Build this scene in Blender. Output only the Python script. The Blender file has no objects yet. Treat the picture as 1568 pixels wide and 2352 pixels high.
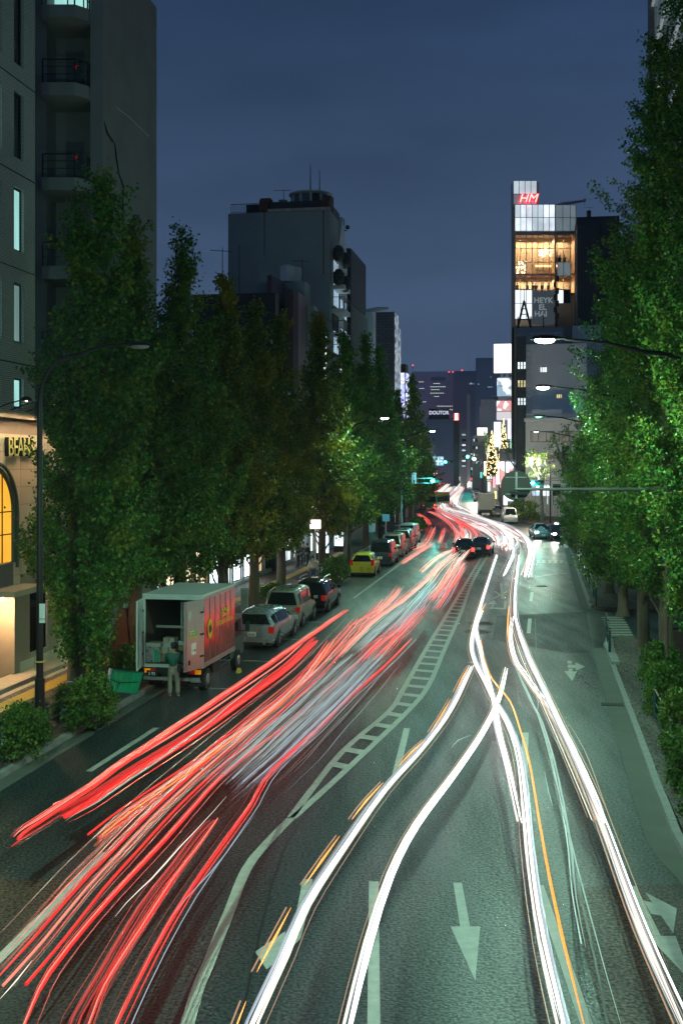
import bpy, bmesh, math, random
import numpy as np
from mathutils import Vector, Matrix
random.seed(7)
SC = bpy.context.scene
COL = SC.collection
# ------------------------------------------------------------------ camera
LENS = 40.0
CAM_H = 7.4
cam_d = bpy.data.cameras.new('camera')
cam = bpy.data.objects.new('camera', cam_d); COL.objects.link(cam)
cam.location = (0, 0, CAM_H); cam.rotation_euler = (math.pi/2, 0, 0)
cam_d.lens = LENS; cam_d.sensor_width = 36; cam_d.sensor_fit = 'AUTO'
cam_d.shift_y = -110/2352; cam_d.clip_start = 0.3; cam_d.clip_end = 6000
SC.camera = cam
# ------------------------------------------------------------------ night sky
world = bpy.data.worlds.new('World'); SC.world = world; world.use_nodes = True
def build_world():
    nt = world.node_tree; nt.nodes.clear(); N = nt.nodes.new; L = nt.links.new
    out = N('ShaderNodeOutputWorld'); bg = N('ShaderNodeBackground')
    sky = N('ShaderNodeTexSky'); sky.sky_type = 'NISHITA'; sky.sun_disc = False
    sky.sun_elevation = math.radians(-4); sky.sun_rotation = math.radians(200)
    tc = N('ShaderNodeTexCoord'); sep = N('ShaderNodeSeparateXYZ'); L(tc.outputs['Generated'], sep.inputs[0])
    r = N('ShaderNodeValToRGB'); L(sep.outputs['Z'], r.inputs['Fac'])
    e = r.color_ramp.elements
    e[0].position = 0.0; e[0].color = (0.058, 0.090, 0.150, 1)
    e[1].position = 1.0; e[1].color = (0.010, 0.023, 0.056, 1)
    for p, c in ((.08, (0.046, 0.076, 0.136)), (.20, (0.035, 0.062, 0.118)), (.38, (0.019, 0.041, 0.092))):
        q = r.color_ramp.elements.new(p); q.color = (*c, 1)
    mp = N('ShaderNodeMapping'); L(tc.outputs['Generated'], mp.inputs[0]); mp.inputs['Scale'].default_value = (1.6, 1.6, 7)
    no = N('ShaderNodeTexNoise'); L(mp.outputs[0], no.inputs['Vector']); no.inputs['Scale'].default_value = 1.6; no.inputs['Detail'].default_value = 3
    mr = N('ShaderNodeMapRange'); L(no.outputs[0], mr.inputs[0]); mr.inputs[1].default_value = .3; mr.inputs[2].default_value = .75
    mr.inputs[3].default_value = .82; mr.inputs[4].default_value = 1.32
    mx = N('ShaderNodeVectorMath'); mx.operation = 'SCALE'; L(r.outputs[0], mx.inputs[0]); L(mr.outputs[0], mx.inputs['Scale'])
    s2 = N('ShaderNodeVectorMath'); s2.operation = 'SCALE'; L(sky.outputs[0], s2.inputs[0]); s2.inputs['Scale'].default_value = .05
    ad = N('ShaderNodeVectorMath'); ad.operation = 'ADD'; L(mx.outputs[0], ad.inputs[0]); L(s2.outputs[0], ad.inputs[1])
    L(ad.outputs[0], bg.inputs['Color']); bg.inputs['Strength'].default_value = SKY
    L(bg.outputs[0], out.inputs[0])
SKY = 1.3
build_world()
SC.view_settings.view_transform = 'Standard'; SC.view_settings.look = 'None'
SC.view_settings.exposure = 0; SC.view_settings.gamma = 1; SC.view_settings.use_curve_mapping = False
SC.cycles.use_denoising = True
SC.cycles.max_bounces = 5; SC.cycles.diffuse_bounces = 2; SC.cycles.glossy_bounces = 3
SC.cycles.transparent_max_bounces = 8; SC.cycles.sample_clamp_indirect = 4; SC.cycles.sample_clamp_direct = 0
SC.cycles.volume_bounces = 0; SC.cycles.volume_step_rate = 4
SC.cycles.caustics_reflective = False; SC.cycles.caustics_refractive = False
HAZE = 0.00019
LAMP_W = 2600.0     # street lamp power
STK_W = 2.6
# ------------------------------------------------------------------ geometry of the place
PXF = LENS/36*2352; PX = 784.; HOR = 1066.
def G(x, y, z=0.0):
    "ground (or height z) point under a point of the photograph"
    Y = PXF*(CAM_H - z)/(y - HOR)
    return Vector(((x - PX)*Y/PXF, Y, z))
def DP(x, y, Y):
    return Vector(((x - PX)*Y/PXF, Y, CAM_H - (y - HOR)*Y/PXF))
TAN = (1230 - PX)/PXF
ANG = math.atan(TAN); SA, CA = math.sin(ANG), math.cos(ANG)
def S(s, t, z=0.0): return Vector((s*SA + t*CA, s*CA - t*SA, z))
def to_st(v): return (v.x*SA + v.y*CA, v.x*CA - v.y*SA)
def Yt(x, t): return PXF*(t/CA)/(x - 1230)
def s_at(x, t):
    Y = Yt(x, t); X = (x - PX)*Y/PXF
    return X*SA + Y*CA
def z_at(y, Y): return CAM_H - (y - HOR)*Y/PXF
# ------------------------------------------------------------------ materials
_M = {}
def mat(name, col, rough=.7, metal=0., var=.15, scale=3., bump=0., bscale=40., emit=None, estr=0., coat=0., stretch=None, spec=None):
    if name in _M: return _M[name]
    m = bpy.data.materials.new(name); m.use_nodes = True; _M[name] = m
    nt = m.node_tree; b = nt.nodes['Principled BSDF']; N = nt.nodes.new; L = nt.links.new
    b.inputs['Roughness'].default_value = rough; b.inputs['Metallic'].default_value = metal
    if coat: b.inputs['Coat Weight'].default_value = coat
    if spec is not None: b.inputs['Specular IOR Level'].default_value = spec
    tc = N('ShaderNodeTexCoord'); src = tc.outputs['Object']
    if stretch:
        mp = N('ShaderNodeMapping'); mp.inputs['Scale'].default_value = stretch; L(src, mp.inputs[0]); src = mp.outputs[0]
    if var:
        no = N('ShaderNodeTexNoise'); no.inputs['Scale'].default_value = scale; no.inputs['Detail'].default_value = 5
        L(src, no.inputs['Vector'])
        mr = N('ShaderNodeMapRange'); L(no.outputs[0], mr.inputs[0]); mr.inputs[1].default_value = .25; mr.inputs[2].default_value = .75
        mr.inputs[3].default_value = 1 - var; mr.inputs[4].default_value = 1 + var
        v = N('ShaderNodeVectorMath'); v.operation = 'SCALE'; v.inputs[0].default_value = col[:3]; L(mr.outputs[0], v.inputs['Scale'])
        L(v.outputs[0], b.inputs['Base Color'])
        mr2 = N('ShaderNodeMapRange'); L(no.outputs[0], mr2.inputs[0]); mr2.inputs[3].default_value = max(.02, rough - .12*min(1, rough*1.5)); mr2.inputs[4].default_value = min(1, rough + .12)
        L(mr2.outputs[0], b.inputs['Roughness'])
    else: b.inputs['Base Color'].default_value = (*col[:3], 1)
    if bump:
        n2 = N('ShaderNodeTexNoise'); n2.inputs['Scale'].default_value = bscale; n2.inputs['Detail'].default_value = 4; L(src, n2.inputs['Vector'])
        bu = N('ShaderNodeBump'); bu.inputs['Strength'].default_value = bump; bu.inputs['Distance'].default_value = .02
        L(n2.outputs[0], bu.inputs['Height']); L(bu.outputs[0], b.inputs['Normal'])
    if emit:
        b.inputs['Emission Color'].default_value = (*emit, 1); b.inputs['Emission Strength'].default_value = estr
    return m
def emis(name, col, s, base=(.05, .05, .05)):
    if name in _M: return _M[name]
    m = bpy.data.materials.new(name); m.use_nodes = True; _M[name] = m
    b = m.node_tree.nodes['Principled BSDF']; b.inputs['Base Color'].default_value = (*base, 1)
    b.inputs['Emission Color'].default_value = (*col, 1); b.inputs['Emission Strength'].default_value = s
    b.inputs['Roughness'].default_value = .3
    return m
def room_pane(name, col, s, scale=2.0, stretch=(1, 1, 1), lo=.35, base=(.08, .09, .1)):
    "a lit window or backlit sign: uneven glow of what is behind it"
    if name in _M: return _M[name]
    m = emis(name, col, s, base); nt = m.node_tree; N = nt.nodes.new; L = nt.links.new; b = nt.nodes['Principled BSDF']
    tc = N('ShaderNodeTexCoord'); mp = N('ShaderNodeMapping'); mp.inputs['Scale'].default_value = stretch
    oi = N('ShaderNodeObjectInfo'); L(tc.outputs['Object'], mp.inputs[0]); L(oi.outputs['Location'], mp.inputs['Location'])
    no = N('ShaderNodeTexNoise'); no.inputs['Scale'].default_value = scale; no.inputs['Detail'].default_value = 3; L(mp.outputs[0], no.inputs['Vector'])
    mr = N('ShaderNodeMapRange'); L(no.outputs[0], mr.inputs[0]); mr.inputs[1].default_value = .3; mr.inputs[2].default_value = .7
    mr.inputs[3].default_value = s*lo; mr.inputs[4].default_value = s; L(mr.outputs[0], b.inputs['Emission Strength'])
    return m
def print_mat(name, cols, scale, s, kind='VORONOI', stretch=(1, 1, 1)):
    "a printed, backlit picture: flat blotches of colour"
    if name in _M: return _M[name]
    m = emis(name, (1, 1, 1), s); nt = m.node_tree; N = nt.nodes.new; L = nt.links.new; b = nt.nodes['Principled BSDF']
    tc = N('ShaderNodeTexCoord'); mp = N('ShaderNodeMapping'); mp.inputs['Scale'].default_value = stretch; L(tc.outputs['Object'], mp.inputs[0])
    if kind == 'VORONOI':
        no = N('ShaderNodeTexVoronoi'); no.inputs['Scale'].default_value = scale; o = no.outputs['Color']
    else:
        no = N('ShaderNodeTexNoise'); no.inputs['Scale'].default_value = scale; no.inputs['Detail'].default_value = 3; o = no.outputs[0]
    L(mp.outputs[0], no.inputs['Vector'])
    r = N('ShaderNodeValToRGB'); L(o, r.inputs['Fac']); r.color_ramp.interpolation = 'CONSTANT' if kind == 'VORONOI' else 'LINEAR'
    el = r.color_ramp.elements
    lo, hi = (.0, 1.) if kind == 'VORONOI' else (.3, .7)
    el[0].position = lo; el[0].color = (*cols[0], 1); el[1].position = hi - (hi-lo)/len(cols)*(kind == 'VORONOI'); el[1].color = (*cols[-1], 1)
    for i, c in enumerate(cols[1:-1], 1):
        q = el.new(lo + (hi-lo)*i/(len(cols) - (kind != 'VORONOI'))); q.color = (*c, 1)
    L(r.outputs[0], b.inputs['Emission Color'])
    return m
def brick_mat(name, c1, c2, mortar, bw, bh, rough=.5, bump=.6, axis='YZ'):
    if name in _M: return _M[name]
    m = mat(name, c1, rough, var=0); nt = m.node_tree; N = nt.nodes.new; L = nt.links.new; b = nt.nodes['Principled BSDF']
    tc = N('ShaderNodeTexCoord'); sp = N('ShaderNodeSeparateXYZ'); cb = N('ShaderNodeCombineXYZ'); L(tc.outputs['Object'], sp.inputs[0])
    ad = N('ShaderNodeMath'); ad.operation = 'ADD'; L(sp.outputs['X'], ad.inputs[0]); L(sp.outputs['Y'], ad.inputs[1])
    L(ad.outputs[0], cb.inputs['X']); L(sp.outputs['Z'], cb.inputs['Y'])
    br = N('ShaderNodeTexBrick'); L(cb.outputs[0], br.inputs['Vector'])
    br.inputs['Color1'].default_value = (*c1, 1); br.inputs['Color2'].default_value = (*c2, 1); br.inputs['Mortar'].default_value = (*mortar, 1)
    br.inputs['Scale'].default_value = 1; br.inputs['Brick Width'].default_value = bw; br.inputs['Row Height'].default_value = bh
    br.inputs['Mortar Size'].default_value = bh*.1; br.offset = .5
    L(br.outputs['Color'], b.inputs['Base Color'])
    bu = N('ShaderNodeBump'); bu.inputs['Strength'].default_value = bump; bu.inputs['Distance'].default_value = .01; bu.invert = True
    L(br.outputs['Fac'], bu.inputs['Height']); L(bu.outputs[0], b.inputs['Normal'])
    return m
def glass_mat():
    if 'clear_glass' in _M: return _M['clear_glass']
    m = bpy.data.materials.new('clear_glass'); m.use_nodes = True; _M['clear_glass'] = m
    nt = m.node_tree; nt.nodes.clear(); N = nt.nodes.new; L = nt.links.new
    o = N('ShaderNodeOutputMaterial'); t = N('ShaderNodeBsdfTransparent'); g = N('ShaderNodeBsdfGlossy'); g.inputs['Roughness'].default_value = .03
    t.inputs[0].default_value = (.80, .84, .84, 1); fr = N('ShaderNodeFresnel'); fr.inputs[0].default_value = 1.5
    mx = N('ShaderNodeMixShader'); L(fr.outputs[0], mx.inputs[0]); L(t.outputs[0], mx.inputs[1]); L(g.outputs[0], mx.inputs[2]); L(mx.outputs[0], o.inputs[0])
    return m
# ------------------------------------------------------------------ mesh helpers
class MB:
    def __init__(s): s.v = []; s.f = []; s.m = []; s.cur = 0
    def add(s, vs, fs):
        n = len(s.v); s.v += [tuple(v) for v in vs]; s.f += [tuple(i+n for i in f) for f in fs]; s.m += [s.cur]*len(fs); return s
    def box(s, c, d, M=None):
        x, y, z = d[0]/2, d[1]/2, d[2]/2
        vs = [Vector((sx*x, sy*y, sz*z)) for sz in (-1, 1) for sy in (-1, 1) for sx in (-1, 1)]
        if M is not None: vs = [M @ v for v in vs]
        vs = [v + Vector(c) for v in vs]
        return s.add(vs, [(0, 2, 3, 1), (4, 5, 7, 6), (0, 1, 5, 4), (2, 6, 7, 3), (0, 4, 6, 2), (1, 3, 7, 5)])
    def bb(s, x0, x1, y0, y1, z0, z1): return s.box(((x0+x1)/2, (y0+y1)/2, (z0+z1)/2), (x1-x0, y1-y0, z1-z0))
    def prism(s, pts, z0, z1, f=None):
        "polygon in XY pulled from z0 to z1 (f maps the point)"
        n = len(pts); f = f or (lambda v: v)
        vs = [f(Vector((p[0], p[1], z0))) for p in pts] + [f(Vector((p[0], p[1], z1))) for p in pts]
        return s.add(vs, [tuple(range(n))[::-1], tuple(range(n, 2*n))] + [(i, (i+1) % n, n+(i+1) % n, n+i) for i in range(n)])
    def cyl(s, a, b, r0, r1=None, n=10, cap=True):
        return s.tube([a, b], [r0, r1 if r1 is not None else r0], n, cap)
    def tube(s, path, r, n=8, cap=True, flat=1.0):
        path = [Vector(p) for p in path]; k = len(path)
        if not hasattr(r, '__len__'): r = [r]*k
        vs = []; ref = None
        for i, p in enumerate(path):
            d = (path[min(i+1, k-1)] - path[max(i-1, 0)])
            d = d.normalized() if d.length > 1e-9 else Vector((0, 0, 1))
            if ref is None or abs(ref.dot(d)) > .95: ref = Vector((0, 0, 1)) if abs(d.z) < .9 else Vector((1, 0, 0))
            a = d.cross(ref).normalized(); b = a.cross(d).normalized()
            if abs(d.z) >= .9: ref = b
            for j in range(n):
                q = 2*math.pi*j/n; vs.append(p + a*math.cos(q)*r[i] + b*math.sin(q)*r[i]*flat)
        fs = [(i*n+j, i*n+(j+1) % n, (i+1)*n+(j+1) % n, (i+1)*n+j) for i in range(k-1) for j in range(n)]
        if cap: fs += [tuple(range(n))[::-1], tuple(range((k-1)*n, k*n))]
        return s.add(vs, fs)
    def lathe(s, prof, n=16, c=(0, 0, 0)):
        vs = [(c[0]+r*math.cos(2*math.pi*j/n), c[1]+r*math.sin(2*math.pi*j/n), c[2]+z) for r, z in prof for j in range(n)]
        k = len(prof)
        fs = [(i*n+j, i*n+(j+1) % n, (i+1)*n+(j+1) % n, (i+1)*n+j) for i in range(k-1) for j in range(n)]
        fs += [tuple(range(n))[::-1], tuple(range((k-1)*n, k*n))]
        return s.add(vs, fs)
    def sphere(s, c, r, n=10, m=6, sc=(1, 1, 1)):
        vs = [(c[0]+sc[0]*r*math.sin(math.pi*i/m)*math.cos(2*math.pi*j/n), c[1]+sc[1]*r*math.sin(math.pi*i/m)*math.sin(2*math.pi*j/n), c[2]+sc[2]*r*math.cos(math.pi*i/m)) for i in range(m+1) for j in range(n)]
        return s.add(vs, [(i*n+j, i*n+(j+1) % n, (i+1)*n+(j+1) % n, (i+1)*n+j) for i in range(m) for j in range(n)])
    def wall(s, O, U, V, w, h, rects, N, depth):
        "a wall with real openings and their reveals"
        O, U, V, N = map(Vector, (O, U, V, N))
        xs = sorted({0., w, *[max(0, min(w, q)) for r in rects for q in (r[0], r[1])]}); ys = sorted({0., h, *[max(0, min(h, q)) for r in rects for q in (r[2], r[3])]})
        for i in range(len(xs)-1):
            for j in range(len(ys)-1):
                cx, cy = (xs[i]+xs[i+1])/2, (ys[j]+ys[j+1])/2
                if any(r[0] < cx < r[1] and r[2] < cy < r[3] for r in rects): continue
                s.add([O+U*a+V*b for a, b in ((xs[i], ys[j]), (xs[i+1], ys[j]), (xs[i+1], ys[j+1]), (xs[i], ys[j+1]))], [(0, 1, 2, 3)])
        for r in rects:
            c = [O+U*a+V*b for a, b in ((r[0], r[2]), (r[1], r[2]), (r[1], r[3]), (r[0], r[3]))]; d = [q-N*depth for q in c]
            s.add(c+d, [(0, 1, 5, 4), (1, 2, 6, 5), (2, 3, 7, 6), (3, 0, 4, 7)])
        return s
    def mesh(s, name, mats, smooth=False):
        me = bpy.data.meshes.new(name); me.from_pydata(s.v, [], s.f)
        for m in (mats if isinstance(mats, (list, tuple)) else [mats]): me.materials.append(m)
        if len(me.materials) > 1: me.polygons.foreach_set('material_index', s.m)
        if smooth:
            me.polygons.foreach_set('use_smooth', [True]*len(me.polygons))
            try: me.set_sharp_from_angle(angle=math.radians(40))
            except Exception: pass
        return me
    def build(s, name, mats, parent=None, smooth=False, loc=None, rotz=None):
        return obj(name, s.mesh(name, mats, smooth), parent, loc, rotz)
def obj(name, me, parent=None, loc=None, rotz=None):
    o = bpy.data.objects.new(name, me); COL.objects.link(o)
    if parent is not None: o.parent = parent
    if loc is not None: o.location = loc
    if rotz is not None: o.rotation_euler = (0, 0, rotz)
    return o
def tag(o, label=None, cat=None, group=None, kind=None):
    if label: o['label'] = label
    if cat: o['category'] = cat
    if group: o['group'] = group
    if kind: o['kind'] = kind
    return o
def thing(name, label, cat, loc=(0, 0, 0), rotz=0., group=None):
    o = bpy.data.objects.new(name, None); COL.objects.link(o); o.location = loc; o.rotation_euler = (0, 0, rotz)
    o.empty_display_size = .3
    return tag(o, label, cat, group)
def copy_tree(o, parent=None):
    c = o.copy(); COL.objects.link(c)
    if parent is not None: c.parent = parent
    for ch in list(o.children): copy_tree(ch, c)
    return c
def dup(root, loc, rotz, label, group=None):
    r = copy_tree(root); r.location = loc; r.rotation_euler = (0, 0, rotz); r['label'] = label
    if group: r['group'] = group
    return r
def local(root):
    M = (Matrix.Translation(root.location) @ Matrix.Rotation(root.rotation_euler.z, 4, 'Z')).inverted()
    return lambda v: M @ Vector(v)
def text_mesh(txt, size, depth, m, bold=0.0, shear=0.0):
    c = bpy.data.curves.new('lettering', 'FONT'); c.body = txt; c.size = size; c.extrude = depth/2; c.offset = bold; c.shear = shear
    c.align_x = 'CENTER'; c.align_y = 'CENTER'; c.resolution_u = 3
    o = bpy.data.objects.new('lettering', c); COL.objects.link(o)
    dg = bpy.context.evaluated_depsgraph_get(); me = bpy.data.meshes.new_from_object(o.evaluated_get(dg))
    bpy.data.objects.remove(o); me.materials.clear(); me.materials.append(m); me.name = 'lettering'
    return me
def text(txt, size, m, parent, loc, rotz=0., depth=.02, bold=0., name='lettering', rx=math.pi/2, sx=1., shear=0.):
    o = obj(name, text_mesh(txt, size, depth, m, bold, shear), parent); o.location = loc; o.rotation_euler = (rx, 0, rotz); o.scale = (sx, 1, 1)
    return o
def spline(pts, step=1.0):
    P = [Vector(p) for p in pts]; out = []
    for i in range(len(P)-1):
        p0, p1, p2, p3 = P[max(i-1, 0)], P[i], P[i+1], P[min(i+2, len(P)-1)]
        n = max(2, int((p2-p1).length/step))
        for k in range(n):
            t = k/n
            out.append(.5*((2*p1) + (p2-p0)*t + (2*p0-5*p1+4*p2-p3)*t*t + (-p0+3*p1-3*p2+p3)*t**3))
    out.append(P[-1]); return out
_W = {}
def window(parent, loc, w, h, rotz, pane, frame, nx=1, ny=1, name='window', bar=.05, dep=.08):
    "window > pane; local plane XZ, looking to -Y"
    k = (round(w, 2), round(h, 2), nx, ny, bar, frame.name)
    if k not in _W:
        b = MB()
        b.bb(-w/2, w/2, -dep, 0, -h/2, -h/2+bar); b.bb(-w/2, w/2, -dep, 0, h/2-bar, h/2)
        b.bb(-w/2, -w/2+bar, -dep, 0, -h/2+bar, h/2-bar); b.bb(w/2-bar, w/2, -dep, 0, -h/2+bar, h/2-bar)
        for i in range(1, nx): x = -w/2+w*i/nx; b.bb(x-bar/2, x+bar/2, -dep*.9, 0, -h/2+bar, h/2-bar)
        for i in range(1, ny): z = -h/2+h*i/ny; b.bb(-w/2+bar, w/2-bar, -dep*.8, 0, z-bar/2, z+bar/2)
        _W[k] = b.mesh('window', frame)
    o = obj(name, _W[k], parent, loc, rotz)
    k2 = (round(w, 2), round(h, 2), pane.name)
    if k2 not in _W:
        _W[k2] = MB().bb(-w/2+.01, w/2-.01, -dep*.45, -.004, -h/2+.01, h/2-.01).mesh('pane', pane)
    obj('pane', _W[k2], o)
    return o
# ================================================================== GROUND
def asphalt(name, col, rough=.40, spark=.9):
    m = mat(name, col, rough, var=0, spec=.36); nt = m.node_tree; N = nt.nodes.new; L = nt.links.new; b = nt.nodes['Principled BSDF']
    tc = N('ShaderNodeTexCoord')
    fine = N('ShaderNodeTexNoise'); fine.inputs['Scale'].default_value = 17; fine.inputs['Detail'].default_value = 3; L(tc.outputs['Object'], fine.inputs[0])
    mp = N('ShaderNodeMapping'); mp.inputs['Rotation'].default_value = (0, 0, ANG); mp.inputs['Scale'].default_value = (.9, .12, 1); L(tc.outputs['Object'], mp.inputs[0])
    big = N('ShaderNodeTexNoise'); big.inputs['Scale'].default_value = 1.1; big.inputs['Detail'].default_value = 6; big.inputs['Roughness'].default_value = .62; L(mp.outputs[0], big.inputs[0])
    mr = N('ShaderNodeMapRange'); L(big.outputs[0], mr.inputs[0]); mr.inputs[1].default_value = .3; mr.inputs[2].default_value = .7; mr.inputs[3].default_value = .5; mr.inputs[4].default_value = 1.45
    m2 = N('ShaderNodeMapRange'); L(fine.outputs[0], m2.inputs[0]); m2.inputs[1].default_value = .38; m2.inputs[2].default_value = .64; m2.inputs[3].default_value = .25; m2.inputs[4].default_value = 2.5
    mu = N('ShaderNodeMath'); mu.operation = 'MULTIPLY'; L(mr.outputs[0], mu.inputs[0]); L(m2.outputs[0], mu.inputs[1])
    v = N('ShaderNodeVectorMath'); v.operation = 'SCALE'; v.inputs[0].default_value = col; L(mu.outputs[0], v.inputs['Scale']); L(v.outputs[0], b.inputs['Base Color'])
    r = N('ShaderNodeMapRange'); L(big.outputs[0], r.inputs[0]); r.inputs[1].default_value = .3; r.inputs[2].default_value = .7; r.inputs[3].default_value = rough+.10; r.inputs[4].default_value = rough-.12
    rf = N('ShaderNodeMapRange'); L(fine.outputs[0], rf.inputs[0]); rf.inputs[1].default_value = .3; rf.inputs[2].default_value = .7; rf.inputs[3].default_value = .18; rf.inputs[4].default_value = -.12
    ra = N('ShaderNodeMath'); L(r.outputs[0], ra.inputs[0]); L(rf.outputs[0], ra.inputs[1]); L(ra.outputs[0], b.inputs['Roughness'])
    bu = N('ShaderNodeBump'); bu.inputs['Strength'].default_value = spark; bu.inputs['Distance'].default_value = .012; L(fine.outputs[0], bu.inputs['Height']); L(bu.outputs[0], b.inputs['Normal'])
    return m
A_ROAD = asphalt('asphalt', (.016, .023, .024))
A_RED = asphalt('brown_asphalt', (.036, .022, .016), .55)
A_GREY = asphalt('old_asphalt', (.036, .036, .040), .6)
A_WALK = asphalt('pavement_asphalt', (.055, .045, .037), .7)
PAINT = mat('road_paint', (.34, .36, .32), .5, var=.22, scale=5, bump=.25, bscale=60)
CONC = mat('concrete', (.24, .25, .23), .75, var=.25, scale=1.5, bump=.3, bscale=25)
CONC_D = mat('gutter_concrete', (.075, .085, .07), .8, var=.25, scale=1.2, bump=.3, bscale=30)
KERB = mat('kerb_stone', (.20, .21, .20), .7, var=.3, scale=2.5, bump=.4, bscale=30)
SOIL = mat('soil', (.035, .028, .018), .95, var=.4, scale=8, bump=.8, bscale=25)
M_Y = mat('tactile_yellow', (.55, .36, .06), .6, var=.2, scale=4)
gm = MB()
# one sheet to the horizon
xs = [-2600, -400, -60, 60, 400, 2600]; ys = [-60, 60, 200, 700, 2600]
gm.add([(x, y, 0) for y in ys for x in xs], [(j*6+i, j*6+i+1, (j+1)*6+i+1, (j+1)*6+i) for j in range(4) for i in range(5)])
ground = gm.build('road', A_ROAD); tag(ground, kind='structure', label='dark asphalt road running away from the camera between two rows of trees')
road = ground
def sheet(name, polys, m, z=.004, parent=road, label=None):
    b = MB()
    for i_, p in enumerate(polys):
        n = len(p); b.add([(q.x, q.y, z+(.0008*i_ if name.endswith('marking') else 0)) for q in p], [tuple(range(n))])
    o = b.build(name, m, parent)
    if label: o['label'] = label
    return o
def gp(*pts): return [G(x, y) for x, y in pts]
def strip_px(L, R, n=None):
    "quads between two polylines"
    return [[L[i], R[i], R[i+1], L[i+1]] for i in range(len(L)-1)]
def along(poly, w):
    P = [Vector((p.x, p.y, 0)) for p in poly]; L = []; R = []
    for i, p in enumerate(P):
        d = (P[min(i+1, len(P)-1)]-P[max(i-1, 0)]).normalized(); nrm = Vector((d.y, -d.x, 0))
        L.append(p - nrm*w/2); R.append(p + nrm*w/2)
    return L, R
# worn patches of other surfacing
sheet('asphalt_patch', [gp((-340, 2020), (172, 2020), (60, 2190), (-420, 2190))], A_RED, .003, label='reddish brown surfacing at the left edge of the road')
sheet('asphalt_patch', [gp((1300, 2040), (1560, 2030), (2050, 2400), (1400, 2400))], A_RED, .003, label='brownish surfacing in the near right lane')
sheet('asphalt_patch', [gp((1140, 1415), (1345, 1405), (1362, 1500), (1300, 1500), (1130, 1470))], A_GREY, .003, label='greyer surfacing beside the side street')
# ---- median ladder marking
Lp = spline([G(*p) for p in ((668, 1878), (784, 1729), (894, 1633), (925, 1585), (980, 1488), (1040, 1388), (1075, 1330), (1119, 1256))], 1.0)
Rp = spline([G(*p) for p in ((672, 1880), (784, 1779), (936, 1634), (985, 1572), (1022, 1488), (1058, 1408), (1088, 1330), (1132, 1256))], 1.0)
for nm, P in (('median_line', Lp), ('median_line', Rp)):
    l, r = along(P, .17); sheet(nm, strip_px(l, r), PAINT, .008)
def at_y(P, y):
    for i in range(len(P)-1):
        if P[i].y <= y <= P[i+1].y:
            t = (y-P[i].y)/(P[i+1].y-P[i].y); return P[i].lerp(P[i+1], t)
    return P[-1]
y = G(0, 1760).y; k = 0
while y < G(0, 1262).y:
    a0, a1 = at_y(Lp, y), at_y(Lp, y+.42); b0, b1 = at_y(Rp, y-.35), at_y(Rp, y+.07)
    sheet('median_bar', [[a0, b0, b1, a1]], PAINT, .012); y += 1.42; k += 1
cl = spline([G(*p) for p in ((412, 2420), (450, 2285), (475, 2223), (535, 2073), (555, 2020), (582, 1972), (645, 1903), (668, 1880))], .8)
l, r = along(cl, .19); sheet('centre_line', strip_px(l, r), PAINT, .008)
for P_ in (((552, 2352), (600, 2130), (640, 1985), (700, 1870), (850, 1705), (940, 1600)), ((1000, 1600), (1060, 1480), (1110, 1370), (1140, 1290)), ((1395, 2352), (1330, 2040), (1270, 1780), (1235, 1560), (1228, 1420)), ((-20, 1990), (150, 1850), (420, 1650), (640, 1480))):
    l, r = along(spline([G(*q) for q in P_], 1.5), .035); sheet('asphalt_joint', strip_px(l, r), mat('joint_tar', (.008, .008, .008), .4, var=0), .0045)
# ---- lane dashes: quads in photograph points
def dash(x0, y0, x1, y1, w=.15, name='lane_dash'):
    l, r = along([G(x0, y0), G(x1, y1)], w); return sheet(name, strip_px(l, r), PAINT, .006)
for q in ((205, 1772, 360, 1672), (-60, 2262, 245, 1958), (908, 1780, 934, 1673), (858, 2400, 858, 2025), (1202, 1778, 1206, 1683), (1236, 2033, 1362, 2400),
          (1213, 1455, 1216, 1421), (1218, 1381, 1221, 1360), (1221, 1326, 1226, 1276), (1154, 1375, 1150, 1340)):
    dash(*q, w=.17)
for q in ((540, 1585, 560, 1553), (440, 1500, 452, 1500)): pass
# parking bay line between the parked row and the traffic, with its ticks
bay = [S(s_, -9.75) for s_ in np.linspace(s_at(505, -9.75), s_at(730, -9.75), 8)]
l, r = along(bay, .14); sheet('parking_line', strip_px(l, r), PAINT, .006)
for s_ in (36.2, 41.5, 46.9, 52.2): sheet('parking_tick', [[S(s_, -11.8), S(s_, -9.85), S(s_+.14, -9.85), S(s_+.14, -11.8)]], PAINT, .006)
bay = [S(s_, -9.9) for s_ in np.linspace(62, 92, 8)]
l, r = along(bay, .14); sheet('parking_line', strip_px(l, r), PAINT, .006)
# ---- arrows
sheet('arrow_marking', [gp((1040, 2028), (1060, 2028), (1079, 2129), (1056, 2129)), gp((1034, 2129), (1102, 2129), (1091, 2254))], PAINT, .006, label='straight-on arrow pointing towards the camera')
sheet('arrow_marking', [gp((695, 2020), (718, 2020), (700, 2120), (678, 2112)), gp((678, 2112), (700, 2120), (690, 2158), (660, 2185), (650, 2160)), gp((586, 2187), (655, 2140), (662, 2188), (612, 2228))], PAINT, .006, label='bent arrow under the white streak')
sheet('arrow_marking', [gp((1444, 2035), (1459, 2035), (1516, 2150), (1492, 2150)), gp((1476, 2069), (1519, 2079), (1519, 2104), (1494, 2100)), gp((1480, 2050), (1553, 2088), (1545, 2145)), gp((1487, 2151), (1550, 2151), (1592, 2262))], PAINT, .006, label='two-headed arrow at the right edge')
def z5(x, y): return (980+.375*x, 1192+.375*y)
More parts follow.
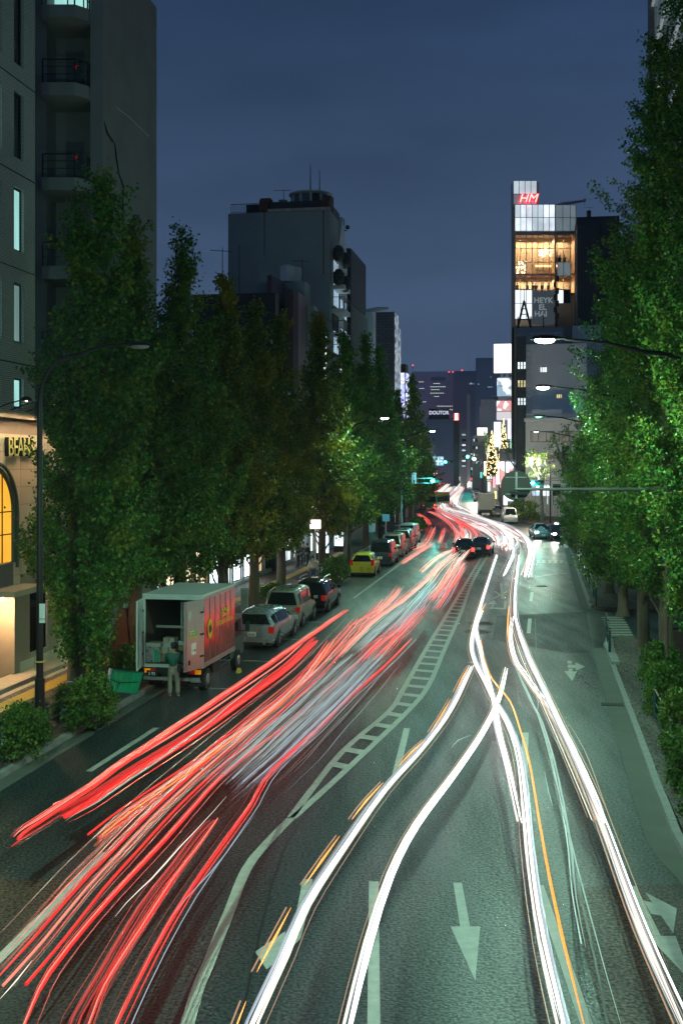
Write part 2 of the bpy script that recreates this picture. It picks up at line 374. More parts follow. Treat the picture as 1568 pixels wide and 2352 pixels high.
sheet('arrow_marking', [gp(z5(860, 870), z5(884, 870), z5(886, 886), z5(860, 886)), gp(z5(862, 893), z5(912, 895), z5(912, 915), z5(862, 912)), gp(z5(908, 880), z5(968, 905), z5(912, 930)), gp(z5(866, 918), z5(890, 918), z5(890, 936), z5(866, 936)), gp(z5(840, 933), z5(917, 935), z5(888, 994))], PAINT, .006, label='two-headed arrow in the right lane')
sheet('arrow_marking', [gp(z5(383, 550), z5(385, 541), z5(486, 546), z5(482, 554)), gp(z5(468, 545), z5(473, 502), z5(490, 502), z5(486, 546)), gp(z5(394, 541), z5(400, 520), z5(412, 520), z5(407, 541)), gp(z5(372, 522), z5(410, 498), z5(430, 523))], PAINT, .006, label='U-turn arrow between the white streaks')
sheet('cross_marking', [gp(z5(398, 488), z5(408, 491), z5(497, 446), z5(488, 441)), gp(z5(410, 444), z5(420, 441), z5(484, 489), z5(472, 491))], PAINT, .006, label='white X above the U-turn arrow')
sheet('arrow_marking', [gp(z5(250, 880), z5(292, 868), z5(330, 884), z5(296, 890)), gp(z5(284, 888), z5(340, 888), z5(356, 940), z5(330, 938))], PAINT, .006, label='arrow head at the end of the white streak')
# hatch and lettering in the right lane
for a, c in (((660, 232), (848, 246)), ((660, 226), (848, 238)), ((650, 330), (862, 335)), ((650, 345), (800, 337)), ((650, 358), (760, 342))):
    l, r = along([G(*z5(*a)), G(*z5(*c))], .14); sheet('hatch_line', strip_px(l, r), PAINT, .006)
for x in (668, 704, 742, 780, 812):
    sheet('road_letter', [gp(z5(x, 254), z5(x+20, 254), z5(x+22, 258), z5(x, 258)), gp(z5(x+6, 258), z5(x+11, 258), z5(x+12, 270), z5(x+4, 270)), gp(z5(x, 264), z5(x+22, 262), z5(x+22, 266), z5(x, 268))], PAINT, .006)
# ---- crosswalks
for x0 in (930, 958, 985, 1012, 1104, 1128, 1152, 1176, 1200, 1223, 1247, 1271, 1294):
    sheet('crosswalk_stripe', [gp((x0, 1258.5), (x0+15, 1258.5), (x0+13, 1246), (x0-1, 1246))], PAINT, .006)
for i, yy in enumerate((1417, 1422, 1428, 1433.5, 1439, 1445, 1451, 1457)):
    x0 = 1380+i*3
    sheet('crosswalk_stripe', [gp((x0, yy+2.7), (x0+52, yy+2.7), (x0+51, yy), (x0-1, yy))], PAINT, .006)
# manhole and drain covers
IRON = mat('cast_iron', (.03, .03, .032), .5, .6, var=.2)
def cover(x, y, r, label):
    c = G(x, y); b = MB(); b.lathe([(r, 0), (r, .009), (r*.94, .013)], 24)
    o = b.build('manhole_cover', IRON, road, loc=(c.x, c.y, .001)); o['label'] = label
    b2 = MB()
    for i in range(-3, 4): b2.bb(-r*.7, r*.7, i*r*.22-.01, i*r*.22+.01, .012, .02)
    b2.build('rib', IRON, o)
cover(1104, 1432, .62, 'manhole cover crossed by the white streaks, farther'); cover(1096, 1451, .6, 'manhole cover crossed by the white streaks, nearer')
cover(1000, 1374, .5, 'manhole cover in the far traffic lanes'); cover(1243, 1347, .4, 'manhole cover in the right lane')
# ================================================================== PAVEMENTS
KH = .14
TK = -12.36
def walk(name, poly, label):
    b = MB(); n = len(poly); b.add([(p.x, p.y, KH-.002) for p in poly]+[(p.x, p.y, -.05) for p in poly], [tuple(range(n))]+[(i, (i+1) % n, n+(i+1) % n, n+i) for i in range(n)])
    return tag(b.build(name, A_WALK), label, kind='structure')
S_END = to_st(G(958, 1231))[0]
lk = [S(-12, TK-.17), S(S_END-6, TK-.17)]
lwalk = walk('left_pavement', [lk[0], lk[1], S(S_END+0, TK-5), S(S_END+0, -40), S(-12, -40)], 'asphalt pavement along the shops on the left')
farL = [(970, 1204), (975, 1180), (984, 1150), (992, 1125), (1002, 1102), (1020, 1084)]
farR = [(1306, 1256), (1262, 1222), (1212, 1200), (1172, 1186), (1150, 1172), (1132, 1150), (1122, 1125), (1110, 1102), (1090, 1084)]
p = [G(*q) for q in farL]
walk('left_pavement', p+[p[-1]+Vector((-90, 0, 0)), p[0]+Vector((-60, 0, 0))], 'far left pavement beyond the crossing')
p = [G(*q) for q in ((1355, 1398),)]+[G(*q) for q in farR]
rwalk2 = walk('right_pavement', p+[p[-1]+Vector((120, 0, 0)), p[0]+Vector((45, 8, 0)), G(1404, 1409)+Vector((1.5, .4, 0))], 'right pavement beyond the side street')
rk = [S(s_, 2.9) for s_ in (-12, 20)]+[G(1568, 1973)+Vector((.17, 0, 0)), G(1499, 1808)+Vector((.17, 0, 0)), G(1449, 1666)+Vector((.17, 0, 0)), G(1402, 1536)+Vector((.17, 0, 0)), G(1387, 1486)+Vector((.1, 0, 0)), G(1396, 1473), G(1425, 1466)]
rk = [S(-12, 2.9), S(to_st(G(1568, 1973))[0], 2.9)] + rk[3:]
rwalk = walk('right_pavement', rk+[S(44, 12), S(-12, 12)], 'right pavement behind the hedge')
# kerb stones: one object each where they can be told apart
KS = MB(); KS.bb(-.085, .085, -.296, .296, -.05, KH)
kme = KS.mesh('kerb_stone', KERB)
def kerb(path, parent, maxn=400, jitter=True):
    # resample
    P = [Vector((q.x, q.y, 0)) for q in path]; seg = []; d = 0; i = 0; pos = P[0]; n = 0
    L = [0]
    for a, c in zip(P, P[1:]): L.append(L[-1]+(c-a).length)
    def pt(u):
        for j in range(len(L)-1):
            if u <= L[j+1]: return P[j].lerp(P[j+1], (u-L[j])/max(1e-6, L[j+1]-L[j])), (P[j+1]-P[j]).normalized()
        return P[-1], (P[-1]-P[-2]).normalized()
    u = .3
    while u < L[-1] and n < maxn:
        q, dr = pt(u)
        o = obj('kerb_stone', kme, parent, (q.x+random.uniform(-.004, .004), q.y, random.uniform(-.004, .004)), -math.atan2(dr.x, dr.y)); u += .6; n += 1
    if u < L[-1]:
        b = MB(); q0, _ = pt(u-.3); pts = [q0]+[P[j] for j in range(len(P)) if L[j] > u-.3]
        l, r = along(pts, .17)
        for k2 in range(len(l)-1):
            b.add([(v.x, v.y, z) for z in (-.05, KH) for v in (l[k2], r[k2], r[k2+1], l[k2+1])], [(4, 5, 6, 7), (0, 1, 5, 4), (1, 2, 6, 5), (2, 3, 7, 6), (3, 0, 4, 7)])
        tag(b.build('kerb', KERB, parent), kind='stuff')
kerb([S(18, TK-.085), S(S_END-6, TK-.085)], lwalk, 70)
kerb([S(s_, 2.81) for s_ in (15, to_st(G(1568, 1973))[0]-.0)]+[G(1544, 1926)+Vector((.08, 0, 0)), G(1499, 1808)+Vector((.08, 0, 0)), G(1449, 1666)+Vector((.08, 0, 0)), G(1402, 1536)+Vector((.08, 0, 0)), G(1386, 1486)+Vector((.08, 0, 0))], rwalk, 60)
kerb([G(1355, 1398)]+[G(*q) for q in farR], rwalk2, 50)
kerb([G(*q) for q in farL], road, 0)
# the corner stone raised beside the railing
b = MB(); l, r = along([G(1387, 1480), G(1388, 1500), G(1400, 1536)], .30)
for k2 in range(2):
    b.add([(v.x+.2, v.y, z) for z in (KH, KH+.12) for v in (l[k2], r[k2], r[k2+1], l[k2+1])], [(4, 5, 6, 7), (0, 1, 5, 4), (1, 2, 6, 5), (2, 3, 7, 6), (3, 0, 4, 7)])
o = b.build('corner_kerb', KERB, rwalk); o['label'] = 'raised pale corner kerb by the side street'
# gutter of concrete panels on the right and narrow on the left
gl = [(1356, 1489), (1362, 1510), (1373, 1542), (1390, 1619), (1414, 1696), (1432, 1755), (1452, 1832), (1473, 1894), (1488, 1944), (1535, 2000), (1568, 2038), (1700, 2230)]
gr = [(1386, 1484), (1392, 1508), (1403, 1540), (1426, 1605), (1457, 1690), (1477, 1743), (1502, 1818), (1522, 1868), (1548, 1930), (1590, 2022), (1625, 2085), (1790, 2360)]
gL = spline([G(*q) for q in gl], .7); gR_ = [G(*q) for q in gr]
def near_r(pt):  # matching point on the kerb face
    s_, t_ = to_st(pt); return S(s_, 2.72)
K = 4
for i in range(0, len(gL)-1, K):
    js = list(range(i, min(i+K, len(gL)-1)+1))
    P1 = [gL[j].copy() for j in js]; P2 = [near_r(gL[j]) for j in js]
    ad = P1[1]-P1[0] if len(P1) > 1 else Vector((0, .1, 0)); 
    P1[0] = P1[0]+ad.normalized()*.012; P2[0] = P2[0]+ad.normalized()*.012
    sheet('gutter_panel', strip_px(P1, P2), CONC_D, .010)
gL2 = [G(1295, 1262), G(1312, 1330), G(1329, 1388), G(1335, 1400), G(1352, 1406), G(1400, 1415)]; gR2 = [G(1308, 1262), G(1330, 1330), G(1350, 1388), G(1357, 1399), G(1368, 1403), G(1404, 1411)]
for i in range(5): sheet('gutter_panel', strip_px(gL2[i:i+2], gR2[i:i+2]), CONC_D, .010)
lg = [S(s_, TK+.45) for s_ in np.arange(14, 100, 2.0)]; lg2 = [S(s_-.01, TK+.005) for s_ in np.arange(14, 100, 2.0)]
for i in range(len(lg)-1): sheet('gutter_panel', [[lg[i], lg2[i], lg2[i+1]-(lg2[i+1]-lg2[i]).normalized()*.012, lg[i+1]-(lg[i+1]-lg[i]).normalized()*.012]], CONC_D, .010)
def grate(c, rz, parent):
    b = MB(); b.bb(-.22, .22, -.35, .35, .008, .013); o = b.build('drain_grate', mat('drain_dark', (.008, .008, .008), .9, var=0), parent, loc=c, rotz=rz)
    b = MB()
    for i in range(9): b.bb(-.2, .2, -.33+i*.08, -.30+i*.08, .013, .022)
    b.build('bar', IRON, o)
g_ = G(1399, 1619); grate((g_.x+.1, g_.y, .004), -ANG+math.pi/2, road)
g_ = G(205, 1672); grate((g_.x+.12, g_.y, .004), -ANG, road)
# planting bed behind the left kerb
def bed(s0, s1, t0, t1, parent):
    b = MB(); P = [S(s0, t0), S(s1, t0), S(s1, t1), S(s0, t1)]
    b.add([(q.x, q.y, KH+.012) for q in P]+[(q.x, q.y, 0) for q in P], [(0, 1, 2, 3), (0, 1, 5, 4), (1, 2, 6, 5), (2, 3, 7, 6), (3, 0, 4, 7)])
    return b.build('planting_bed', SOIL, parent)
for a, c in ((26.0, 29.6), (30.4, 37.4), (40.6, 46.5), (50, 57), (60, 67), (70, 80), (84, 95)): bed(a, c, TK-.36, TK-2.6, lwalk)
for a, c in ((15, 35.5),): bed(a, c, 3.3, 4.9, rwalk)
# tactile paving: yellow blocks with raised bars
tb = MB(); tb.bb(-.148, .148, -.148, .148, 0, .012)
for i in range(4): tb.bb(-.11+i*.073-.014, -.11+i*.073+.014, -.13, .13, .012, .02)
tme = tb.mesh('tactile_block', M_Y)
s_ = 30.0
while s_ < 62:
    if not (41.9 < s_ < 43.0):
        q = S(s_, -15.85, KH); obj('tactile_block', tme, lwalk, q, -ANG)
        if s_ > 0: q = S(s_, -15.55, KH); obj('tactile_block', tme, lwalk, q, -ANG)
    s_ += .303
b = MB()
for s2 in np.arange(62.2, 95, .303): 
    for t2 in (-15.85, -15.55): b.box(S(s2, t2, KH+.008), (.296, .296, .016), Matrix.Rotation(-ANG, 3, 'Z'))
tag(b.build('tactile_paving', M_Y, lwalk), kind='stuff')
# plinth step along the shops
PL = mat('plinth_stone', (.38, .33, .26), .5, var=.15, scale=2)
for s2 in np.arange(26, 56, 1.5):
    o = MB().box((0, 0, 0), (.95, 1.488, .13)).build('plinth_stone', PL, lwalk, loc=S(s2+.75, -17.08, KH+.065), rotz=-ANG)
o = MB().box((0, 0, 0), (.22, 26, .012)).build('edge_strip', mat('pale_strip', (.4, .37, .32), .6), lwalk, loc=S(43, -16.42, KH+.004), rotz=-ANG)
# ================================================================== TREES
def leaf_mat(name, c_dark, c_light, c_yel, yel=.0):
    m = bpy.data.materials.new(name); m.use_nodes = True; nt = m.node_tree; nt.nodes.clear(); N = nt.nodes.new; L = nt.links.new
    o = N('ShaderNodeOutputMaterial'); geo = N('ShaderNodeNewGeometry'); tc = N('ShaderNodeTexCoord'); oi = N('ShaderNodeObjectInfo')
    r = N('ShaderNodeValToRGB'); L(geo.outputs['Random Per Island'], r.inputs['Fac'])
    e = r.color_ramp.elements; e[0].position = 0; e[0].color = (*c_dark, 1); e[1].position = .75; e[1].color = (*c_light, 1)
    q = e.new(.97); q.color = (*c_yel, 1)
    no = N('ShaderNodeTexNoise'); no.inputs['Scale'].default_value = .55; no.inputs['Detail'].default_value = 2
    ad = N('ShaderNodeVectorMath'); ad.operation = 'ADD'; L(tc.outputs['Object'], ad.inputs[0])
    sc = N('ShaderNodeVectorMath'); sc.operation = 'SCALE'; sc.inputs[0].default_value = (37, 17, 5); L(oi.outputs['Random'], sc.inputs['Scale']); L(sc.outputs[0], ad.inputs[1]); L(ad.outputs[0], no.inputs[0])
    mr = N('ShaderNodeMapRange'); L(no.outputs[0], mr.inputs[0]); mr.inputs[1].default_value = .52-yel; mr.inputs[2].default_value = .72-yel; mr.inputs[4].default_value = .75
    mx = N('ShaderNodeMixRGB'); L(mr.outputs[0], mx.inputs[0]); L(r.outputs[0], mx.inputs[1]); mx.inputs[2].default_value = (*c_yel, 1)
    d = N('ShaderNodeBsdfPrincipled'); L(mx.outputs[0], d.inputs['Base Color']); d.inputs['Roughness'].default_value = .5; d.inputs['Specular IOR Level'].default_value = .35
    t = N('ShaderNodeBsdfTranslucent'); L(mx.outputs[0], t.inputs[0])
    ms = N('ShaderNodeMixShader'); ms.inputs[0].default_value = .3; L(d.outputs[0], ms.inputs[1]); L(t.outputs[0], ms.inputs[2]); L(ms.outputs[0], o.inputs[0])
    return m
LEAF = leaf_mat('ginkgo_leaf', (.020, .085, .014), (.070, .225, .030), (.24, .30, .03))
LEAF2 = leaf_mat('ginkgo_leaf_olive', (.035, .085, .013), (.11, .20, .026), (.32, .27, .02), .06)
LEAFS = leaf_mat('shrub_leaf', (.022, .075, .012), (.075, .17, .02), (.16, .22, .03))
BARK = mat('bark', (.105, .075, .050), .9, var=.35, scale=4, bump=1.0, bscale=9, stretch=(3, 3, .6))
PALEB = mat('plane_bark', (.30, .32, .24), .85, var=.45, scale=3, bump=.5, bscale=12)
def leaf_mesh(name, cen, size, m, rng, flat=.5, up=.25):
    "cen: n x 3 leaf centres; each leaf a small bent fan of two triangles"
    n = len(cen)
    a = rng.normal(size=(n, 3)); a /= np.linalg.norm(a, axis=1, keepdims=True)
    b = rng.normal(size=(n, 3)); b[:, 2] -= up; b -= (a*b).sum(1, keepdims=True)*a; b /= np.linalg.norm(b, axis=1, keepdims=True)
    s = size*rng.uniform(.65, 1.3, size=(n, 1))
    c = np.cross(a, b)
    v = np.empty((n, 4, 3))
    v[:, 0] = cen; v[:, 1] = cen + (b*.75 + a*.55)*s; v[:, 2] = cen + (b*.95 + c*.18)*s; v[:, 3] = cen + (b*.75 - a*.55)*s
    me = bpy.data.meshes.new(name); me.vertices.add(n*4); me.vertices.foreach_set('co', v.reshape(-1).astype(np.float32))
    me.loops.add(n*4); me.loops.foreach_set('vertex_index', np.arange(n*4, dtype=np.int32))
    me.polygons.add(n); me.polygons.foreach_set('loop_start', np.arange(0, n*4, 4, dtype=np.int32)); me.polygons.foreach_set('loop_total', np.full(n, 4, dtype=np.int32))
    me.update(calc_edges=True); me.materials.append(m)
    return me
def prof(h, kind):
    "crown radius over relative height"
    K = {'a': ((0, .22), (.05, .45), (.10, .50), (.16, .75), (.28, 1.0), (.45, .97), (.6, .8), (.72, .55), (.80, .40), (.86, .42), (.92, .34), (1, .06)),
         'b': ((0, .5), (.1, .85), (.28, 1.), (.44, .86), (.58, .58), (.72, .34), (.84, .17), (.93, .08), (1, .02)),
         'c': ((0, .55), (.15, .95), (.34, 1.), (.52, .76), (.67, .46), (.81, .22), (.91, .09), (1, .02)),
         'd': ((0, .5), (.12, .8), (.35, 1.), (.62, .88), (.82, .6), (.95, .3), (1, .1))}[kind]
    return np.interp(h, [k[0] for k in K], [k[1] for k in K])
def ginkgo_mesh(seed, Ht, R, z0, kind, nleaf, size, m):
    rng = np.random.default_rng(seed)
    ncl = int(260*R)
    h = rng.uniform(0, 1, ncl*6); keep = rng.uniform(0, 1, ncl*6) < (prof(h, kind)*.85+.15); h = h[keep][:int(ncl*1.15)]
    ncl = len(h)
    th = rng.uniform(0, 2*np.pi, ncl)
    ph = rng.uniform(0, 6.28, 8)
    lob = 1 + .18*np.sin(3*th+ph[0]+5*h) + .16*np.sin(5*th+ph[1]-9*h) + .16*np.sin(2*th+ph[2]+17*h) + .15*np.sin(30*h+ph[3]+2*th)
    rr = prof(h, kind)*R*lob*np.sqrt(rng.uniform(.10, 1, ncl))
    rr += (rng.uniform(0, 1, ncl) < .06)*rng.uniform(.1, .5, ncl)*R*.5
    z = z0 + h*(Ht-z0)
    lean = .25*np.sin(h*3+ph[4])
    C = np.stack([rr*np.cos(th)+lean*np.cos(ph[5]), rr*np.sin(th)+lean*np.sin(ph[5]), z], 1)
    # clusters are elongated twigs that rise outward
    w = rng.uniform(.15, 1.9, ncl); w /= w.sum()
    idx = rng.choice(ncl, nleaf, p=w)
    d = np.stack([np.cos(th), np.sin(th), rng.uniform(.5, 1.6, ncl)], 1); d /= np.linalg.norm(d, axis=1, keepdims=True)
    u = rng.uniform(-.42, .55, nleaf)[:, None]
    sp = rng.normal(size=(nleaf, 3))*np.array([.115, .115, .10])*(.75+.25*R/2)
    P = C[idx] + d[idx]*u + sp
    return leaf_mesh('crown', P, size, m, rng), C, d
def trunk_mesh(seed, Ht, r0, C, d, m=BARK):
    rng = random.Random(seed); b = MB()
    pts = []; rad = []
    x = y = 0
    for i in range(12):
        h = i/11; x += rng.uniform(-.05, .05); y += rng.uniform(-.05, .05)
        pts.append((x, y, h*Ht*.95)); rad.append(r0*(1.5 if i == 0 else 1)*(1-h)**.8+.02)
    pts.insert(1, (pts[0][0], pts[0][1], .35)); rad.insert(1, r0*1.08)
    b.tube(pts, rad, 10)
    idx = list(range(len(C))); rng.shuffle(idx)
    for k in idx[:46]:
        c = Vector(C[k]); zz = max(1.2, c.z-rng.uniform(.8, 2.2)); hh = zz/(Ht*.95)
        i = min(11, max(1, int(hh*11)+1)); p0 = Vector(pts[i]); p0.z = zz
        if (c-p0).length < .5: continue
        mid = p0.lerp(c, .5)+Vector((0, 0, -.12))
        rr = max(.018, r0*.28*(1-hh)); b.tube([p0, mid, c], [rr, rr*.7, .01], 5, False)
    return b.mesh('trunk', m, True)
ORD = ['first', 'second', 'third', 'fourth', 'fifth', 'sixth', 'seventh', 'eighth', 'ninth', 'tenth', 'eleventh', 'twelfth', 'thirteenth', 'fourteenth']
def make_tree(name, loc, Ht, R, z0, kind, seed, nleaf, size, m, label, group, r0=.24, rz=0., cat='tree', crown_dx=0.):
    t = thing(name, label, cat, loc, rz, group)
    me, C, d = ginkgo_mesh(seed, Ht, R, z0, kind, nleaf, size, m)
    obj('crown', me, t, (crown_dx, 0, 0)); obj('trunk', trunk_mesh(seed, Ht, r0, C, d), t)
    return t
# left row: (x of trunk in photo, Y or y of base, top y)
GL = 'ginkgo trees along the left kerb'
leftrow = [(178, 1599, 415, 1.85, 'a', LEAF), (308, 1509, 520, 2.35, 'b', LEAF), (416, None, 540, 2.6, 'b', LEAF), (510, None, 655, 2.4, 'c', LEAF2), (581, None, 695, 2.3, 'b', LEAF2),
           (644, None, 740, 2.2, 'c', LEAF2), (740, None, 735, 2.6, 'c', LEAF2), (798, None, 775, 2.6, 'b', LEAF), (840, None, 770, 2.5, 'c', LEAF), (875, None, 805, 2.7, 'b', LEAF)]
llab = ['nearest ginkgo on the left, in front of the stone shop front, knobbly narrow top', 'left ginkgo just behind the open delivery truck door', 'left ginkgo over the delivery truck, top against the concrete building edge',
        'left ginkgo with yellowish tip in front of the black roof', 'left ginkgo above the silver car, below the brown fins', 'left ginkgo above the black car, below the lit side of the wing wall', 'left ginkgo with brownish pointed top in front of the big grey building',
        'left ginkgo above the yellow car', 'left ginkgo above the black minivan, dark pointed crown', 'last left ginkgo before the crossing, lit pale green by the street lamp']
for i, (x, yb, yt, R, k, m) in enumerate(leftrow):
    p = G(x, yb) if yb else Vector((0, 0, 0))
    if not yb:
        Y = Yt(x, -14.4); p = Vector(((x-PX)*Y/PXF, Y, 0))
    Ht = z_at(yt, p.y)
    n = int(46000 if p.y < 48 else (34000 if p.y < 70 else 22000))
    make_tree('ginkgo_tree', (p.x, p.y, KH), Ht, R*(.92 if i > 2 else 1), 2.6 if i else .9, k, 100+i, n, .115 if p.y < 48 else (.14 if p.y < 70 else .19), m, llab[i], GL, .27, crown_dx=.55 if i == 0 else 0.)
# epicormic tuft low on the first trunk
# beyond the crossing, left
for i, (x, y_, yt, R, lab) in enumerate(((945, 1200, 868, 2.5, 'narrow pointed ginkgo beyond the crossing, left of the green signal'), (912, 1208, 905, 3.0, 'dark ginkgo behind the last left tree, beside the crossing'), (968, 1172, 1000, 2.4, 'small far ginkgo left of the blue road sign'))):
    p = G(x, y_)
    make_tree('ginkgo_tree', (p.x, p.y, KH), z_at(yt, p.y), R, 2.2, 'b' if i == 0 else 'c', 140+i, 15000, .24, LEAF, lab, 'ginkgo trees beyond the crossing', .25)
# right row
GR = 'ginkgo trees along the right kerb'
rr = [(31.0, 22.5, 2.0, 'd', 4.9, 'nearest right ginkgo, tallest, cut off by the right edge of the picture'), (37.5, 21.5, 1.95, 'd', 4.25, 'right ginkgo with its bare trunk behind the white board'), (44.5, 18.0, 2.25, 'd', 4.2, 'right ginkgo leaning over the crossing of the side street'),
      (54.5, 16.2, 2.25, 'c', 4.1, 'bright lamp-lit right ginkgo beyond the side street'), (64, 14.6, 2.15, 'c', 4.1, 'right ginkgo behind the bright lamp-lit one'), (75, 13.0, 1.9, 'c', 4.1, 'last right ginkgo before the bare trees')]
for i, (Y, Ht, R, k, t_, lab) in enumerate(rr):
    X = t_/CA + Y*TAN
    make_tree('ginkgo_tree', (X, Y, KH), Ht, R, 2.8 if i < 3 else 1.6, k, 160+i, 64000 if Y < 50 else 52000, .092 if Y < 50 else .10, LEAF, lab, GR, .22)
# bare pollarded plane trees beside the white building
def plane_tree(x, yb, yt, seed, label):
    p = G(x, yb); t = thing('plane_tree', label, 'tree', (p.x, p.y, KH), 0, 'pollarded plane trees on the right'); Ht = z_at(yt, p.y)
    rng = random.Random(seed); b = MB(); b.tube([(0, 0, 0), (rng.uniform(-.2, .2), 0, Ht*.3), (rng.uniform(-.3, .3), 0, Ht*.55)], [.26, .2, .16], 8)
    tips = []
    top = Vector((0, 0, Ht*.52))
    for k in range(7):
        a = rng.uniform(0, 6.28); r = rng.uniform(.8, 2.4); e = top+Vector((r*math.cos(a), r*math.sin(a), rng.uniform(.15, .45)*Ht)); mid = top.lerp(e, .5)+Vector((rng.uniform(-.3, .3), 0, -.35))
        b.tube([top, mid, e], [.14, .1, .07], 6)
        for j in range(5):
            f = e+Vector((rng.uniform(-.6, .6), rng.uniform(-.6, .6), rng.uniform(-.2, .8))); b.tube([e, f], [.04, .012], 4, False); tips.append(f)
    b.build('trunk', PALEB, t, True)
    r2 = np.random.default_rng(seed); C = np.array([tuple(q) for q in tips]); P = C[r2.integers(0, len(C), 500)]+r2.normal(size=(500, 3))*.25
    obj('crown', leaf_mesh('crown', P, .22, LEAF, r2), t)
plane_tree(1306, 1215, 985, 3, 'pollarded plane tree right of the white building, mottled pale trunk'); plane_tree(1245, 1205, 1045, 4, 'pollarded plane tree between the disc sign and the street lamp')
plane_tree(1182, 1172, 985, 5, 'dark bare tree left of the disc sign'); plane_tree(1128, 1148, 985, 6, 'far bare tree above the parked white box truck')
# ---- shrubs
def shrub(loc, rx, ry, h, seed, label, group, n=5200, size=.07, m=LEAFS):
    t = thing('shrub', label, 'shrub', loc, -ANG, group); rng = np.random.default_rng(seed)
    nc = 90; th = rng.uniform(0, 6.28, nc); z = rng.uniform(.08, 1, nc); r = np.sqrt(rng.uniform(.25, 1, nc))*np.sqrt(np.clip(1-(np.clip(z-.35, 0, 1)/.72)**2, .05, 1))*(1+.15*np.sin(3*th+seed))
    C = np.stack([r*np.cos(th)*rx, r*np.sin(th)*ry, z*h], 1); idx = rng.integers(0, nc, n)
    P = C[idx]+rng.normal(size=(n, 3))*np.array([.09, .09, .07])*max(1, rx)
    P[:, 2] = np.maximum(P[:, 2], .03)
    obj('foliage', leaf_mesh('foliage', P, size, m, rng, up=-.5), t)
    b = MB(); r3 = random.Random(seed)
    for k in range(9): c = C[r3.randrange(nc)]; b.tube([(r3.uniform(-.1, .1), r3.uniform(-.1, .1), 0), (c[0]*.5, c[1]*.5, c[2]*.5), tuple(c)], [.02, .015, .008], 5, False)
    b.build('stem', BARK, t)
GS = 'shrubs in the left planting strip'
def shr(x, y, rx, ry, h, seed, label, group=GS, **k): p = G(x, y, KH); shrub((p.x, p.y, KH+.01), rx, ry, h, seed, label, group, **k)
shr(48, 1735, .62, 1.0, 1.15, 1, 'low shrub in front of the lamp post, by the sticker post of the railing')
shr(212, 1665, .62, 1.0, 1.25, 2, 'round shrub at the foot of the nearest left ginkgo', n=7000)
shr(150, 1645, .3, .3, .8, 12, 'small dark shrub left of the nearest ginkgo trunk', n=1600)
shr(292, 1560, .55, .8, 1.1, 3, 'shrub behind the green sheet, beside the delivery truck')
shr(628, 1378, .7, 1.2, .8, 4, 'shrub behind the black car', n=3500)
shr(773, 1335, .8, 2.4, 1.45, 5, 'clipped hedge left of the yellow car', n=5000, size=.1)
shr(958, 1218, 1., 2.5, 1.3, 6, 'shrub at the crossing corner by the wire fence', n=2500, size=.14)
GRs = 'shrubs in the right planting strip'
def shs(s_, t_, rx, ry, h, seed, label, **k): q = S(s_, t_, KH+.01); shrub(q, rx, ry, h, seed, label, GRs, **k)
rs = [(1440, 1590, .6, 1.5, 1.45, 'farthest shrub of the right hedge, beside the short railing'), (1452, 1630, .62, 1.1, 1.25, 'dark shrub in front of the brown box'), (1492, 1715, .62, 1.0, 1.4, 'bright shrub in front of the white board'),
      (1530, 1815, .75, 1.2, 1.5, 'big dark shrub right of the pale kerb'), (1575, 1900, .75, 1.2, 1.35, 'shrub at the right edge of the picture'), (1640, 2010, .75, 1.2, 1.2, 'nearest shrub at the right, mostly out of the picture')]
for i, (x, y, rx, ry, h, lab) in enumerate(rs):
    p = G(x, y, KH); s_, t_ = to_st(p); shs(s_, 3.75 if i else 3.9, rx, ry, h, 20+i, lab, n=7500)
p = G(1300, 1262, KH); shrub((p.x+1.2, p.y+2, KH), 1.2, 2.2, 2.2, 31, 'yellow green bush beside the waiting cars', GRs, n=2600, size=.14, m=LEAF2)
p = G(1200, 1200, KH); shrub((p.x+1.0, p.y+6, KH), 2.6, 3, 2.3, 32, 'round bush behind the white van', GRs, n=2600, size=.2)
# ================================================================== LEFT BUILDINGS
STONE = mat('beige_stone', (.46, .38, .28), .55, var=.12, scale=1.2, bump=.15, bscale=20)
TILE = brick_mat('facade_tile', (.50, .54, .49), (.44, .48, .44), (.07, .08, .075), .235, .068)
FRAME_D = mat('dark_frame', (.02, .024, .026), .4, .5, var=.1)
FRAME_L = mat('light_frame', (.45, .47, .47), .5, .2, var=.1)
GL_D = mat('dark_glass', (.010, .014, .018), .06, var=0, spec=.8)
P_TEAL = room_pane('pane_teal', (.45, .95, .88), 1.0, 1.2, (1, 1, .25), .55, (.1, .12, .12))
P_TEAL2 = room_pane('pane_teal_dim', (.38, .66, .62), .5, 1.2, (3, 3, .2), .5)
P_WARM = room_pane('pane_warm', (1.0, .72, .40), 1.1, 1.0, (1, 1, .6), .3)
P_WHITE = room_pane('pane_white', (.85, .96, 1.0), 1.6, 1.0, (1, 1, .6), .5)
P_COOL = room_pane('pane_cool', (.55, .80, 1.0), 1.1, 1.0, (1, 1, .6), .3)
P_YEL = room_pane('pane_yellow', (1., .85, .45), 1.0, 1.5, (1, 1, .5), .35)
P_ORANGE = room_pane('pane_orange', (1.0, .47, .03), 1.15, .5, (1, 1, 1), .75)
PANES = [P_TEAL, P_WARM, P_WHITE, P_COOL, P_YEL]
TF = -17.4
def frame_root(name, label, cat, s_, t_=TF, group=None, z=0.): return thing(name, label, cat, S(s_, t_, z), -ANG, group)
# ---- tile and stone shop building at the left edge
sE = s_at(81, TF); s0 = 24.0
A = frame_root('tiled_building', 'grey tiled building with a beige stone shop front at the left edge', 'building', s0)
Ls = s_at(247, TF)-s0; Lu = sE-s0; zb = z_at(965, Yt(81, TF)); zt = 34.0
def As(x): return s_at(x, TF)-s0
def Az(y, x): return z_at(y, Yt(x, TF))
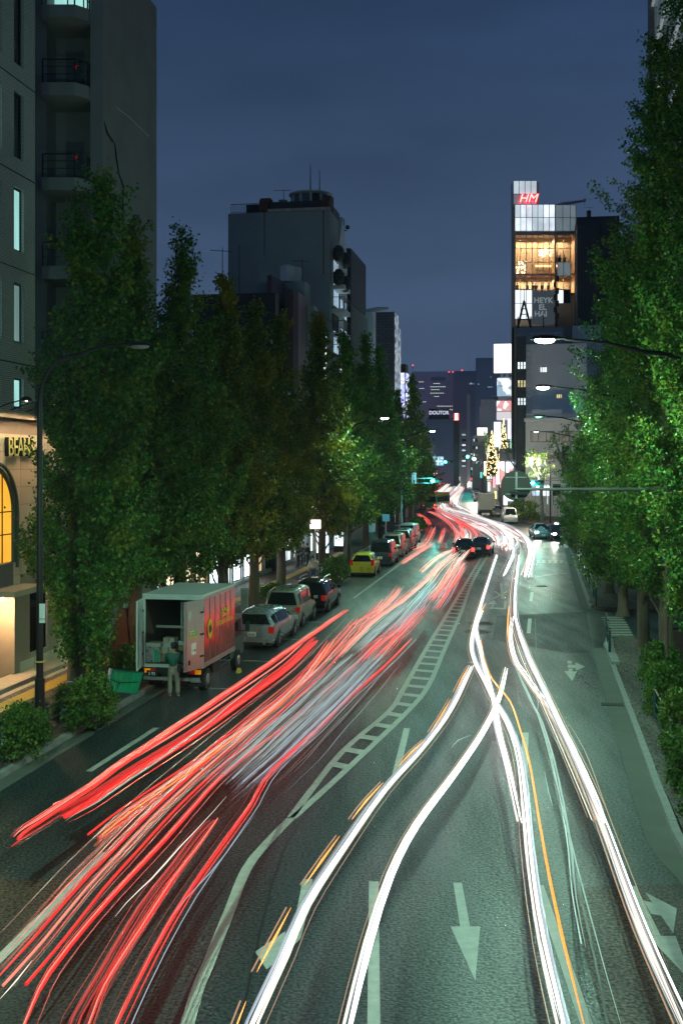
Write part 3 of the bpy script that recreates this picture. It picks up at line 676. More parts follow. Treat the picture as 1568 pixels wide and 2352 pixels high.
# upper wall with windows
rows = [(-75, 150), (213, 365), (432, 578), (650, 788), (868, 962)]
cols = [(32, 55), (-45, -22)]
rects = []
wins = []
for ci, (xa, xb) in enumerate(((33, 55), (-18, 5), (-75, -50))):
    for ri, (ya, yb) in enumerate(rows):
        u0, u1 = As(xa), As(xb); z1, z0_ = Az(ya, 44), Az(yb, 44)
        if ri == 4: z0_ = zb+.35
        rects.append((u0, u1, z0_-zb, z1-zb)); wins.append((ci, ri, u0, u1, z0_, z1))
w_ = MB(); w_.wall((0, 0, zb), (0, 1, 0), (0, 0, 1), Lu, zt-zb, rects, (1, 0, 0), .22)
w_.bb(-12, -.22, 0, Lu-.002, zb, zt-.01); w_.add([(0, Lu, zb), (-.22, Lu, zb), (-.22, Lu, zt), (0, Lu, zt)], [(0, 1, 2, 3)])
w_.build('wall', TILE, A)
for ci, ri, u0, u1, z0_, z1 in wins:
    pn = {2: P_TEAL, 3: P_TEAL2, 4: P_TEAL}.get(ri, GL_D) if ci == 0 else (P_TEAL2 if ri in (1, 3) else GL_D)
    window(A, (-.16, (u0+u1)/2, (z0_+z1)/2), u1-u0-.01, z1-z0_-.01, math.pi/2, pn, FRAME_D, 1, 1, bar=.07, dep=.06)
for k, yy in enumerate((185, 400, 618, 835)):   # wide joints between storeys
    MB().bb(-.01, .012, 0, Lu-.01, Az(yy, 44)-.02, Az(yy, 44)+.02).build('joint', FRAME_D, A)
# stone base with entrance, show window and arched window
e0, e1 = As(-30), As(34); sw0, sw1 = As(69), As(111)
ops = [(e0, e1, 0, 3.0), (sw0, sw1, .75, 3.1)]
w_ = MB(); w_.wall((0, 0, 0), (0, 1, 0), (0, 0, 1), Ls, zb, ops, (1, 0, 0), 2.2 if False else 1.4)
w_.bb(-12, -1.4, 0, Ls, 0, zb-.01); w_.add([(0, Ls, 0), (-1.4, Ls, 0), (-1.4, Ls, zb), (0, Ls, zb)], [(0, 1, 2, 3)])
w_.bb(-1.4, 0, 0, Ls, zb-.3, zb-.005)
w_.build('stone_wall', mat('stone_backing', (.25, .20, .15), .8, var=.1), A)
pm = {}
u = As(-60)
arch_c = As(22)-1.45; arch_z = z_at(1175, 38)
while u < Ls-.2:
    wdt = min(1.08, Ls-u)
    for r_ in range(15):
        z0_ = .02+r_*.6; z1 = z0_+.6
        uc = u+wdt/2
        if any(a-.02 < u+wdt and u < b+.02 and z0_ < d_-.0 and c+.0 < z1 for a, b, c, d_ in ops): continue
        if z1 > zb: continue
        k = round(wdt, 2)
        if k not in pm: pm[k] = MB().bb(0, .028, .009, wdt-.009, .009, .591).mesh('stone_panel', STONE)
        obj('stone_panel', pm[k], A, (random.uniform(.001, .005), u, z0_))
    u += 1.08
MB().bb(-.1, .16, 0, Ls+.1, zb-.02, zb+.14).build('cornice', STONE, A)
# arched window
b = MB(); R_ = 1.45; zc = arch_z; zl = z_at(1290, 38)
pts = [(-R_, zl-zc)]+[(-R_*math.cos(math.pi*i/20), R_*math.sin(math.pi*i/20)) for i in range(21)]+[(R_, zl-zc)]
b.prism(pts, .04, .09, lambda v: Vector((v.z, arch_c+v.x, zc+v.y))); aw = b.build('arched_window', P_ORANGE, A); aw['label'] = 'arched window glowing orange'
b = MB(); b.tube([Vector((.12, arch_c+p[0]*1.02, zc+p[1]*1.02)) for p in pts], .09, 6); b.tube([Vector((.2, arch_c+p[0]*1.13, zc+p[1]*1.13)) for p in pts], .06, 6); b.build('arch_frame', mat('bronze_green', (.05, .07, .06), .5, .4), aw)
b = MB()
for q in (-.5, 0, .5): b.bb(.09, .12, arch_c+q*R_-.02, arch_c+q*R_+.02, zl, zc+R_*math.sqrt(1-q*q)-.05)
for q in (.0, -.75): b.bb(.09, .12, arch_c-R_+.04, arch_c+R_-.04, zc+q-.02, zc+q+.02)
b.build('glazing_bar', FRAME_D, aw)
MB().bb(.03, .12, arch_c-R_, arch_c+R_+.05, 3.35, zl-.06).build('panel_below_arch', mat('slate_panel', (.10, .11, .12), .4, .2), A)
MB().bb(.03, .95, e0, As(52), 3.12, 3.30).build('canopy', STONE, A)
# vestibule
MB().bb(-1.39, -1.33, e0+.01, e1-.01, 0, 2.98).build('entrance_back_wall', mat('warm_wall', (.45, .36, .26), .6), A)
b = MB()
for i in range(6): b.sphere((-.25+.0*i, e1-.35-i*.32, 2.86), .05, 8, 5)
bulbs = b.build('ceiling_bulbs', emis('warm_bulb', (1., .75, .5), 30), A)
# show window
MB().bb(-1.38, -1.30, sw0+.01, sw1-.01, .76, 3.08).build('display_back', mat('display_white', (.7, .68, .62), .7), A)
MB().bb(-1.28, -.06, sw0+.01, sw1-.01, .76, .80).build('display_floor', mat('display_wood', (.55, .36, .18), .5), A)
MB().bb(-.9, -.3, sw0+.1, sw1-.1, 3.0, 3.06).build('display_light', emis('display_lamp', (1, .95, .88), 14), A)
MB().bb(-.06, -.045, sw0+.01, sw1-.01, .78, 3.08).build('display_glass', glass_mat(), A)
def star_thing(parent_loc, label):
    t = thing('star_decoration', label, 'decoration', parent_loc, -ANG)
    pts = []
    for i in range(16): r_ = (.42, .16, .30, .16)[i % 4]; a_ = math.pi*2*i/16+math.pi/2; pts.append((r_*math.cos(a_), r_*math.sin(a_)*1.25+.5))
    b = MB(); b.prism(pts, -.03, .03, lambda v: Vector((v.z, v.x, v.y))); b.build('star', emis('star_white', (1, .97, .9), 2.4), t)
    MB().cyl((0, 0, -.28), (0, 0, .12), .012, n=6).build('stem', FRAME_L, t)
q = S(s0+(sw0+sw1)/2-.1, TF-.55, .80+.28); star_thing(q, 'white star ornament standing in the show window by the lamp post')
t = thing('mannequin', 'dark dressed mannequin in the lit show window', 'mannequin', S(s0+(sw0+sw1)/2+.35, TF-.85, .80), -ANG)
b = MB(); b.lathe([(.12, 0), (.14, .35), (.19, .8), (.15, 1.0), (.21, 1.35), (.07, 1.5)], 10); b.build('dress', mat('navy_cloth', (.03, .04, .08), .8), t)
b = MB(); b.sphere((0, 0, 1.64), .1, 8, 6, (1, 1, 1.2)); b.build('head', STONE, t)
MB().bb(-.02, .04, As(145), As(153), 2.2, 3.0).build('small_sign', emis('orange_sign', (1, .35, .03), 1.1), A)
# shop letters; dark bodies behind the faces draw their shaded sides
BRASS = mat('brass_letter', (.46, .46, .16), .5, .1, var=.05)
for k, (ch, x) in enumerate((('B', 14.5), ('E', 26), ('A', 37), ('M', 51), ('S', 64), ('', 0))):
    if ch: o = text(ch, .92, FRAME_D, A, (.10, As(x), Az(1029, x)), math.pi/2, .14, .002, 'shop_letter', sx=.78); text(ch, .92, BRASS, o, (0, 0, .08), 0, .02, .004, 'letter_face', rx=0)
# gooseneck wall lamps above the cornice
for k, x in enumerate((-8, 26, 62, 96, 130)):
    lp = thing('wall_lamp', ['gooseneck wall lamp at the left edge over the stone front', 'gooseneck wall lamp above the letter E', 'gooseneck wall lamp above the last letter', 'gooseneck wall lamp hidden in the leaves over the stone front', 'gooseneck wall lamp at the end of the stone front'][k], 'wall lamp', S(s0+As(x), TF+.0, zb+.2), -ANG, 'wall lamps above the stone front')
    b = MB(); b.tube([(-.2, 0, 0), (.4, 0, .22), (1.05, 0, .38)], .022, 6); b.build('arm', FRAME_D, lp)
    b = MB(); b.lathe([(.05, .1), (.14, .06), (.2, -.04), (.19, -.045)], 12, (1.05, 0, .36)); b.build('shade', FRAME_D, lp)
    b = MB(); b.sphere((1.05, 0, .33), .05, 8, 5); b.build('bulb', emis('flood_bulb', (1, .78, .5), 8), lp)
    ld = bpy.data.lights.new('lamp_light', 'SPOT'); ld.energy = 165; ld.color = (1, .74, .45); ld.spot_size = math.radians(95); ld.spot_blend = .7; ld.shadow_soft_size = .06
    lo = bpy.data.objects.new('lamp_light', ld); COL.objects.link(lo); lo.parent = lp; lo.location = (1.05, 0, .26); lo.rotation_euler = (0, math.radians(30), 0)
# entrance light
def pt_light(name, loc, e, col, parent, size=.08):
    ld = bpy.data.lights.new(name, 'POINT'); ld.energy = e; ld.color = col; ld.shadow_soft_size = size
    lo = bpy.data.objects.new(name, ld); COL.objects.link(lo); lo.location = loc; lo.parent = parent; return lo
pt_light('entrance_light', (-.25, e1-1.0, 2.7), 420, (1, .66, .34), A)
pt_light('display_lamp_light', (-.5, (sw0+sw1)/2, 2.85), 160, (1, .92, .8), A)
# ---- concrete building with recessed balconies
CONB = mat('board_concrete', (.27, .28, .28), .85, var=.14, scale=.8, bump=.2, bscale=8)
Yb = Yt(237, TF); Yb2 = Yt(360, TF)
c0 = Vector(((237-PX)*Yb/PXF, Yb, 0)); c1 = Vector(((360-PX)*Yb2/PXF, Yb2, 0))
B = thing('concrete_building', 'tall bare concrete building with recessed emergency balconies behind the tiled one', 'building', (c0.x, c0.y, 0))
def bx(x): return (x-237)*Yb/PXF
def bz(y): return z_at(y, Yb)
topz = z_at(17, Yb2); Wb = 9.0
lev = [(-170, 28), (55, 204), (232, 418), (443, 618), (645, 820), (846, 1010)]
rects = [(Wb+bx(108), Wb+bx(208), bz(b_), bz(a_)) for a_, b_ in lev]
w_ = MB(); w_.wall((-Wb, 0, 0), (1, 0, 0), (0, 0, 1), Wb, topz, rects, (0, -1, 0), 1.5)
w_.add([(-Wb, 1.5, 0), (0, 1.5, 0), (0, 1.5, topz), (-Wb, 1.5, topz)], [(0, 1, 2, 3)])
d1 = c1-c0
w_.add([(0, 0, 0), (d1.x, d1.y, 0), (d1.x, d1.y, topz), (0, 0, topz), (-Wb, 0, 0), (-Wb, d1.y, 0), (-Wb, d1.y, topz), (-Wb, 0, topz)], [(0, 1, 2, 3), (4, 5, 6, 7), (1, 5, 6, 2), (3, 2, 6, 7)])
w_.build('wall', CONB, B)
DOORM = mat('blue_grey_door', (.12, .15, .18), .5, var=.05)
for i, (a_, b_) in enumerate(lev):
    z0_ = bz(b_)
    if i == 0:
        window(B, (bx(158), 1.3, z0_+1.2), 2.0, 2.3, 0, P_TEAL, FRAME_D, 3, 1); 
    else:
        d_ = MB().bb(bx(133), bx(175), 1.42, 1.49, z0_+.02, z0_+2.05).build('door', DOORM, B)
        MB().bb(bx(171)-.02, bx(171)+.03, 1.36, 1.42, z0_+1.0, z0_+1.06).build('handle', FRAME_L, d_)
        b = MB(); xx = bx(155); zz = z0_+1.25+.1; b.prism([(xx-.1, zz+.1), (xx+.1, zz+.1), (xx, zz-.08)], 1.40, 1.415, lambda v: Vector((v.x, v.z, v.y))); b.build('rescue_mark', emis('rescue_glow', (.8, .02, .01), .22, (.5, .02, .01)), d_)  # red door marks painted with a faint glow, no lamp behind
    sl = [(bx(108), 1.4), (bx(108), -.8), (bx(208)-.45, -.8), (bx(208)+.0, -.35), (bx(208), 1.4)]
    b = MB(); b.prism(sl, z0_-.52, z0_-.002); b.build('balcony_slab', CONB, B)
    b = MB(); top = 0.95
    P_ = [(bx(108)+.03, -.74), (bx(208)-.47, -.74), (bx(208)-.04, -.32), (bx(208)-.04, .02)]
    for zz, r_ in ((top, .03), (top*.7, .016), (top*.38, .016)): b.tube([(x, y, z0_+zz) for x, y in P_], r_, 6)
    for x, y in P_: b.cyl((x, y, z0_), (x, y, z0_+top), .035, n=6)
    b.build('railing', FRAME_D, B)
ck = [(239, 280), (245, 305), (258, 325), (263, 328), (266, 360), (272, 398), (282, 428), (281, 460), (282, 500), (279, 535), (286, 565), (292, 595), (291, 625)]
def onB(x, y): Y = Yt(x, TF); return Vector(((x-PX)*Y/PXF-c0.x+.012, Y-c0.y, z_at(y, Y)))
b = MB(); b.tube([onB(*p) for p in ck], [.02, .06, .07, .03, .05, .04, .07, .04, .05, .03, .04, .06, .03], 5); b.build('crack', FRAME_D, B)
cb = MB(); cb.tube([onB(*p) for p in ((268, 247), (300, 272), (342, 313))], .015, 4); cb.build('cable', FRAME_L, B)
# ---- helper for plain street blocks
def block(name, label, xl, xc, xf, ytop, m, t_=TF, cat='building', yb=None, depth=None, side=None):
    "front face seen from the camera between xl and xc; street face from xc to xf"
    Y = Yt(xc, t_); Yf = Yt(xf, t_) if depth is None else Y+depth; w = (xc-xl)*Y/PXF; X = (xc-PX)*Y/PXF
    r_ = thing(name, label, cat, (X, Y, 0), -ANG); L_ = (Yf-Y)/CA; Z = z_at(ytop, Y)
    b = MB(); b.bb(-w/CA, 0, 0, L_, 0, Z); b.build('wall', m, r_)
    if side is not None: MB().bb(0.0, .05, .05, L_-.05, .1, Z-.1).build('street_face', side, r_)
    return r_, w/CA, L_, Z, Y
GREYB = mat('grey_render', (.24, .28, .29), .85, var=.12, scale=.4, bump=.1, bscale=5)
RUST = mat('rusty_steel', (.10, .035, .022), .8, var=.4, scale=2)
BRICKR = brick_mat('brown_tile', (.13, .05, .045), (.10, .04, .04), (.05, .03, .03), .24, .07)
WING_LIT = brick_mat('lit_wing_tile', (.25, .17, .21), (.21, .14, .18), (.10, .08, .09), .24, .07)  # lit sides of the brown wing walls, painted as a lighter tile
DARKB = mat('black_cladding', (.016, .017, .020), .5, var=.15, scale=2)
WHITEB = mat('white_cladding', (.55, .57, .60), .5, var=.08, scale=1)
# big grey building with drum
Cb, w, L_, Z, Y = block('grey_building', 'big blank grey building with a round glazed drum and two masts on its roof', 520, 757, 778, 482, GREYB)
def cx(x): return (x-757)*Y/PXF
MB().bb(cx(612), cx(757), -.1, .3, Z, Z+.25).build('roof_edge', mat('pale_rust_edge', (.38, .34, .30), .8, var=.3, scale=2), Cb)
MB().bb(cx(615), cx(752), .4, 6, Z+.0, Z+.95).build('roof_slab', DARKB, Cb)
def curved(x0, x1, flip):
    b = MB(); pts = [(0, 0), (0, .5), (.2, 1.0), (.6, 1.35), (1.2, 1.5), (2.2, 1.5), (2.2, 0)]
    b.prism([(p[0], p[1]) for p in pts], x0, x1, lambda v: Vector((v.z, v.x-.05, Z+v.y))); return b.build('curved_fin', RUST, Cb)
curved(cx(590), cx(610), 0); curved(cx(738), cx(756), 1)
MB().bb(cx(606), cx(632), 2.0, 4.5, Z, Z+1.25).build('plant_box', RUST, Cb)
dr = MB(); dr.lathe([(1.72, 0), (1.72, .95)], 24, (cx(697), 3.0, Z+.95)); drum = dr.build('roof_drum', GL_D, Cb)
b = MB(); b.lathe([(1.78, 0), (1.82, .12), (1.78, .2)], 24, (cx(697), 3.0, Z+.9)); b.lathe([(1.8, .0), (1.95, .12), (1.95, .22), (1.7, .28)], 24, (cx(697), 3.0, Z+1.85)); 
for k in range(12): a_ = k*math.pi/6+.2; b.box((cx(697)+1.74*math.cos(a_), 3+1.74*math.sin(a_), Z+1.42), (.10, .2, .95), Matrix.Rotation(a_, 3, 'Z'))
b.build('drum_frame', FRAME_L, drum)
b = MB(); b.cyl((cx(696), 3, Z+2), (cx(696), 3, z_at(351, Y)), .07, .02, 6); b.cyl((cx(718), 3, Z+2), (cx(718), 3, z_at(368, Y)), .06, .02, 6); b.build('mast', FRAME_D, Cb)
def antenna(parent, x, y, z0_, h, n=6, name='antenna'):
    b = MB(); b.cyl((x, y, z0_), (x, y, z0_+h), .035, .025, 6); b.cyl((x-.9, y, z0_+h*.95), (x+.7, y, z0_+h*.9), .02, n=4)
    for i in range(n): xx = x-.8+i*.28; b.cyl((xx, y-.25, z0_+h*.94), (xx, y+.25, z0_+h*.94), .012, n=4)
    b.build(name, FRAME_D, parent)
antenna(Cb, cx(640), 1.5, Z+.9, 1.4)
b = MB(); b.lathe([(.0, 0), (.25, .05), (.42, .2)], 12, (cx(641), 1, Z+1)); b.build('dish', FRAME_L, Cb)
MB().bb(cx(553), cx(586), 1, 2.6, Z, Z+.95).build('plant_box', FRAME_D, Cb)
b = MB()
for i in range(18): xx = cx(523)+i*(cx(588)-cx(523))/17; b.cyl((xx, .05, Z), (xx, .05, Z+.8), .018, n=4)
b.tube([(cx(523), .05, Z+.8), (cx(588), .05, Z+.8)], .03, 5); b.tube([(cx(523), .05, Z+.1), (cx(588), .05, Z+.1)], .02, 5); b.build('railing', FRAME_D, Cb)
for i in range(5):
    zz = z_at((650, 705, 760, 815, 870)[i], Y)
    sl = MB().bb(0, 1.1, 1.0, 4.2, zz-.35, zz).build('balcony', WHITEB, Cb); b = MB()
    for k in range(9): b.cyl((1.05, 1.05+k*.38, zz), (1.05, 1.05+k*.38, zz+1), .02, n=4)
    b.tube([(.02, 1.05, zz+1), (1.05, 1.05, zz+1), (1.05, 4.15, zz+1)], .03, 5); b.build('rail', FRAME_D, sl)
    window(Cb, (.04, 2.6, zz+1.3), 2.6, 2.0, math.pi/2, P_COOL if i in (0, 1, 3) else GL_D, FRAME_D, 3, 1)
    if i < 2:
        for q in (0, 1): b = MB(); b.sphere((.6+q*.35, 1.0+q*1.3, zz+2.7-q*.4), .75, 10, 6, (.7, .9, 1.)); b.build('awning', DARKB, Cb)
st_ = MB(); st_.bb(cx(741), cx(744), -.012, -.002, Z-5.5, Z); st_.bb(cx(602), cx(604.5), -.012, -.002, Z-3.8, Z); st_.build('rust_stain', mat('rust_stain', (.12, .09, .05), .9, var=.5, scale=1.5), Cb)
# gabled white building beyond it
Gb, w, L2, Z2, Y2 = block('gabled_building', 'pale building with a pointed gable, lit windows and corner lights', 772, 776, 797, 575, WHITEB)
b = MB(); b.prism([(0, 0), (L2*.5, 3.5), (L2, 0)], -3, .02, lambda v: Vector((v.z, v.x, Z2+v.y))); b.build('gable', WHITEB, Gb)
for i in range(4):
    for j in range(2): window(Gb, (.03, L2*(.3+.4*j), Z2-2.4-i*2.6), 1.5, 1.7, math.pi/2, P_COOL if (i+j) % 3 else P_WHITE, FRAME_D, 2, 1)
# dark building with the glowing edge
Db, w, L3, Z3, Y3 = block('dark_glass_building', 'dark building with a white light line down its corner, beyond the grey one', 791, 804, 839, 570, DARKB)
MB().bb(-1.6, -1.5, -.06, -.02, Z3-10.5, Z3-.8).build('light_line', emis('led_line', (.8, .92, 1.), 1.6), Db)
MB().bb(-1.6, -.2, -.06, -.02, Z3-1.0, Z3-.9).build('light_line', emis('led_line', (.8, .92, 1.), 1.6), Db)
MB().bb(0, .06, .2, L3-.1, Z3-5.2, Z3).build('upper_cladding', mat('smooth_grey', (.08, .085, .11), .8), Db)
for i in range(9): MB().bb(0, .3, .5+i*(L3-1)/8, .62+i*(L3-1)/8, 2, Z3-5.5).build('fin', FRAME_L, Db)
b = MB(); b.cyl((-.9, .5, Z3), (-.9, .5, Z3+2.4), .06, n=6); b.box((-.9, .5, Z3+2.6), (.5, .4, .6)); b.cyl((-.4, .5, Z3+1.8), (-.9, .5, Z3+1.8), .05, n=5); b.sphere((-.35, .5, Z3+2.1), .22, 8, 5); b.build('roof_siren', FRAME_D, Db)
Eb, w, L4, Z4, Y4 = block('white_curved_building', 'small white smooth-walled building between the dark and the patterned one', 841, 856, 862, 716, WHITEB)
b = MB()
for k in range(4): b.box((-.2+k*.35, .5+k*.2, Z4+.2+.1*k), (1.4, .06, .3), Matrix.Rotation(.25, 3, 'Z'))
b.build('sunshade', FRAME_L, Eb)
CHEV = brick_mat('chevron_cladding', (.10, .10, .12), (.13, .13, .15), (.05, .05, .06), .8, .35)
SPARK = print_mat('glitter_face', ((.25, .32, .4), (.5, .65, .8), (.12, .15, .2), (.8, .9, 1.)), 2.2, .55)
block('patterned_building', 'dark building with a woven cladding pattern and a glittering street face', 863, 906, 914, 716, CHEV, side=SPARK)
block('slim_lit_building', 'slim building with a glittering pale edge beyond the patterned one', 908, 915, 919, 752, CHEV, side=SPARK)
Hb, w, L5, Z5, Y5 = block('screen_building', 'building carrying a violet lit screen above the left trees', 917, 931, 937, 836, DARKB)
MB().bb(.0, .12, .3, L5, Z5-9.5, Z5-1.2).build('screen', print_mat('violet_screen', ((.1, .12, .6), (.8, .85, 1), (.3, .35, .9), (1, 1, 1)), .5, 1.5, 'NOISE'), Hb)
MB().bb(-2.6, -.1, -.12, -.02, Z5-9.0, Z5-1.2).build('screen', print_mat('violet_screen', ((.1,)*3,)*3, .5, 1.5, 'NOISE'), Hb)
# low buildings in front of the big grey one
Lb, w, L6, Z6, Y6 = block('black_roofed_building', 'low black building behind the left trees with a thin antenna', 440, 632, 640, 672, DARKB)
antenna(Lb, (488-632)*Y6/PXF, 2, Z6, 3.6, 7); b = MB(); b.cyl(((520-632)*Y6/PXF, 3, Z6), ((520-632)*Y6/PXF, 3, Z6+3.9), .03, n=5); b.build('mast', FRAME_D, Lb)
Mb, w, L7, Z7, Y7 = block('tank_building', 'building with brown tiled wing walls and a pale roof water tank', 575, 700, 712, 646, GREYB)
def mx(x): return (x-700)*Y7/PXF
MB().bb(mx(630), mx(640), -2.6, .0, 2, Z7+.1).build('wing_wall', BRICKR, Mb)
MB().bb(mx(640.2), mx(653), -2.6, .0, 2, Z7-.1).build('wing_wall', WING_LIT, Mb)
MB().bb(mx(682), mx(694), -3.4, -.01, 2, Z7-1.2).build('wing_wall', BRICKR, Mb)
MB().bb(mx(694.2), mx(706), -3.4, -.01, 2, Z7-1.3).build('wing_wall', WING_LIT, Mb)
b = MB(); b.lathe([(.62, 0), (.62, 1.1), (.45, 1.25), (.15, 1.35)], 12, (mx(655), .8, Z7+.1)); b.lathe([(.55, 0), (.55, 1.1), (.4, 1.2)], 12, (mx(668), 1.3, Z7+.1)); b.build('water_tank', WHITEB, Mb)
antenna(Mb, mx(690), .6, Z7, 1.8, 5)
MB().bb(mx(707), mx(722), -.2, 1.4, Z7-5, Z7-1.9).build('plant_box', GREYB, Mb)
Nb, w, L8, Z8, Y8 = block('tile_annex', 'small pale tiled annex with a bright vertical light strip left of the gabled building', 712, 752, 756, 760, brick_mat('pale_tile', (.32, .36, .36), (.28, .33, .33), (.12, .14, .14), .25, .25))
MB().bb(-.28, -.12, -.08, -.01, Z8-4.2, Z8-.4).build('light_strip', emis('strip_white', (.85, 1, .97), 2.6), Nb)
# shops behind the left trees: one thing each, with lit fronts
def shop(s1, s2, h, label, wallm, panes, seed, t_=TF-.2):
    r_ = frame_root('shop_building', label, 'building', s1, t_); rng = random.Random(seed); L_ = s2-s1
    n = max(1, int(L_/2.4)); rects = []; pl = []
    for i in range(n): u0 = L_*i/n+.25; rects.append((u0, L_*(i+1)/n-.2, .35, 3.0)); pl.append((rects[-1], rng.choice(panes)))
    nf = int((h-4)/3.3)
    for f in range(nf):
        for i in range(n): u0 = L_*i/n+.55; rects.append((u0, L_*(i+1)/n-.5, 4.6+f*3.3, 6.4+f*3.3)); pl.append((rects[-1], rng.choice([GL_D, GL_D, GL_D, P_TEAL2, P_COOL])))
    b = MB(); b.wall((0, 0, 0), (0, 1, 0), (0, 0, 1), L_-.04, h, rects, (1, 0, 0), .25); b.bb(-9, -.25, 0, L_-.05, 0, h-.01); b.add([(0, 0, 0), (-.25, 0, 0), (-.25, 0, h), (0, 0, h)], [(0, 1, 2, 3)]); b.bb(-.26, 0, 0, L_-.04, h-.005, h+.05); b.build('wall', wallm, r_)
    for (u0, u1, z0_, z1), pn in pl: window(r_, (-.18, (u0+u1)/2, (z0_+z1)/2), round(u1-u0-.02, 1), round(z1-z0_, 1), math.pi/2, pn, FRAME_D, 2, 1)
    MB().bb(0.0, .9, .1, L_-.1, 3.2, 3.3).build('canopy', FRAME_D, r_)
    fas = MB().bb(.0, .10, .3, L_-.3, 3.42, 4.0).build('fascia', rng.choice([emis('fascia_white', (.9, .95, 1), 1.5), emis('fascia_warm', (1, .7, .35), 1.2), WHITEB]), r_)
    return r_
SHOP_W = room_pane('shop_bright', (.80, .92, 1.), 6., .8, (1, 1, .8), .25)
SHOP_Y = room_pane('shop_warm', (1., .78, .5), 2.6, .8, (1, 1, .6), .35)
shop(s0+Ls+.1, 52.5, 12, 'white shop building with lit windows behind the delivery truck trees', WHITEB, [P_WHITE, SHOP_W, P_COOL], 1)
shop(52.6, 60, 14, 'shop with warm window light behind the second group of left trees', STONE, [SHOP_Y, SHOP_W], 2)
shop(60.1, 70, 11, 'bright white shop front behind the hedge by the pedestrians', WHITEB, [SHOP_W, SHOP_Y, SHOP_W], 3)
shop(70.1, 82, 13, 'shop front with mixed window light behind the yellow car', GREYB, [SHOP_W, P_WARM, GL_D, P_WHITE], 4)
shop(82.1, 96, 12, 'last shop front on the left before the crossing', STONE, [SHOP_W, P_WARM, P_WHITE], 5)
# ================================================================== RIGHT BUILDINGS
def fb(name, label, xl, xr, ytop, Y, depth, m, cat='building', rot=0.):
    X = ((xl+xr)/2-PX)*Y/PXF; rot = -ANG if xl > 1120 else -X/Y*.9; w = (xr-xl)*Y/PXF; Z = z_at(ytop, Y); r_ = thing(name, label, cat, (X, Y, 0), rot)
    MB().bb(-w/2, w/2, 0, depth, 0, Z).build('wall', m, r_)
    k = Y/PXF; cxp = (xl+xr)/2
    return r_, (lambda x: (x-cxp)*k), (lambda y: z_at(y, Y)), w, Z
def fwin(r_, fx, fz, x0, x1, y0, y1, pane, nx=1, ny=1, fr=FRAME_D, bar=.08, name='window'):
    return window(r_, ((fx(x0)+fx(x1))/2, -.02, (fz(y0)+fz(y1))/2), abs(fx(x1)-fx(x0)), abs(fz(y0)-fz(y1)), 0, pane, fr, nx, ny, bar=bar, dep=.14, name=name)
def fplate(r_, fx, fz, x0, x1, y0, y1, m, name, off=.1, th=.1, parent=None):
    return MB().bb(fx(x0), fx(x1), -off-th, -off, fz(y1), fz(y0)).build(name, m, parent or r_)
# ---- glass tower
Yh = 200.; kx = Yh/PXF
T_ = thing('glass_tower', 'tall glass tower with a red sign on top and warm restaurant floors', 'building', ((1250-PX)*kx, Yh, 0)); hx = lambda x: (x-1250)*kx; hz = lambda y: z_at(y, Yh)
STEEL = mat('steel_frame', (.35, .38, .40), .4, .4, var=.1)
CREAM = mat('cream_wall', (.55, .42, .30), .8, var=.2, scale=.3)
b = MB(); x0, x1 = hx(1180), hx(1322); b.bb(x0, x1, 3.0, 3.4, 0, hz(470)); b.bb(x0, x0+.25, 0, 3.0, 0, hz(470)); b.bb(x1-.25, x1, 0, 3.0, 0, hz(470)); b.bb(hx(1273), hx(1277), 0, 3.0, 0, hz(540)); b.build('wall', CREAM, T_)
for yy in (536, 628, 672, 749): b = MB(); b.bb(x0+.25, x1-.25, .1, 2.99, hz(yy+3), hz(yy)); b.build('floor_slab', CREAM, T_)
MB().bb(x0, x1, .02, 2.9, 0, hz(749.5)).build('lower_storeys', GREYB, T_)
FROST = [room_pane('frosted_bright', (.80, .90, 1.), 1.5, .35, (1, 1, .7), .45, (.3, .33, .36)), room_pane('frosted_mid', (.66, .78, .88), 1.0, .35, (1, 1, .7), .6, (.3, .33, .36)), room_pane('frosted_dim', (.38, .48, .52), .38, .35, (1, 1, .7), .7, (.3, .33, .36))]
def pane_grid(xsp, ysp, mfun, dep=.1):
    for i in range(len(xsp)-1):
        for j in range(len(ysp)-1):
            w = hx(xsp[i+1])-hx(xsp[i]); h = hz(ysp[j])-hz(ysp[j+1])
            k = ('pg', round(w, 2), round(h, 2), mfun(i, j).name)
            if k not in _W: _W[k] = MB().bb(-w/2+.05, w/2-.05, -.03, .03, -h/2+.05, h/2-.05).mesh('pane', mfun(i, j))
            obj('pane', _W[k], T_, (hx(xsp[i])+w/2, -dep, hz(ysp[j])-h/2))
    b = MB()
    for x in xsp: b.bb(hx(x)-.05, hx(x)+.05, -dep-.06, -dep+.06, hz(ysp[-1]), hz(ysp[0]))
    for y in ysp: b.bb(hx(xsp[0]), hx(xsp[-1]), -dep-.05, -dep+.05, hz(y)-.05, hz(y)+.05)
    b.build('mullion', STEEL, T_)
c7 = [1181.5+i*13.1 for i in range(8)]; c2 = [1275, 1292, 1307+4]
MB().bb(hx(1181), hx(1310), .1, 2.9, hz(533), hz(471)).build('crown_storey', WHITEB, T_)
pane_grid(c7, [470, 500, 531], lambda i, j: FROST[(0 if (i in (1, 2, 5, 6) or (j and i < 3)) else 1)])
pane_grid([1274.5, 1291, 1308, 1321], [471, 500, 531], lambda i, j: FROST[2])
MB().bb(hx(1178), hx(1232), .1, 2.8, hz(470.5), hz(416)).build('lantern_box', WHITEB, T_)
pane_grid([1178, 1191, 1204.5, 1218, 1231.5], [415.5, 446, 470], lambda i, j: FROST[1 if j == 0 else 2])
MB().bb(hx(1232), hx(1238), .3, 2.8, hz(470), hz(418)).build('side_box', FRAME_L, T_)
pane_grid(c7, [540, 571, 602.5, 634, 665], lambda i, j: glass_mat())
pane_grid([1279, 1293, 1309], [540, 571, 602.5, 634, 665], lambda i, j: glass_mat() if j != 2 else FROST[2])
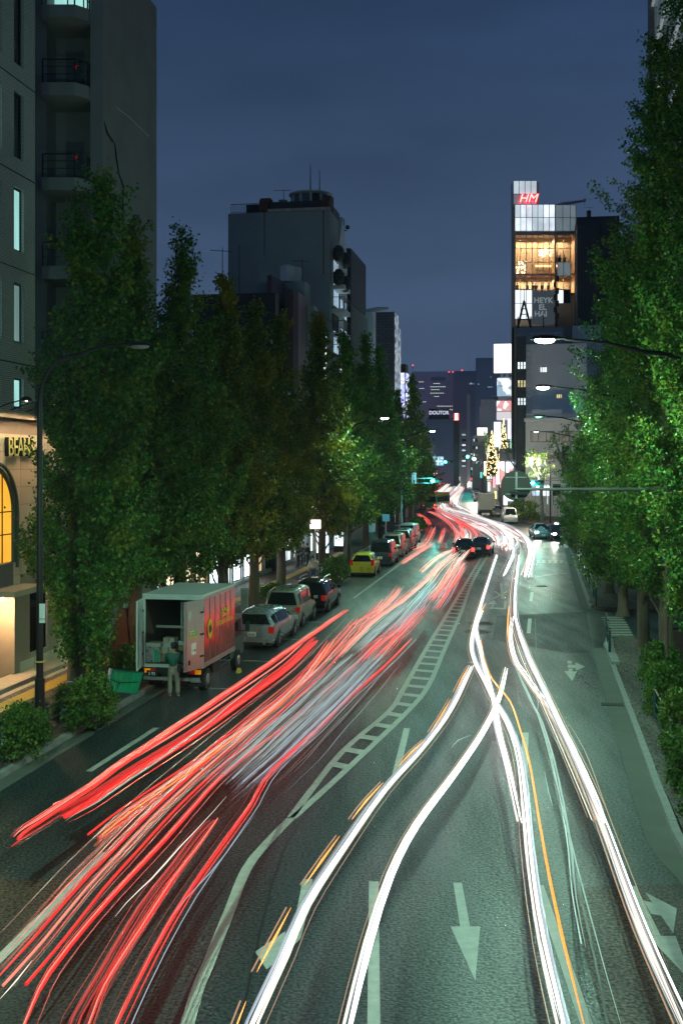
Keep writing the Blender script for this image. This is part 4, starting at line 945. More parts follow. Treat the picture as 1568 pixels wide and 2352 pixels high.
pane_grid(c7[:4], [666, 697, 733], lambda i, j: emis('white_room', (.85, .93, 1.), 1.25))
pane_grid([1279, 1293], [666, 697], lambda i, j: emis('white_room', (.85, .93, 1.), 1.25))
pane_grid([1293, 1309], [666, 697], lambda i, j: GL_D)
for yy, e_ in ((548, 750), (640, 550)):
    for x_ in (1200, 1230, 1260, 1294):
        ld = bpy.data.lights.new('restaurant_light', 'AREA'); ld.energy = e_*.42; ld.color = (1, .66, .38); ld.size = 1.6
        lo = bpy.data.objects.new('restaurant_light', ld); COL.objects.link(lo); lo.location = (hx(x_), 1.7, hz(yy)); lo.parent = T_
adv = MB().bb(hx(1221), hx(1272), -.4, -.15, hz(745), hz(667)).build('poster_wall', mat('slate_poster', (.045, .06, .075), .5, emit=(.25, .32, .38), estr=.14), T_)
adv['label'] = 'slate coloured poster with grey block letters'
LG = emis('poster_grey', (.6, .68, .72), .3, (.4, .42, .44))
for tx, y_, x_ in (('HEYK', 691, 1246), ('EL', 707, 1244), ('HAI', 722, 1240)): text(tx, 1.35, LG, adv, (hx(x_), -.42, hz(y_)), 0, .05, .03, 'lettering')
RED = emis('neon_red', (1, .015, .05), 3.2)
NEON = emis('neon_core', (1, .55, .42), 2.2)
sg = thing('rooftop_sign', 'red neon two-letter sign on the lantern box of the glass tower', 'sign', ((1210-PX)*kx, Yh-.5, hz(470.5)))
for ch, x_ in (('H', 1199), ('M', 1220)):
    o = text(ch, 2.1, RED, sg, ((x_-1210)*kx, 0, .95), 0, .3, .09, 'neon_letter', shear=.3); text(ch, 2.1, NEON, o, (0, 0, .2), 0, .03, -.01, 'neon_tube', rx=0, shear=.3)
text('.', 1.6, RED, sg, ((1209-1210)*kx, 0, .8), 0, .2, .05, 'neon_letter', shear=.2); text('&', .7, RED, sg, ((1209.5-1210)*kx, 0, .35), 0, .2, .02, 'neon_letter', shear=.2)
# chandeliers
def chand(x, y, n, sx, sz, label, seed):
    t = thing('chandelier', label, 'chandelier', (T_.location.x+hx(x), Yh+1.4, hz(y)+sz), 0, 'chandeliers in the restaurant'); rng = random.Random(seed); b = MB(); c = MB()
    for i in range(n):
        q = (rng.uniform(-sx, sx), rng.uniform(-.6, .6), -rng.uniform(.3, 2*sz)); b.sphere(q, .13, 6, 4, (1, 1, 1.5)); c.cyl((q[0], q[1], 0), q, .012, n=3)
    b.build('bulb', emis('chandelier_bulb', (1, .68, .38), 7), t); c.build('wire', FRAME_D, t)
chand(1200, 610, 26, .9, 1.2, 'chandelier of small hanging bulbs on the lower restaurant floor', 1); chand(1254, 575, 34, 1.1, .8, 'sparkling chandelier on the upper restaurant floor', 2)
fr = MB(); fr.bb(hx(1235), hx(1271), 2.7, 2.9, hz(606), hz(603)); fr.bb(hx(1279), hx(1289), 2.7, 2.9, hz(606), hz(603)); fr.build('cove_light', emis('cove', (1, .55, .22), 5), T_)
rng = random.Random(9)
def diner(x, y, label):
    t = thing('person', label, 'person', (T_.location.x+hx(x), Yh+1.5, hz(y)), 0, 'guests behind the restaurant glass'); b = MB(); b.lathe([(.2, 0), (.26, .5), (.28, .9), (.08, 1.12), (.12, 1.25), (.11, 1.4), (.02, 1.5)], 8); b.build('body', DARKB, t)
for i, x_ in enumerate((1190, 1213, 1226, 1233, 1247, 1262)): diner(x_, 664.5, 'dark guest behind the lower restaurant glass, %s from the left' % ('first', 'second', 'third', 'fourth', 'fifth', 'sixth')[i])
for i, x_ in enumerate((1283, 1289, 1299)): diner(x_, 600, 'dark guest behind the upper right glass, %s' % ('leftmost', 'in the middle', 'rightmost')[i])
cr = MB(); cr.tube([(hx(1272), 3, hz(471)+.2), (hx(1300), 3, hz(459)), (hx(1350), 3, hz(452))], [.35, .3, .22], 6); cr.bb(hx(1347), hx(1353), 2.7, 3.3, hz(453), hz(448)); cr.cyl((hx(1350), 3, hz(453)), (hx(1350), 3, hz(464)), .04, n=4)
cr.build('window_crane', STEEL, T_)['label'] = 'white folded crane boom on the roof'
BLUE_D = mat('night_wall', (.020, .022, .034), .8, var=.1)
r_, fx, fz, w, Z = fb('dark_block', 'dark blank building right of the glass tower', 1324, 1420, 497, 190, 12, BLUE_D); b = MB(); b.cyl((fx(1352), 1, Z), (fx(1352), 1, Z+1.2), .4, .4, 8); b.build('roof_dish', FRAME_D, r_); antenna(r_, fx(1354), 1.5, Z, 2)
MB().bb(fx(1324), fx(1372), -3, -.01, 0, fz(520)).build('lower_wing', BLUE_D, r_)
r_, fx, fz, w, Z = fb('pale_block', 'pale low block behind the second lamp, right of the glass tower', 1316, 1420, 747, 186, 3, WHITEB)
# pyramid roof structure and masts in front of the tower
r_, fx, fz, w, Z = fb('pyramid_roof_building', 'building with an open steel pyramid on its roof below the glass tower', 1187, 1292, 752, 183, 6, GREYB)
b = MB(); ap = Vector((fx(1203), 1, fz(688))); 
for q in ((1188, 0), (1219, 0), (1188, 2), (1219, 2)): b.tube([Vector((fx(q[0]), q[1], Z)), ap], .16, 4)
for h_ in (.3, .5, .7): b.tube([Vector((fx(1188), 0, Z)).lerp(ap, h_), Vector((fx(1219), 0, Z)).lerp(ap, h_)], .08, 4)
b.cyl(ap, ap+Vector((0, 0, 4)), .06, .02, 4); b.bb(fx(1188), fx(1190), 0, 1, Z, Z+1.8); b.bb(fx(1217), fx(1220), 0, 1, Z, Z+1.8); b.build('pyramid_frame', FRAME_D, r_)
b = MB(); b.cyl((fx(1276), .5, Z), (fx(1276), .5, fz(620)), .22, .05, 6)
for k in range(7): b.box((fx(1276)+(-1)**k*.25, .4, fz(640)-k*1.0), (.35, .3, .9))
b.build('aerial_mast', FRAME_D, r_); b = MB(); b.cyl((fx(1247), .5, Z), (fx(1247), .5, fz(715)), .12, .04, 6); b.build('aerial_mast', FRAME_D, r_)
# slate and panel block
PANL = mat('panel_grey', (.66, .73, .73), .7, var=.08, scale=.5)
SLATE = brick_mat('slate_tile', (.035, .048, .065), (.03, .042, .058), (.015, .02, .03), .6, .3)
r_, fx, fz, w, Z = fb('panelled_building', 'grey panelled building with three lit window rows in a slate strip', 1186, 1345, 790, 172, 10, PANL)
MB().bb(fx(1186), fx(1208), -.35, -.01, 0, fz(772)).build('slate_strip', SLATE, r_)
b = MB(); b.prism([(fx(1208), fz(790)), (fx(1186), fz(772)), (fx(1186), fz(790))], -.3, 2, lambda v: Vector((v.x, v.z, v.y))); b.build('sloped_parapet', SLATE, r_)
for yy, pn in ((835, P_WHITE), (877, P_YEL), (918, P_WHITE)):
    for k in range(3):
        x_ = 1190+k*6.6; window(r_, (fx(x_+1.6), -.36, fz(yy+4)), .36, 1.1, 0, pn, FRAME_D, 1, 2, bar=.04)
fwin(r_, fx, fz, 1239, 1256, 842, 856, P_WHITE, 3, 1); fwin(r_, fx, fz, 1276, 1290, 905, 916, P_YEL, 3, 1)
pmesh = {}
for i in range(7):
    for j in range(4):
        k = MB().bb(.03, 17.0*172/PXF-.03, -.06, -.005, .03, 12.2*172/PXF-.03) if not pmesh else None
        if k: pmesh['m'] = k.mesh('panel', PANL)
        obj('panel', pmesh['m'], r_, (fx(1219+17*i), 0, fz(804+12.2*j)))
for j in range(11): MB().bb(fx(1209), fx(1218), -.5, -.01, fz(803+14*j), fz(795+14*j)).build('quoin_panel', PANL, r_)
b = MB()
for x_ in range(1192, 1290, 14): b.cyl((fx(x_), 1, Z), (fx(x_), 1, Z+1.8), .04, n=4)
for h_ in (.6, 1.2, 1.8): b.tube([(fx(1190), 1, Z+h_), (fx(1290), 1, Z+h_)], .04, 4)
b.build('roof_fence', FRAME_L, r_)
# white four storey building
WB = mat('white_render', (.72, .80, .80), .7, var=.1, scale=.4)
r_, fx, fz, w, Z = fb('white_building', 'white four storey building with curtained windows and a roof terrace', 1207, 1348, 968, 160, 12, WB)
MB().bb(fx(1204), fx(1348), -.6, -.01, fz(968), fz(944)-.0-1.0).build('terrace_wall', WB, r_)
b = MB()
for i in range(46): b.bb(fx(1209)+i*.19, fx(1209)+i*.19+.05, -.55, -.5, fz(966), fz(952))
b.bb(fx(1208), fx(1348), -.58, -.46, fz(952), fz(951)); b.build('terrace_railing', FRAME_L, r_)
MB().bb(fx(1222), fx(1290), 2, 8, Z, fz(938)).build('penthouse', WB, r_)
CURT = room_pane('curtain_dim', (.45, .42, .36), .35, 1.2, (3, 3, .2), .35)
for (x0, x1, y0, y1) in ((1218, 1272, 990, 1015), (1282, 1330, 990, 1015), (1218, 1272, 1038, 1061), (1282, 1330, 1038, 1061)): fwin(r_, fx, fz, x0, x1, y0, y1, CURT, 3, 1, bar=.07)
MB().bb(fx(1288), fx(1308), -.1, -.01, fz(1096), fz(1024)).build('stair_glazing', GL_D, r_)
for i in range(5): MB().bb(fx(1288)+i*1.0, fx(1288)+i*1.0+.08, -.2, -.1, fz(1096), fz(1024)).build('mullion', FRAME_L, r_)
MB().bb(fx(1209), fx(1348), -.25, -.01, fz(1100), fz(1096)).build('band', FRAME_L, r_)
for k, (x0, x1) in enumerate(((1220, 1240), (1245, 1262), (1268, 1286))): fwin(r_, fx, fz, x0, x1, 1112, 1160, [P_COOL, P_WHITE, GL_D][k], 2, 1)
fplate(r_, fx, fz, 1236, 1240, 1050, 1130, emis('vertical_neon', (.95, .8, 1), 2.0), 'vertical_sign', .2, .3)
fplate(r_, fx, fz, 1231, 1237, 1117, 1128, emis('sign_white', (1, 1, 1), 2.5), 'small_sign', .2, .2); fplate(r_, fx, fz, 1249, 1262, 1117, 1123, emis('sign_white', (1, 1, 1), 2.5), 'small_sign', .2, .2)
for i in range(11): MB().bb(fx(1205+i*13), fx(1205+i*13)+.72, -2.3, -2.22, .15, 3.0).build('hoarding_panel', mat('hoarding', (.42, .46, .46), .6, var=.12), r_)
# shop building with signs left of it
r_, fx, fz, w, Z = fb('sign_covered_building', 'narrow building covered in bright signs left of the white building', 1146, 1190, 1030, 185, 8, GREYB)
SIGNW = print_mat('sign_pink', ((1, 1, 1), (1, .5, .5), (.9, .9, 1), (.5, .2, .2)), 1.1, 1.8)
for x0, x1, y0, y1, m in ((1162, 1168, 1061, 1085, emis('sign_white', (1, 1, 1), 2.5)), (1169, 1180, 1061, 1088, SIGNW), (1182, 1189, 1064, 1084, print_mat('sign_blue', ((.3, .4, 1), (1, 1, 1), (.7, .8, 1)), .9, 2.)), (1148, 1158, 1060, 1120, print_mat('sign_red', ((1, .1, .08), (1, .9, .9), (.9, .3, .3), (1, 1, 1)), .8, 1.6)), (1165, 1188, 1120, 1150, emis('shop_white', (1, 1, 1), 3))):
    fplate(r_, fx, fz, x0, x1, y0, y1, m, 'lit_sign', .1, .25)
fplate(r_, fx, fz, 1150, 1188, 1030, 1056, mat('metal_front', (.25, .26, .28), .4, .5), 'metal_fascia', .1, .3)
# billboard building
r_, fx, fz, w, Z = fb('billboard_building', 'narrow building stacked with bright billboards beside the glass tower', 1143, 1180, 866, 222, 10, GREYB)
BBW = print_mat('billboard_white', ((.75, .8, .86), (1, 1, 1), (1, 1, 1), (1, 1, 1)), .18, 1.8, 'NOISE')
bb1 = fplate(r_, fx, fz, 1134, 1179, 791, 857, BBW, 'billboard', .5, .5); bb1['label'] = 'largest billboard, glowing white, on top'
b = MB()
for x_ in (1146, 1158, 1170): b.bb(fx(x_)-.2, fx(x_)+.2, .2, .6, fz(868), fz(856))
for x_ in (1139, 1147, 1156, 1164, 1173): b.tube([(fx(x_), -.9, fz(788)), (fx(x_), -.3, fz(791))], .08, 4)
b.build('bracket', FRAME_D, bb1)
POSTER = print_mat('poster_blue', ((.15, .25, .35), (.9, .95, 1), (.3, .45, .6), (1, 1, 1), (.2, .3, .4)), 1.1, 1.1)
POSTR = print_mat('poster_red', ((1, 1, 1), (.8, .3, .3), (.95, .95, 1), (.6, .4, .4)), 1.3, 1.2)
fplate(r_, fx, fz, 1141, 1178, 869, 910, POSTER, 'billboard', .4, .3); fplate(r_, fx, fz, 1140, 1175, 921, 944, POSTR, 'billboard', .4, .3)
fplate(r_, fx, fz, 1140, 1174, 946, 965, emis('pale_board', (.85, .8, .85), .85), 'billboard', .4, .3)
fplate(r_, fx, fz, 1165, 1173, 962, 1008, emis('violet_sign', (.75, .75, 1), 1.6), 'vertical_sign', .4, .4)
fplate(r_, fx, fz, 1171, 1187, 1001, 1043, print_mat('green_shop', ((.3, .9, .5), (.9, 1, .9), (.4, .8, .6), (1, 1, 1)), .8, 1.2), 'lit_sign', .5, .3)
b = MB()
for k in range(26): z_ = fz(775)-k*.85; 
for x_ in (1180.5, 1184.5):
    for y_ in (-1.2, -.4): b.cyl((fx(x_), y_, 0), (fx(x_), y_, fz(775)), .07, n=4)
for k in range(30):
    z_ = fz(778)-k*.9
    b.tube([(fx(1180.5), -1.2, z_), (fx(1184.5), -1.2, z_-.45), (fx(1180.5), -1.2, z_-.9)], .05, 4, False)
b.build('lattice_stair', STEEL, r_)
q = thing('banner_sign', 'tall white vertical light box in front of the billboard building', 'sign', ((1141.5-PX)*200/PXF, 200, z_at(1026, 200)))
MB().bb(-.55, .55, -.2, .2, 0, 56*200/PXF).build('light_box', emis('bright_white', (.88, .95, 1), 3.2), q); b = MB(); b.bb(-.62, .62, -.12, .26, -.1, 56*200/PXF+.1); b.build('frame', emis('cyan_edge', (.3, .7, 1), .8), q)
# ---- far town
def lit_rows(r_, fx, fz, rows, m, wpx=3, hpx=2.2):
    for (x0, x1, y) in rows:
        x = x0
        while x < x1: 
            window(r_, (fx(x), -.05, fz(y)), round(wpx*.85*r_.location.y/PXF, 1), round(hpx*r_.location.y/PXF, 1), 0, m, FRAME_D, 1, 1, bar=.06); x += wpx
FAR1 = mat('far_hazed_grey', (.55, .72, .90), .8, var=.08, scale=.02); FAR2 = mat('far_hazed_dark', (.24, .36, .52), .8, var=.1, scale=.02)  # distance haze is put into these pale bluish wall colours
LITF = emis('far_lit', (.8, 1, .85), 1.1); LITW = emis('far_warm', (1, .7, .4), 1.0)
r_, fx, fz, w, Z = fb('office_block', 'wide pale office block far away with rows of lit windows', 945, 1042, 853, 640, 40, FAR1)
lit_rows(r_, fx, fz, ((996, 1010, 881), (989, 1023, 888.5), (991, 1008, 895), (989, 1020, 903), (998, 1010, 910.5), (1005, 1038, 933), (972, 977, 923), (964, 974, 892)), LITF, 4, 1.7)
lit_rows(r_, fx, fz, ((963, 972, 877), (1029, 1038, 941)), LITW, 4, 2)
fplate(r_, fx, fz, 989, 1022, 866, 874, FAR2, 'louvre', .1, .3)
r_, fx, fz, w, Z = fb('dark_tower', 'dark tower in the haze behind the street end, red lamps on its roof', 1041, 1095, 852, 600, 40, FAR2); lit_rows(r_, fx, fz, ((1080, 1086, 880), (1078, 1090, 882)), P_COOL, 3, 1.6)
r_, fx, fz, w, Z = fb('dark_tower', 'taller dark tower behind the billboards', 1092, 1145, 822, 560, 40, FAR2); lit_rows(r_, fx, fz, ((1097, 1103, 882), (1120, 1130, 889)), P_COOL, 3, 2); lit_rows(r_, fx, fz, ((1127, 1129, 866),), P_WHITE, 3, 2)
def red_lamp(x, y, Y, label):
    t = thing('warning_lamp', label, 'lamp', ((x-PX)*Y/PXF, Y+1, z_at(y+3, Y))); b = MB(); b.cyl((0, 0, -1), (0, 0, .6), .15, n=5); b.build('mast', FRAME_D, t); b = MB(); b.sphere((0, 0, .9), 2.1*Y/PXF/1.4, 8, 5); b.build('lens', emis('aviation_red', (1, .03, .05), 5), t)
for i, (x, y) in enumerate(((1031, 855), (1040, 855), (1061, 851))): red_lamp(x, y, 602, ['leftmost of three red roof lamps over the dark tower', 'middle one of three red roof lamps over the dark tower', 'right one of three red roof lamps over the dark tower'][i])
red_lamp(948, 840, 560, 'red warning lamp above the pointed ginkgo beyond the crossing'); 
r_, fx, fz, w, Z = fb('pylon_building', 'very slim pale tower strip in the centre of the far view', 1072, 1079, 906, 420, 10, WHITEB)
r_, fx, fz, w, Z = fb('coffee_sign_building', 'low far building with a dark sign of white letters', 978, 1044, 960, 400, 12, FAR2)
sgn = fplate(r_, fx, fz, 984, 1031, 939, 963, mat('sign_dark', (.02, .03, .045), .6), 'sign_board', .3, .4)
text('DOUTOR', 1.75, emis('sign_violet', (.75, .78, 1.), .9), sgn, ((fx(984)+fx(1031))/2, -.75, fz(948.5)), 0, .05, .05, 'lettering', sx=.92)
r_, fx, fz, w, Z = fb('red_sign', 'small red lit sign with white characters far down the street', 1041, 1054, 948, 380, 1, DARKB, 'sign')
fplate(r_, fx, fz, 1041.5, 1053.5, 949, 966, emis('red_sign_face', (1, .08, .06), 1.6), 'sign_face', .05, .1); text('日\n高', 1.2, emis('bright_white', (1, 1, 1), 3.2), r_, (0, -.22, fz(957.5)), 0, .03, .02)
APT = mat('apartment_white', (.42, .45, .48), .7, var=.1, scale=.2)
r_, fx, fz, w, Z = fb('apartment_block', 'slim white apartment block with balconies far left of the pale strip', 1057, 1072, 985, 330, 10, APT)
for i in range(7): fplate(r_, fx, fz, 1058, 1071, 992+i*12, 995+i*12, APT, 'balcony', .3, .9); fwin(r_, fx, fz, 1060, 1069, 996+i*12, 1001+i*12, [P_COOL, GL_D, P_WHITE][i % 3], 2, 1)
r_, fx, fz, w, Z = fb('grey_office', 'plain pale office building left of the billboards', 1101, 1141, 932, 300, 14, WHITEB); MB().bb(fx(1104), fx(1141), 1, 12, Z, fz(917)).build('roof_storey', WHITEB, r_)
r_, fx, fz, w, Z = fb('balcony_block', 'grey block with balcony bands behind the billboards', 1130, 1160, 905, 310, 14, GREYB)
for i in range(6): fplate(r_, fx, fz, 1130, 1146, 907+i*19, 913+i*19, WHITEB, 'balcony', .3, .8)
r_, fx, fz, w, Z = fb('low_shop_block', 'low far block with a lit yellow poster on its roof', 1084, 1130, 1000, 290, 12, GREYB)
for i in range(4):
    for j in range(2): fwin(r_, fx, fz, 1086+j*6, 1090+j*6, 1007+i*17, 1015+i*17, [P_COOL, GL_D, P_WHITE, P_TEAL2][(i+j) % 4], 1, 1)
pb = thing('poster_board', 'yellow green lit roof poster on the low far block', 'billboard', ((1107-PX)*288/PXF, 288, z_at(1000, 288)), 0); k = 288/PXF
MB().bb(-11.5*k, 11.5*k, 0, .4, 0, 18*k).build('poster', print_mat('poster_yellow', ((.8, .9, .2), (1, 1, .8), (1, .9, .8), (1, .8, .3)), .3, 1.6, 'NOISE'), pb)
# low far street fronts both sides of the road
rng = random.Random(21)
farl = ['far shop row %s on the left of the street end' % w_ for w_ in ('nearest', 'second', 'third', 'fourth', 'fifth')]
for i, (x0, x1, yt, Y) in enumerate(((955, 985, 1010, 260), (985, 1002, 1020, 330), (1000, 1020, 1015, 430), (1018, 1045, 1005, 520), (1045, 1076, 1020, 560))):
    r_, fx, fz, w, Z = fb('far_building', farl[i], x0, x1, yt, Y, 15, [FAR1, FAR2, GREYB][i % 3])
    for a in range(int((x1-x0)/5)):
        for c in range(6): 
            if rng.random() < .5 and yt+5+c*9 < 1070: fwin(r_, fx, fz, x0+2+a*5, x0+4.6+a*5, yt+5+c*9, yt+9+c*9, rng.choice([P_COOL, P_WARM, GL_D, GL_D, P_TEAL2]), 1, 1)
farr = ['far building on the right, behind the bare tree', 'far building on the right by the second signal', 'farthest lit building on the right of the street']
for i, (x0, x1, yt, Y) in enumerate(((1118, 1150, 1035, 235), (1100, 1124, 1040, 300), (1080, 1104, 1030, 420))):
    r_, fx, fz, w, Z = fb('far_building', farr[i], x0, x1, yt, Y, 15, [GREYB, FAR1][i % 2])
    for a in range(int((x1-x0)/6)):
        for c in range(9):
            if rng.random() < .62: fwin(r_, fx, fz, x0+1+a*6, x0+5.6+a*6, yt+3+c*8, yt+9+c*8, rng.choice([P_COOL, P_WHITE, SHOP_W, SHOP_Y, GL_D, print_mat('sign_red', ((1,),), 1, 1), P_WARM]), 1, 1, bar=.04, name='lit_sign')
# illuminated conical trees
def lit_tree(x, yb, yt, Y, R, label, seed):
    t = thing('illuminated_tree', label, 'tree', ((x-PX)*Y/PXF, Y, z_at(yb, Y))); Ht = (yb-yt)*Y/PXF; rng = random.Random(seed); b = MB(); c = MB()
    for i in range(330): h = rng.random()**1.3; a = rng.uniform(0, 6.28); r_ = R*(1-h)*rng.uniform(.7, 1.05); b.sphere((r_*math.cos(a), r_*math.sin(a), h*Ht), .10, 4, 3)
    c.lathe([(R*.8, 0), (.05, Ht)], 10); c.build('foliage', mat('dark_conifer', (.02, .035, .015), .9), t); tag(b.build('fairy_lights', emis('fairy', (1, .75, .35), 3), t), kind='stuff')
lit_tree(1129, 1092, 990, 190, 1.4, 'golden illuminated cone left of the tall light box', 1); lit_tree(1156, 1060, 962, 205, 1.1, 'golden illuminated cone right of the tall light box', 2)
# grey office building top right, behind the trees
Yr = Yt(1497, 8.9)
rt = frame_root('glass_office', 'tall glass office building in the top right corner with faintly glowing louvres', 'building', 24, 8.9)
Lr = s_at(1497, 8.9)-24; Zr = 58
w_ = MB(); w_.bb(.3, 14, 0, Lr, 0, Zr); w_.build('wall', mat('office_grey', (.12, .13, .14), .5), rt)
gm2 = MB().bb(.0, .12, .06, 2.94, .06, 3.74).mesh('glass_panel', room_pane('office_glass', (.30, .42, .45), .2, .4, (1, 1, 1), .3, (.03, .035, .04)))
lm = MB().bb(-.18, .0, .1, 2.9, -.12, .12).mesh('louvre', mat('louvre_glow', (.6, .66, .68), .3, .3, emit=(.7, .8, .85), estr=.22))  # opaque louvres carry a faint glow of their own
n = 0
for i in range(int(Lr/3)-8, int(Lr/3)):
    for j in range(4, 15):
        obj('glass_panel', gm2, rt, (.16, i*3+Lr-int(Lr/3)*3, j*3.8))
        obj('louvre', lm, rt, (.1, i*3+Lr-int(Lr/3)*3, j*3.8+1.2))
MB().bb(-.3, .3, Lr-.01, Lr+.55, 0, Zr).build('corner_pier', mat('pier_grey', (.16, .17, .19), .6, var=.1), rt)
# ================================================================== STREET FURNITURE
POLE = mat('lamp_pole_brown', (.014, .011, .011), .4, .2, var=.15)
GREENP = mat('dark_green_paint', (.02, .07, .07), .4, .3, var=.15)
CHROME = mat('worn_chrome', (.5, .5, .5), .3, .9, var=.2)
ARMG = mat('arm_grey', (.10, .11, .10), .45, .4, var=.2)
LENS_ON = emis('lamp_lens', (.86, 1., .84), 40)
LENS_OFF = mat('lens_off', (.3, .3, .28), .2, var=0)
def street_lamp(base, head, label, lit=True, group='street lamps along the road', power=None, col=(.52, 1., .74), name='street_lamp', lens=None):
    "base on the pavement, head = lamp position"
    base = Vector(base); head = Vector(head); t = thing(name, label, 'street lamp', base, 0, group)
    d = head-base; h = d.z; hd = Vector((d.x, d.y, 0)); u = hd.normalized(); Lh = hd.length
    b = MB(); b.cyl((0, 0, 0), (0, 0, 1.7), .135, .13, 12); b.cyl((0, 0, 1.7), (0, 0, h-1.6), .095, .07, 12)
    b.build('pole', POLE, t, True)
    b = MB(); arc = [Vector((0, 0, h-1.7))]+[Vector((0, 0, h-1.6))+u*(Lh*.42*(1-math.cos(a)))+Vector((0, 0, 1.25*math.sin(a))) for a in [math.pi/2*i/8 for i in range(9)]]
    e = arc[-1]; arc += [e.lerp(Vector(d)-u*.1, .5)+Vector((0, 0, .07)), Vector(d)-u*.05]
    b.tube(arc, [.07]*3+[.06]*(len(arc)-5)+[.045, .04], 8); b.build('arm', POLE, t, True)
    ang = math.atan2(u.y, u.x); M = Matrix.Rotation(ang, 3, 'Z')
    b = MB(); pr = [(0, .05), (.12, .09), (.35, .15), (.6, .16), (.8, .11), (.88, .02)]
    vs = []; n = 10
    for x, r_ in pr:
        for j in range(n): a = math.pi*j/(n-1); vs.append(M @ Vector((x-.05, r_*math.cos(a), r_*.75*math.sin(a))))
    vs = [v+d for v in vs]; fs = [(i*n+j, i*n+j+1, (i+1)*n+j+1, (i+1)*n+j) for i in range(len(pr)-1) for j in range(n-1)]
    b.add(vs, fs); b.add([vs[i*n+j] for i in range(len(pr)) for j in (0, n-1)], [(2*i, 2*i+1, 2*i+3, 2*i+2) for i in range(len(pr)-1)]); hd_ = b.build('lamp_head', POLE, t, True)
    b = MB(); b.sphere(M @ Vector((.46, 0, -.03))+d, .2, 12, 6, (1.3 if abs(u.x) > .7 else .8, .8 if abs(u.x) > .7 else 1.3, .38)); b.build('lens', (lens or LENS_ON) if lit else LENS_OFF, hd_)
    if lit:
        ld = bpy.data.lights.new('lamp_light', 'POINT'); ld.energy = power or LAMP_W; ld.color = col; ld.shadow_soft_size = .18
        ld.energy *= .27
        lo = bpy.data.objects.new('lamp_light', ld); COL.objects.link(lo); lo.parent = t; lo.location = M @ Vector((.46, 0, -.22))+d
        ls = bpy.data.lights.new('lamp_beam', 'SPOT'); ls.energy = (power or LAMP_W)*.92; ls.color = col; ls.spot_size = math.radians(172); ls.spot_blend = .35; ls.shadow_soft_size = .18
        lo = bpy.data.objects.new('lamp_beam', ls); COL.objects.link(lo); lo.parent = t; lo.location = M @ Vector((.46, 0, -.24))+d
    return t
ZL = 10.6
def hp(x, y): Y = PXF*(CAM_H-ZL)/(y-HOR); return Vector(((x-PX)*Y/PXF, Y, ZL))
b0 = G(92, 1708, KH); L1 = street_lamp(b0, hp(283, 792), 'unlit brown street lamp in the left foreground with a curved arm over the leaves', False)
MB().lathe([(.142, 0), (.142, .035)], 12, (0, 0, 1.62+.5)).build('yellow_band', M_Y, L1)
bs = MB(); bs.bb(.02, .17, -.128, -.122, 3.15, 3.65); bs.build('sticker', mat('sticker_white', (.6, .65, .6), .5, var=0), L1)
text('0024', .07, FRAME_D, L1, (.095, -.131, 3.25), 0, .002)
for i, (hx_, hy, t_, lab, on) in enumerate(((1292, 779, 4.3, 'nearest lit street lamp on the right, its head below the pyramid roof', 1), (1272, 889, 4.3, 'second lit street lamp on the right, below the nearest one', 1),
        (1252, 956, 4.3, 'third street lamp on the right, dim green, in front of the terrace railing', .25), (1241, 991, 4.3, 'fourth street lamp on the right, in front of the upper curtained windows', .5))):
    h_ = hp(hx_, hy); s_, _ = to_st(h_); street_lamp(S(s_+.3, t_, KH), h_, lab, True, power=LAMP_W*(1 if on == 1 else on), lens=None if on == 1 else (emis('lens_green', (.15, .9, .4), 1.6) if on == .25 else emis('lens_dim', (.9, 1, .95), 3)))
h_ = hp(868, 960); s_, _ = to_st(h_); street_lamp(S(s_+.3, -12.9, KH), h_, 'lit street lamp in the left trees, its light falling on pale green leaves', True)
h_ = hp(982, 990); s_, _ = to_st(h_); street_lamp(S(s_+.3, -12.6, KH), h_, 'lit street lamp left of the crossing, above the green signal', True, power=LAMP_W*.6)
# unseen lamps added near the camera to light the road and trees
h_ = S(6, -.2, ZL); street_lamp(S(6.3, 4.3, KH), h_, 'added street lamp on the right kerb, out of view', True, power=LAMP_W*.15)
h_ = S(14, -9.6, ZL); street_lamp(S(14.3, -12.9, KH), h_, 'added street lamp on the left kerb, out of view', True, power=LAMP_W*1.9)
# lower globe lamp by the pollarded tree
def globe_lamp(base, head, label):
    t = thing('side_lamp', label, 'street lamp', base, 0, 'street lamps along the road'); d = Vector(head)-Vector(base); b = MB(); b.cyl((0, 0, 0), (0, 0, d.z-1.2), .11, .08, 10); b.build('pole', POLE, t)
    b = MB(); b.tube([(0, 0, d.z-1.2), (d.x*.15, d.y*.1, d.z-.3), (d.x*.5, d.y*.5, d.z+.1), d], .05, 6); b.build('arm', POLE, t)
    b = MB(); b.sphere(d+Vector((0, 0, -.1)), .36, 12, 8, (1.1, 1, .7)); b.build('lens', emis('warm_lens', (1, .9, .68), 14), t); pt_light('lamp_light', d+Vector((0, 0, -.6)), 6000, (1, .86, .62), t, .2)
p = G(1263, 1205); globe_lamp(p, DP(1220, 1052, p.y), 'warm lit lamp on a thin arm above the right signal')
p = G(1106, 1150); globe_lamp(p, DP(1088, 1053, p.y), 'warm lit lamp far down the right kerb by the second signal')
def thin_pole(x, yb, yt, label, r=.08):
    p = G(x, yb); t = thing('utility_pole', label, 'pole', p); h = z_at(yt, p.y); b = MB(); b.cyl((0, 0, 0), (0, 0, h), r, r*.7, 8); b.build('pole', POLE, t)
    b = MB(); b.tube([(0, 0, h-.2), (-1.6, 0, h+.05)], .05, 5); b.box((-1.8, 0, h), (.8, .25, .12)); b.build('lamp_arm', POLE, t)
thin_pole(1179, 1180, 1013, 'slim dark pole left of the white building'); thin_pole(1110, 1150, 1025, 'slim dark pole by the poster board')
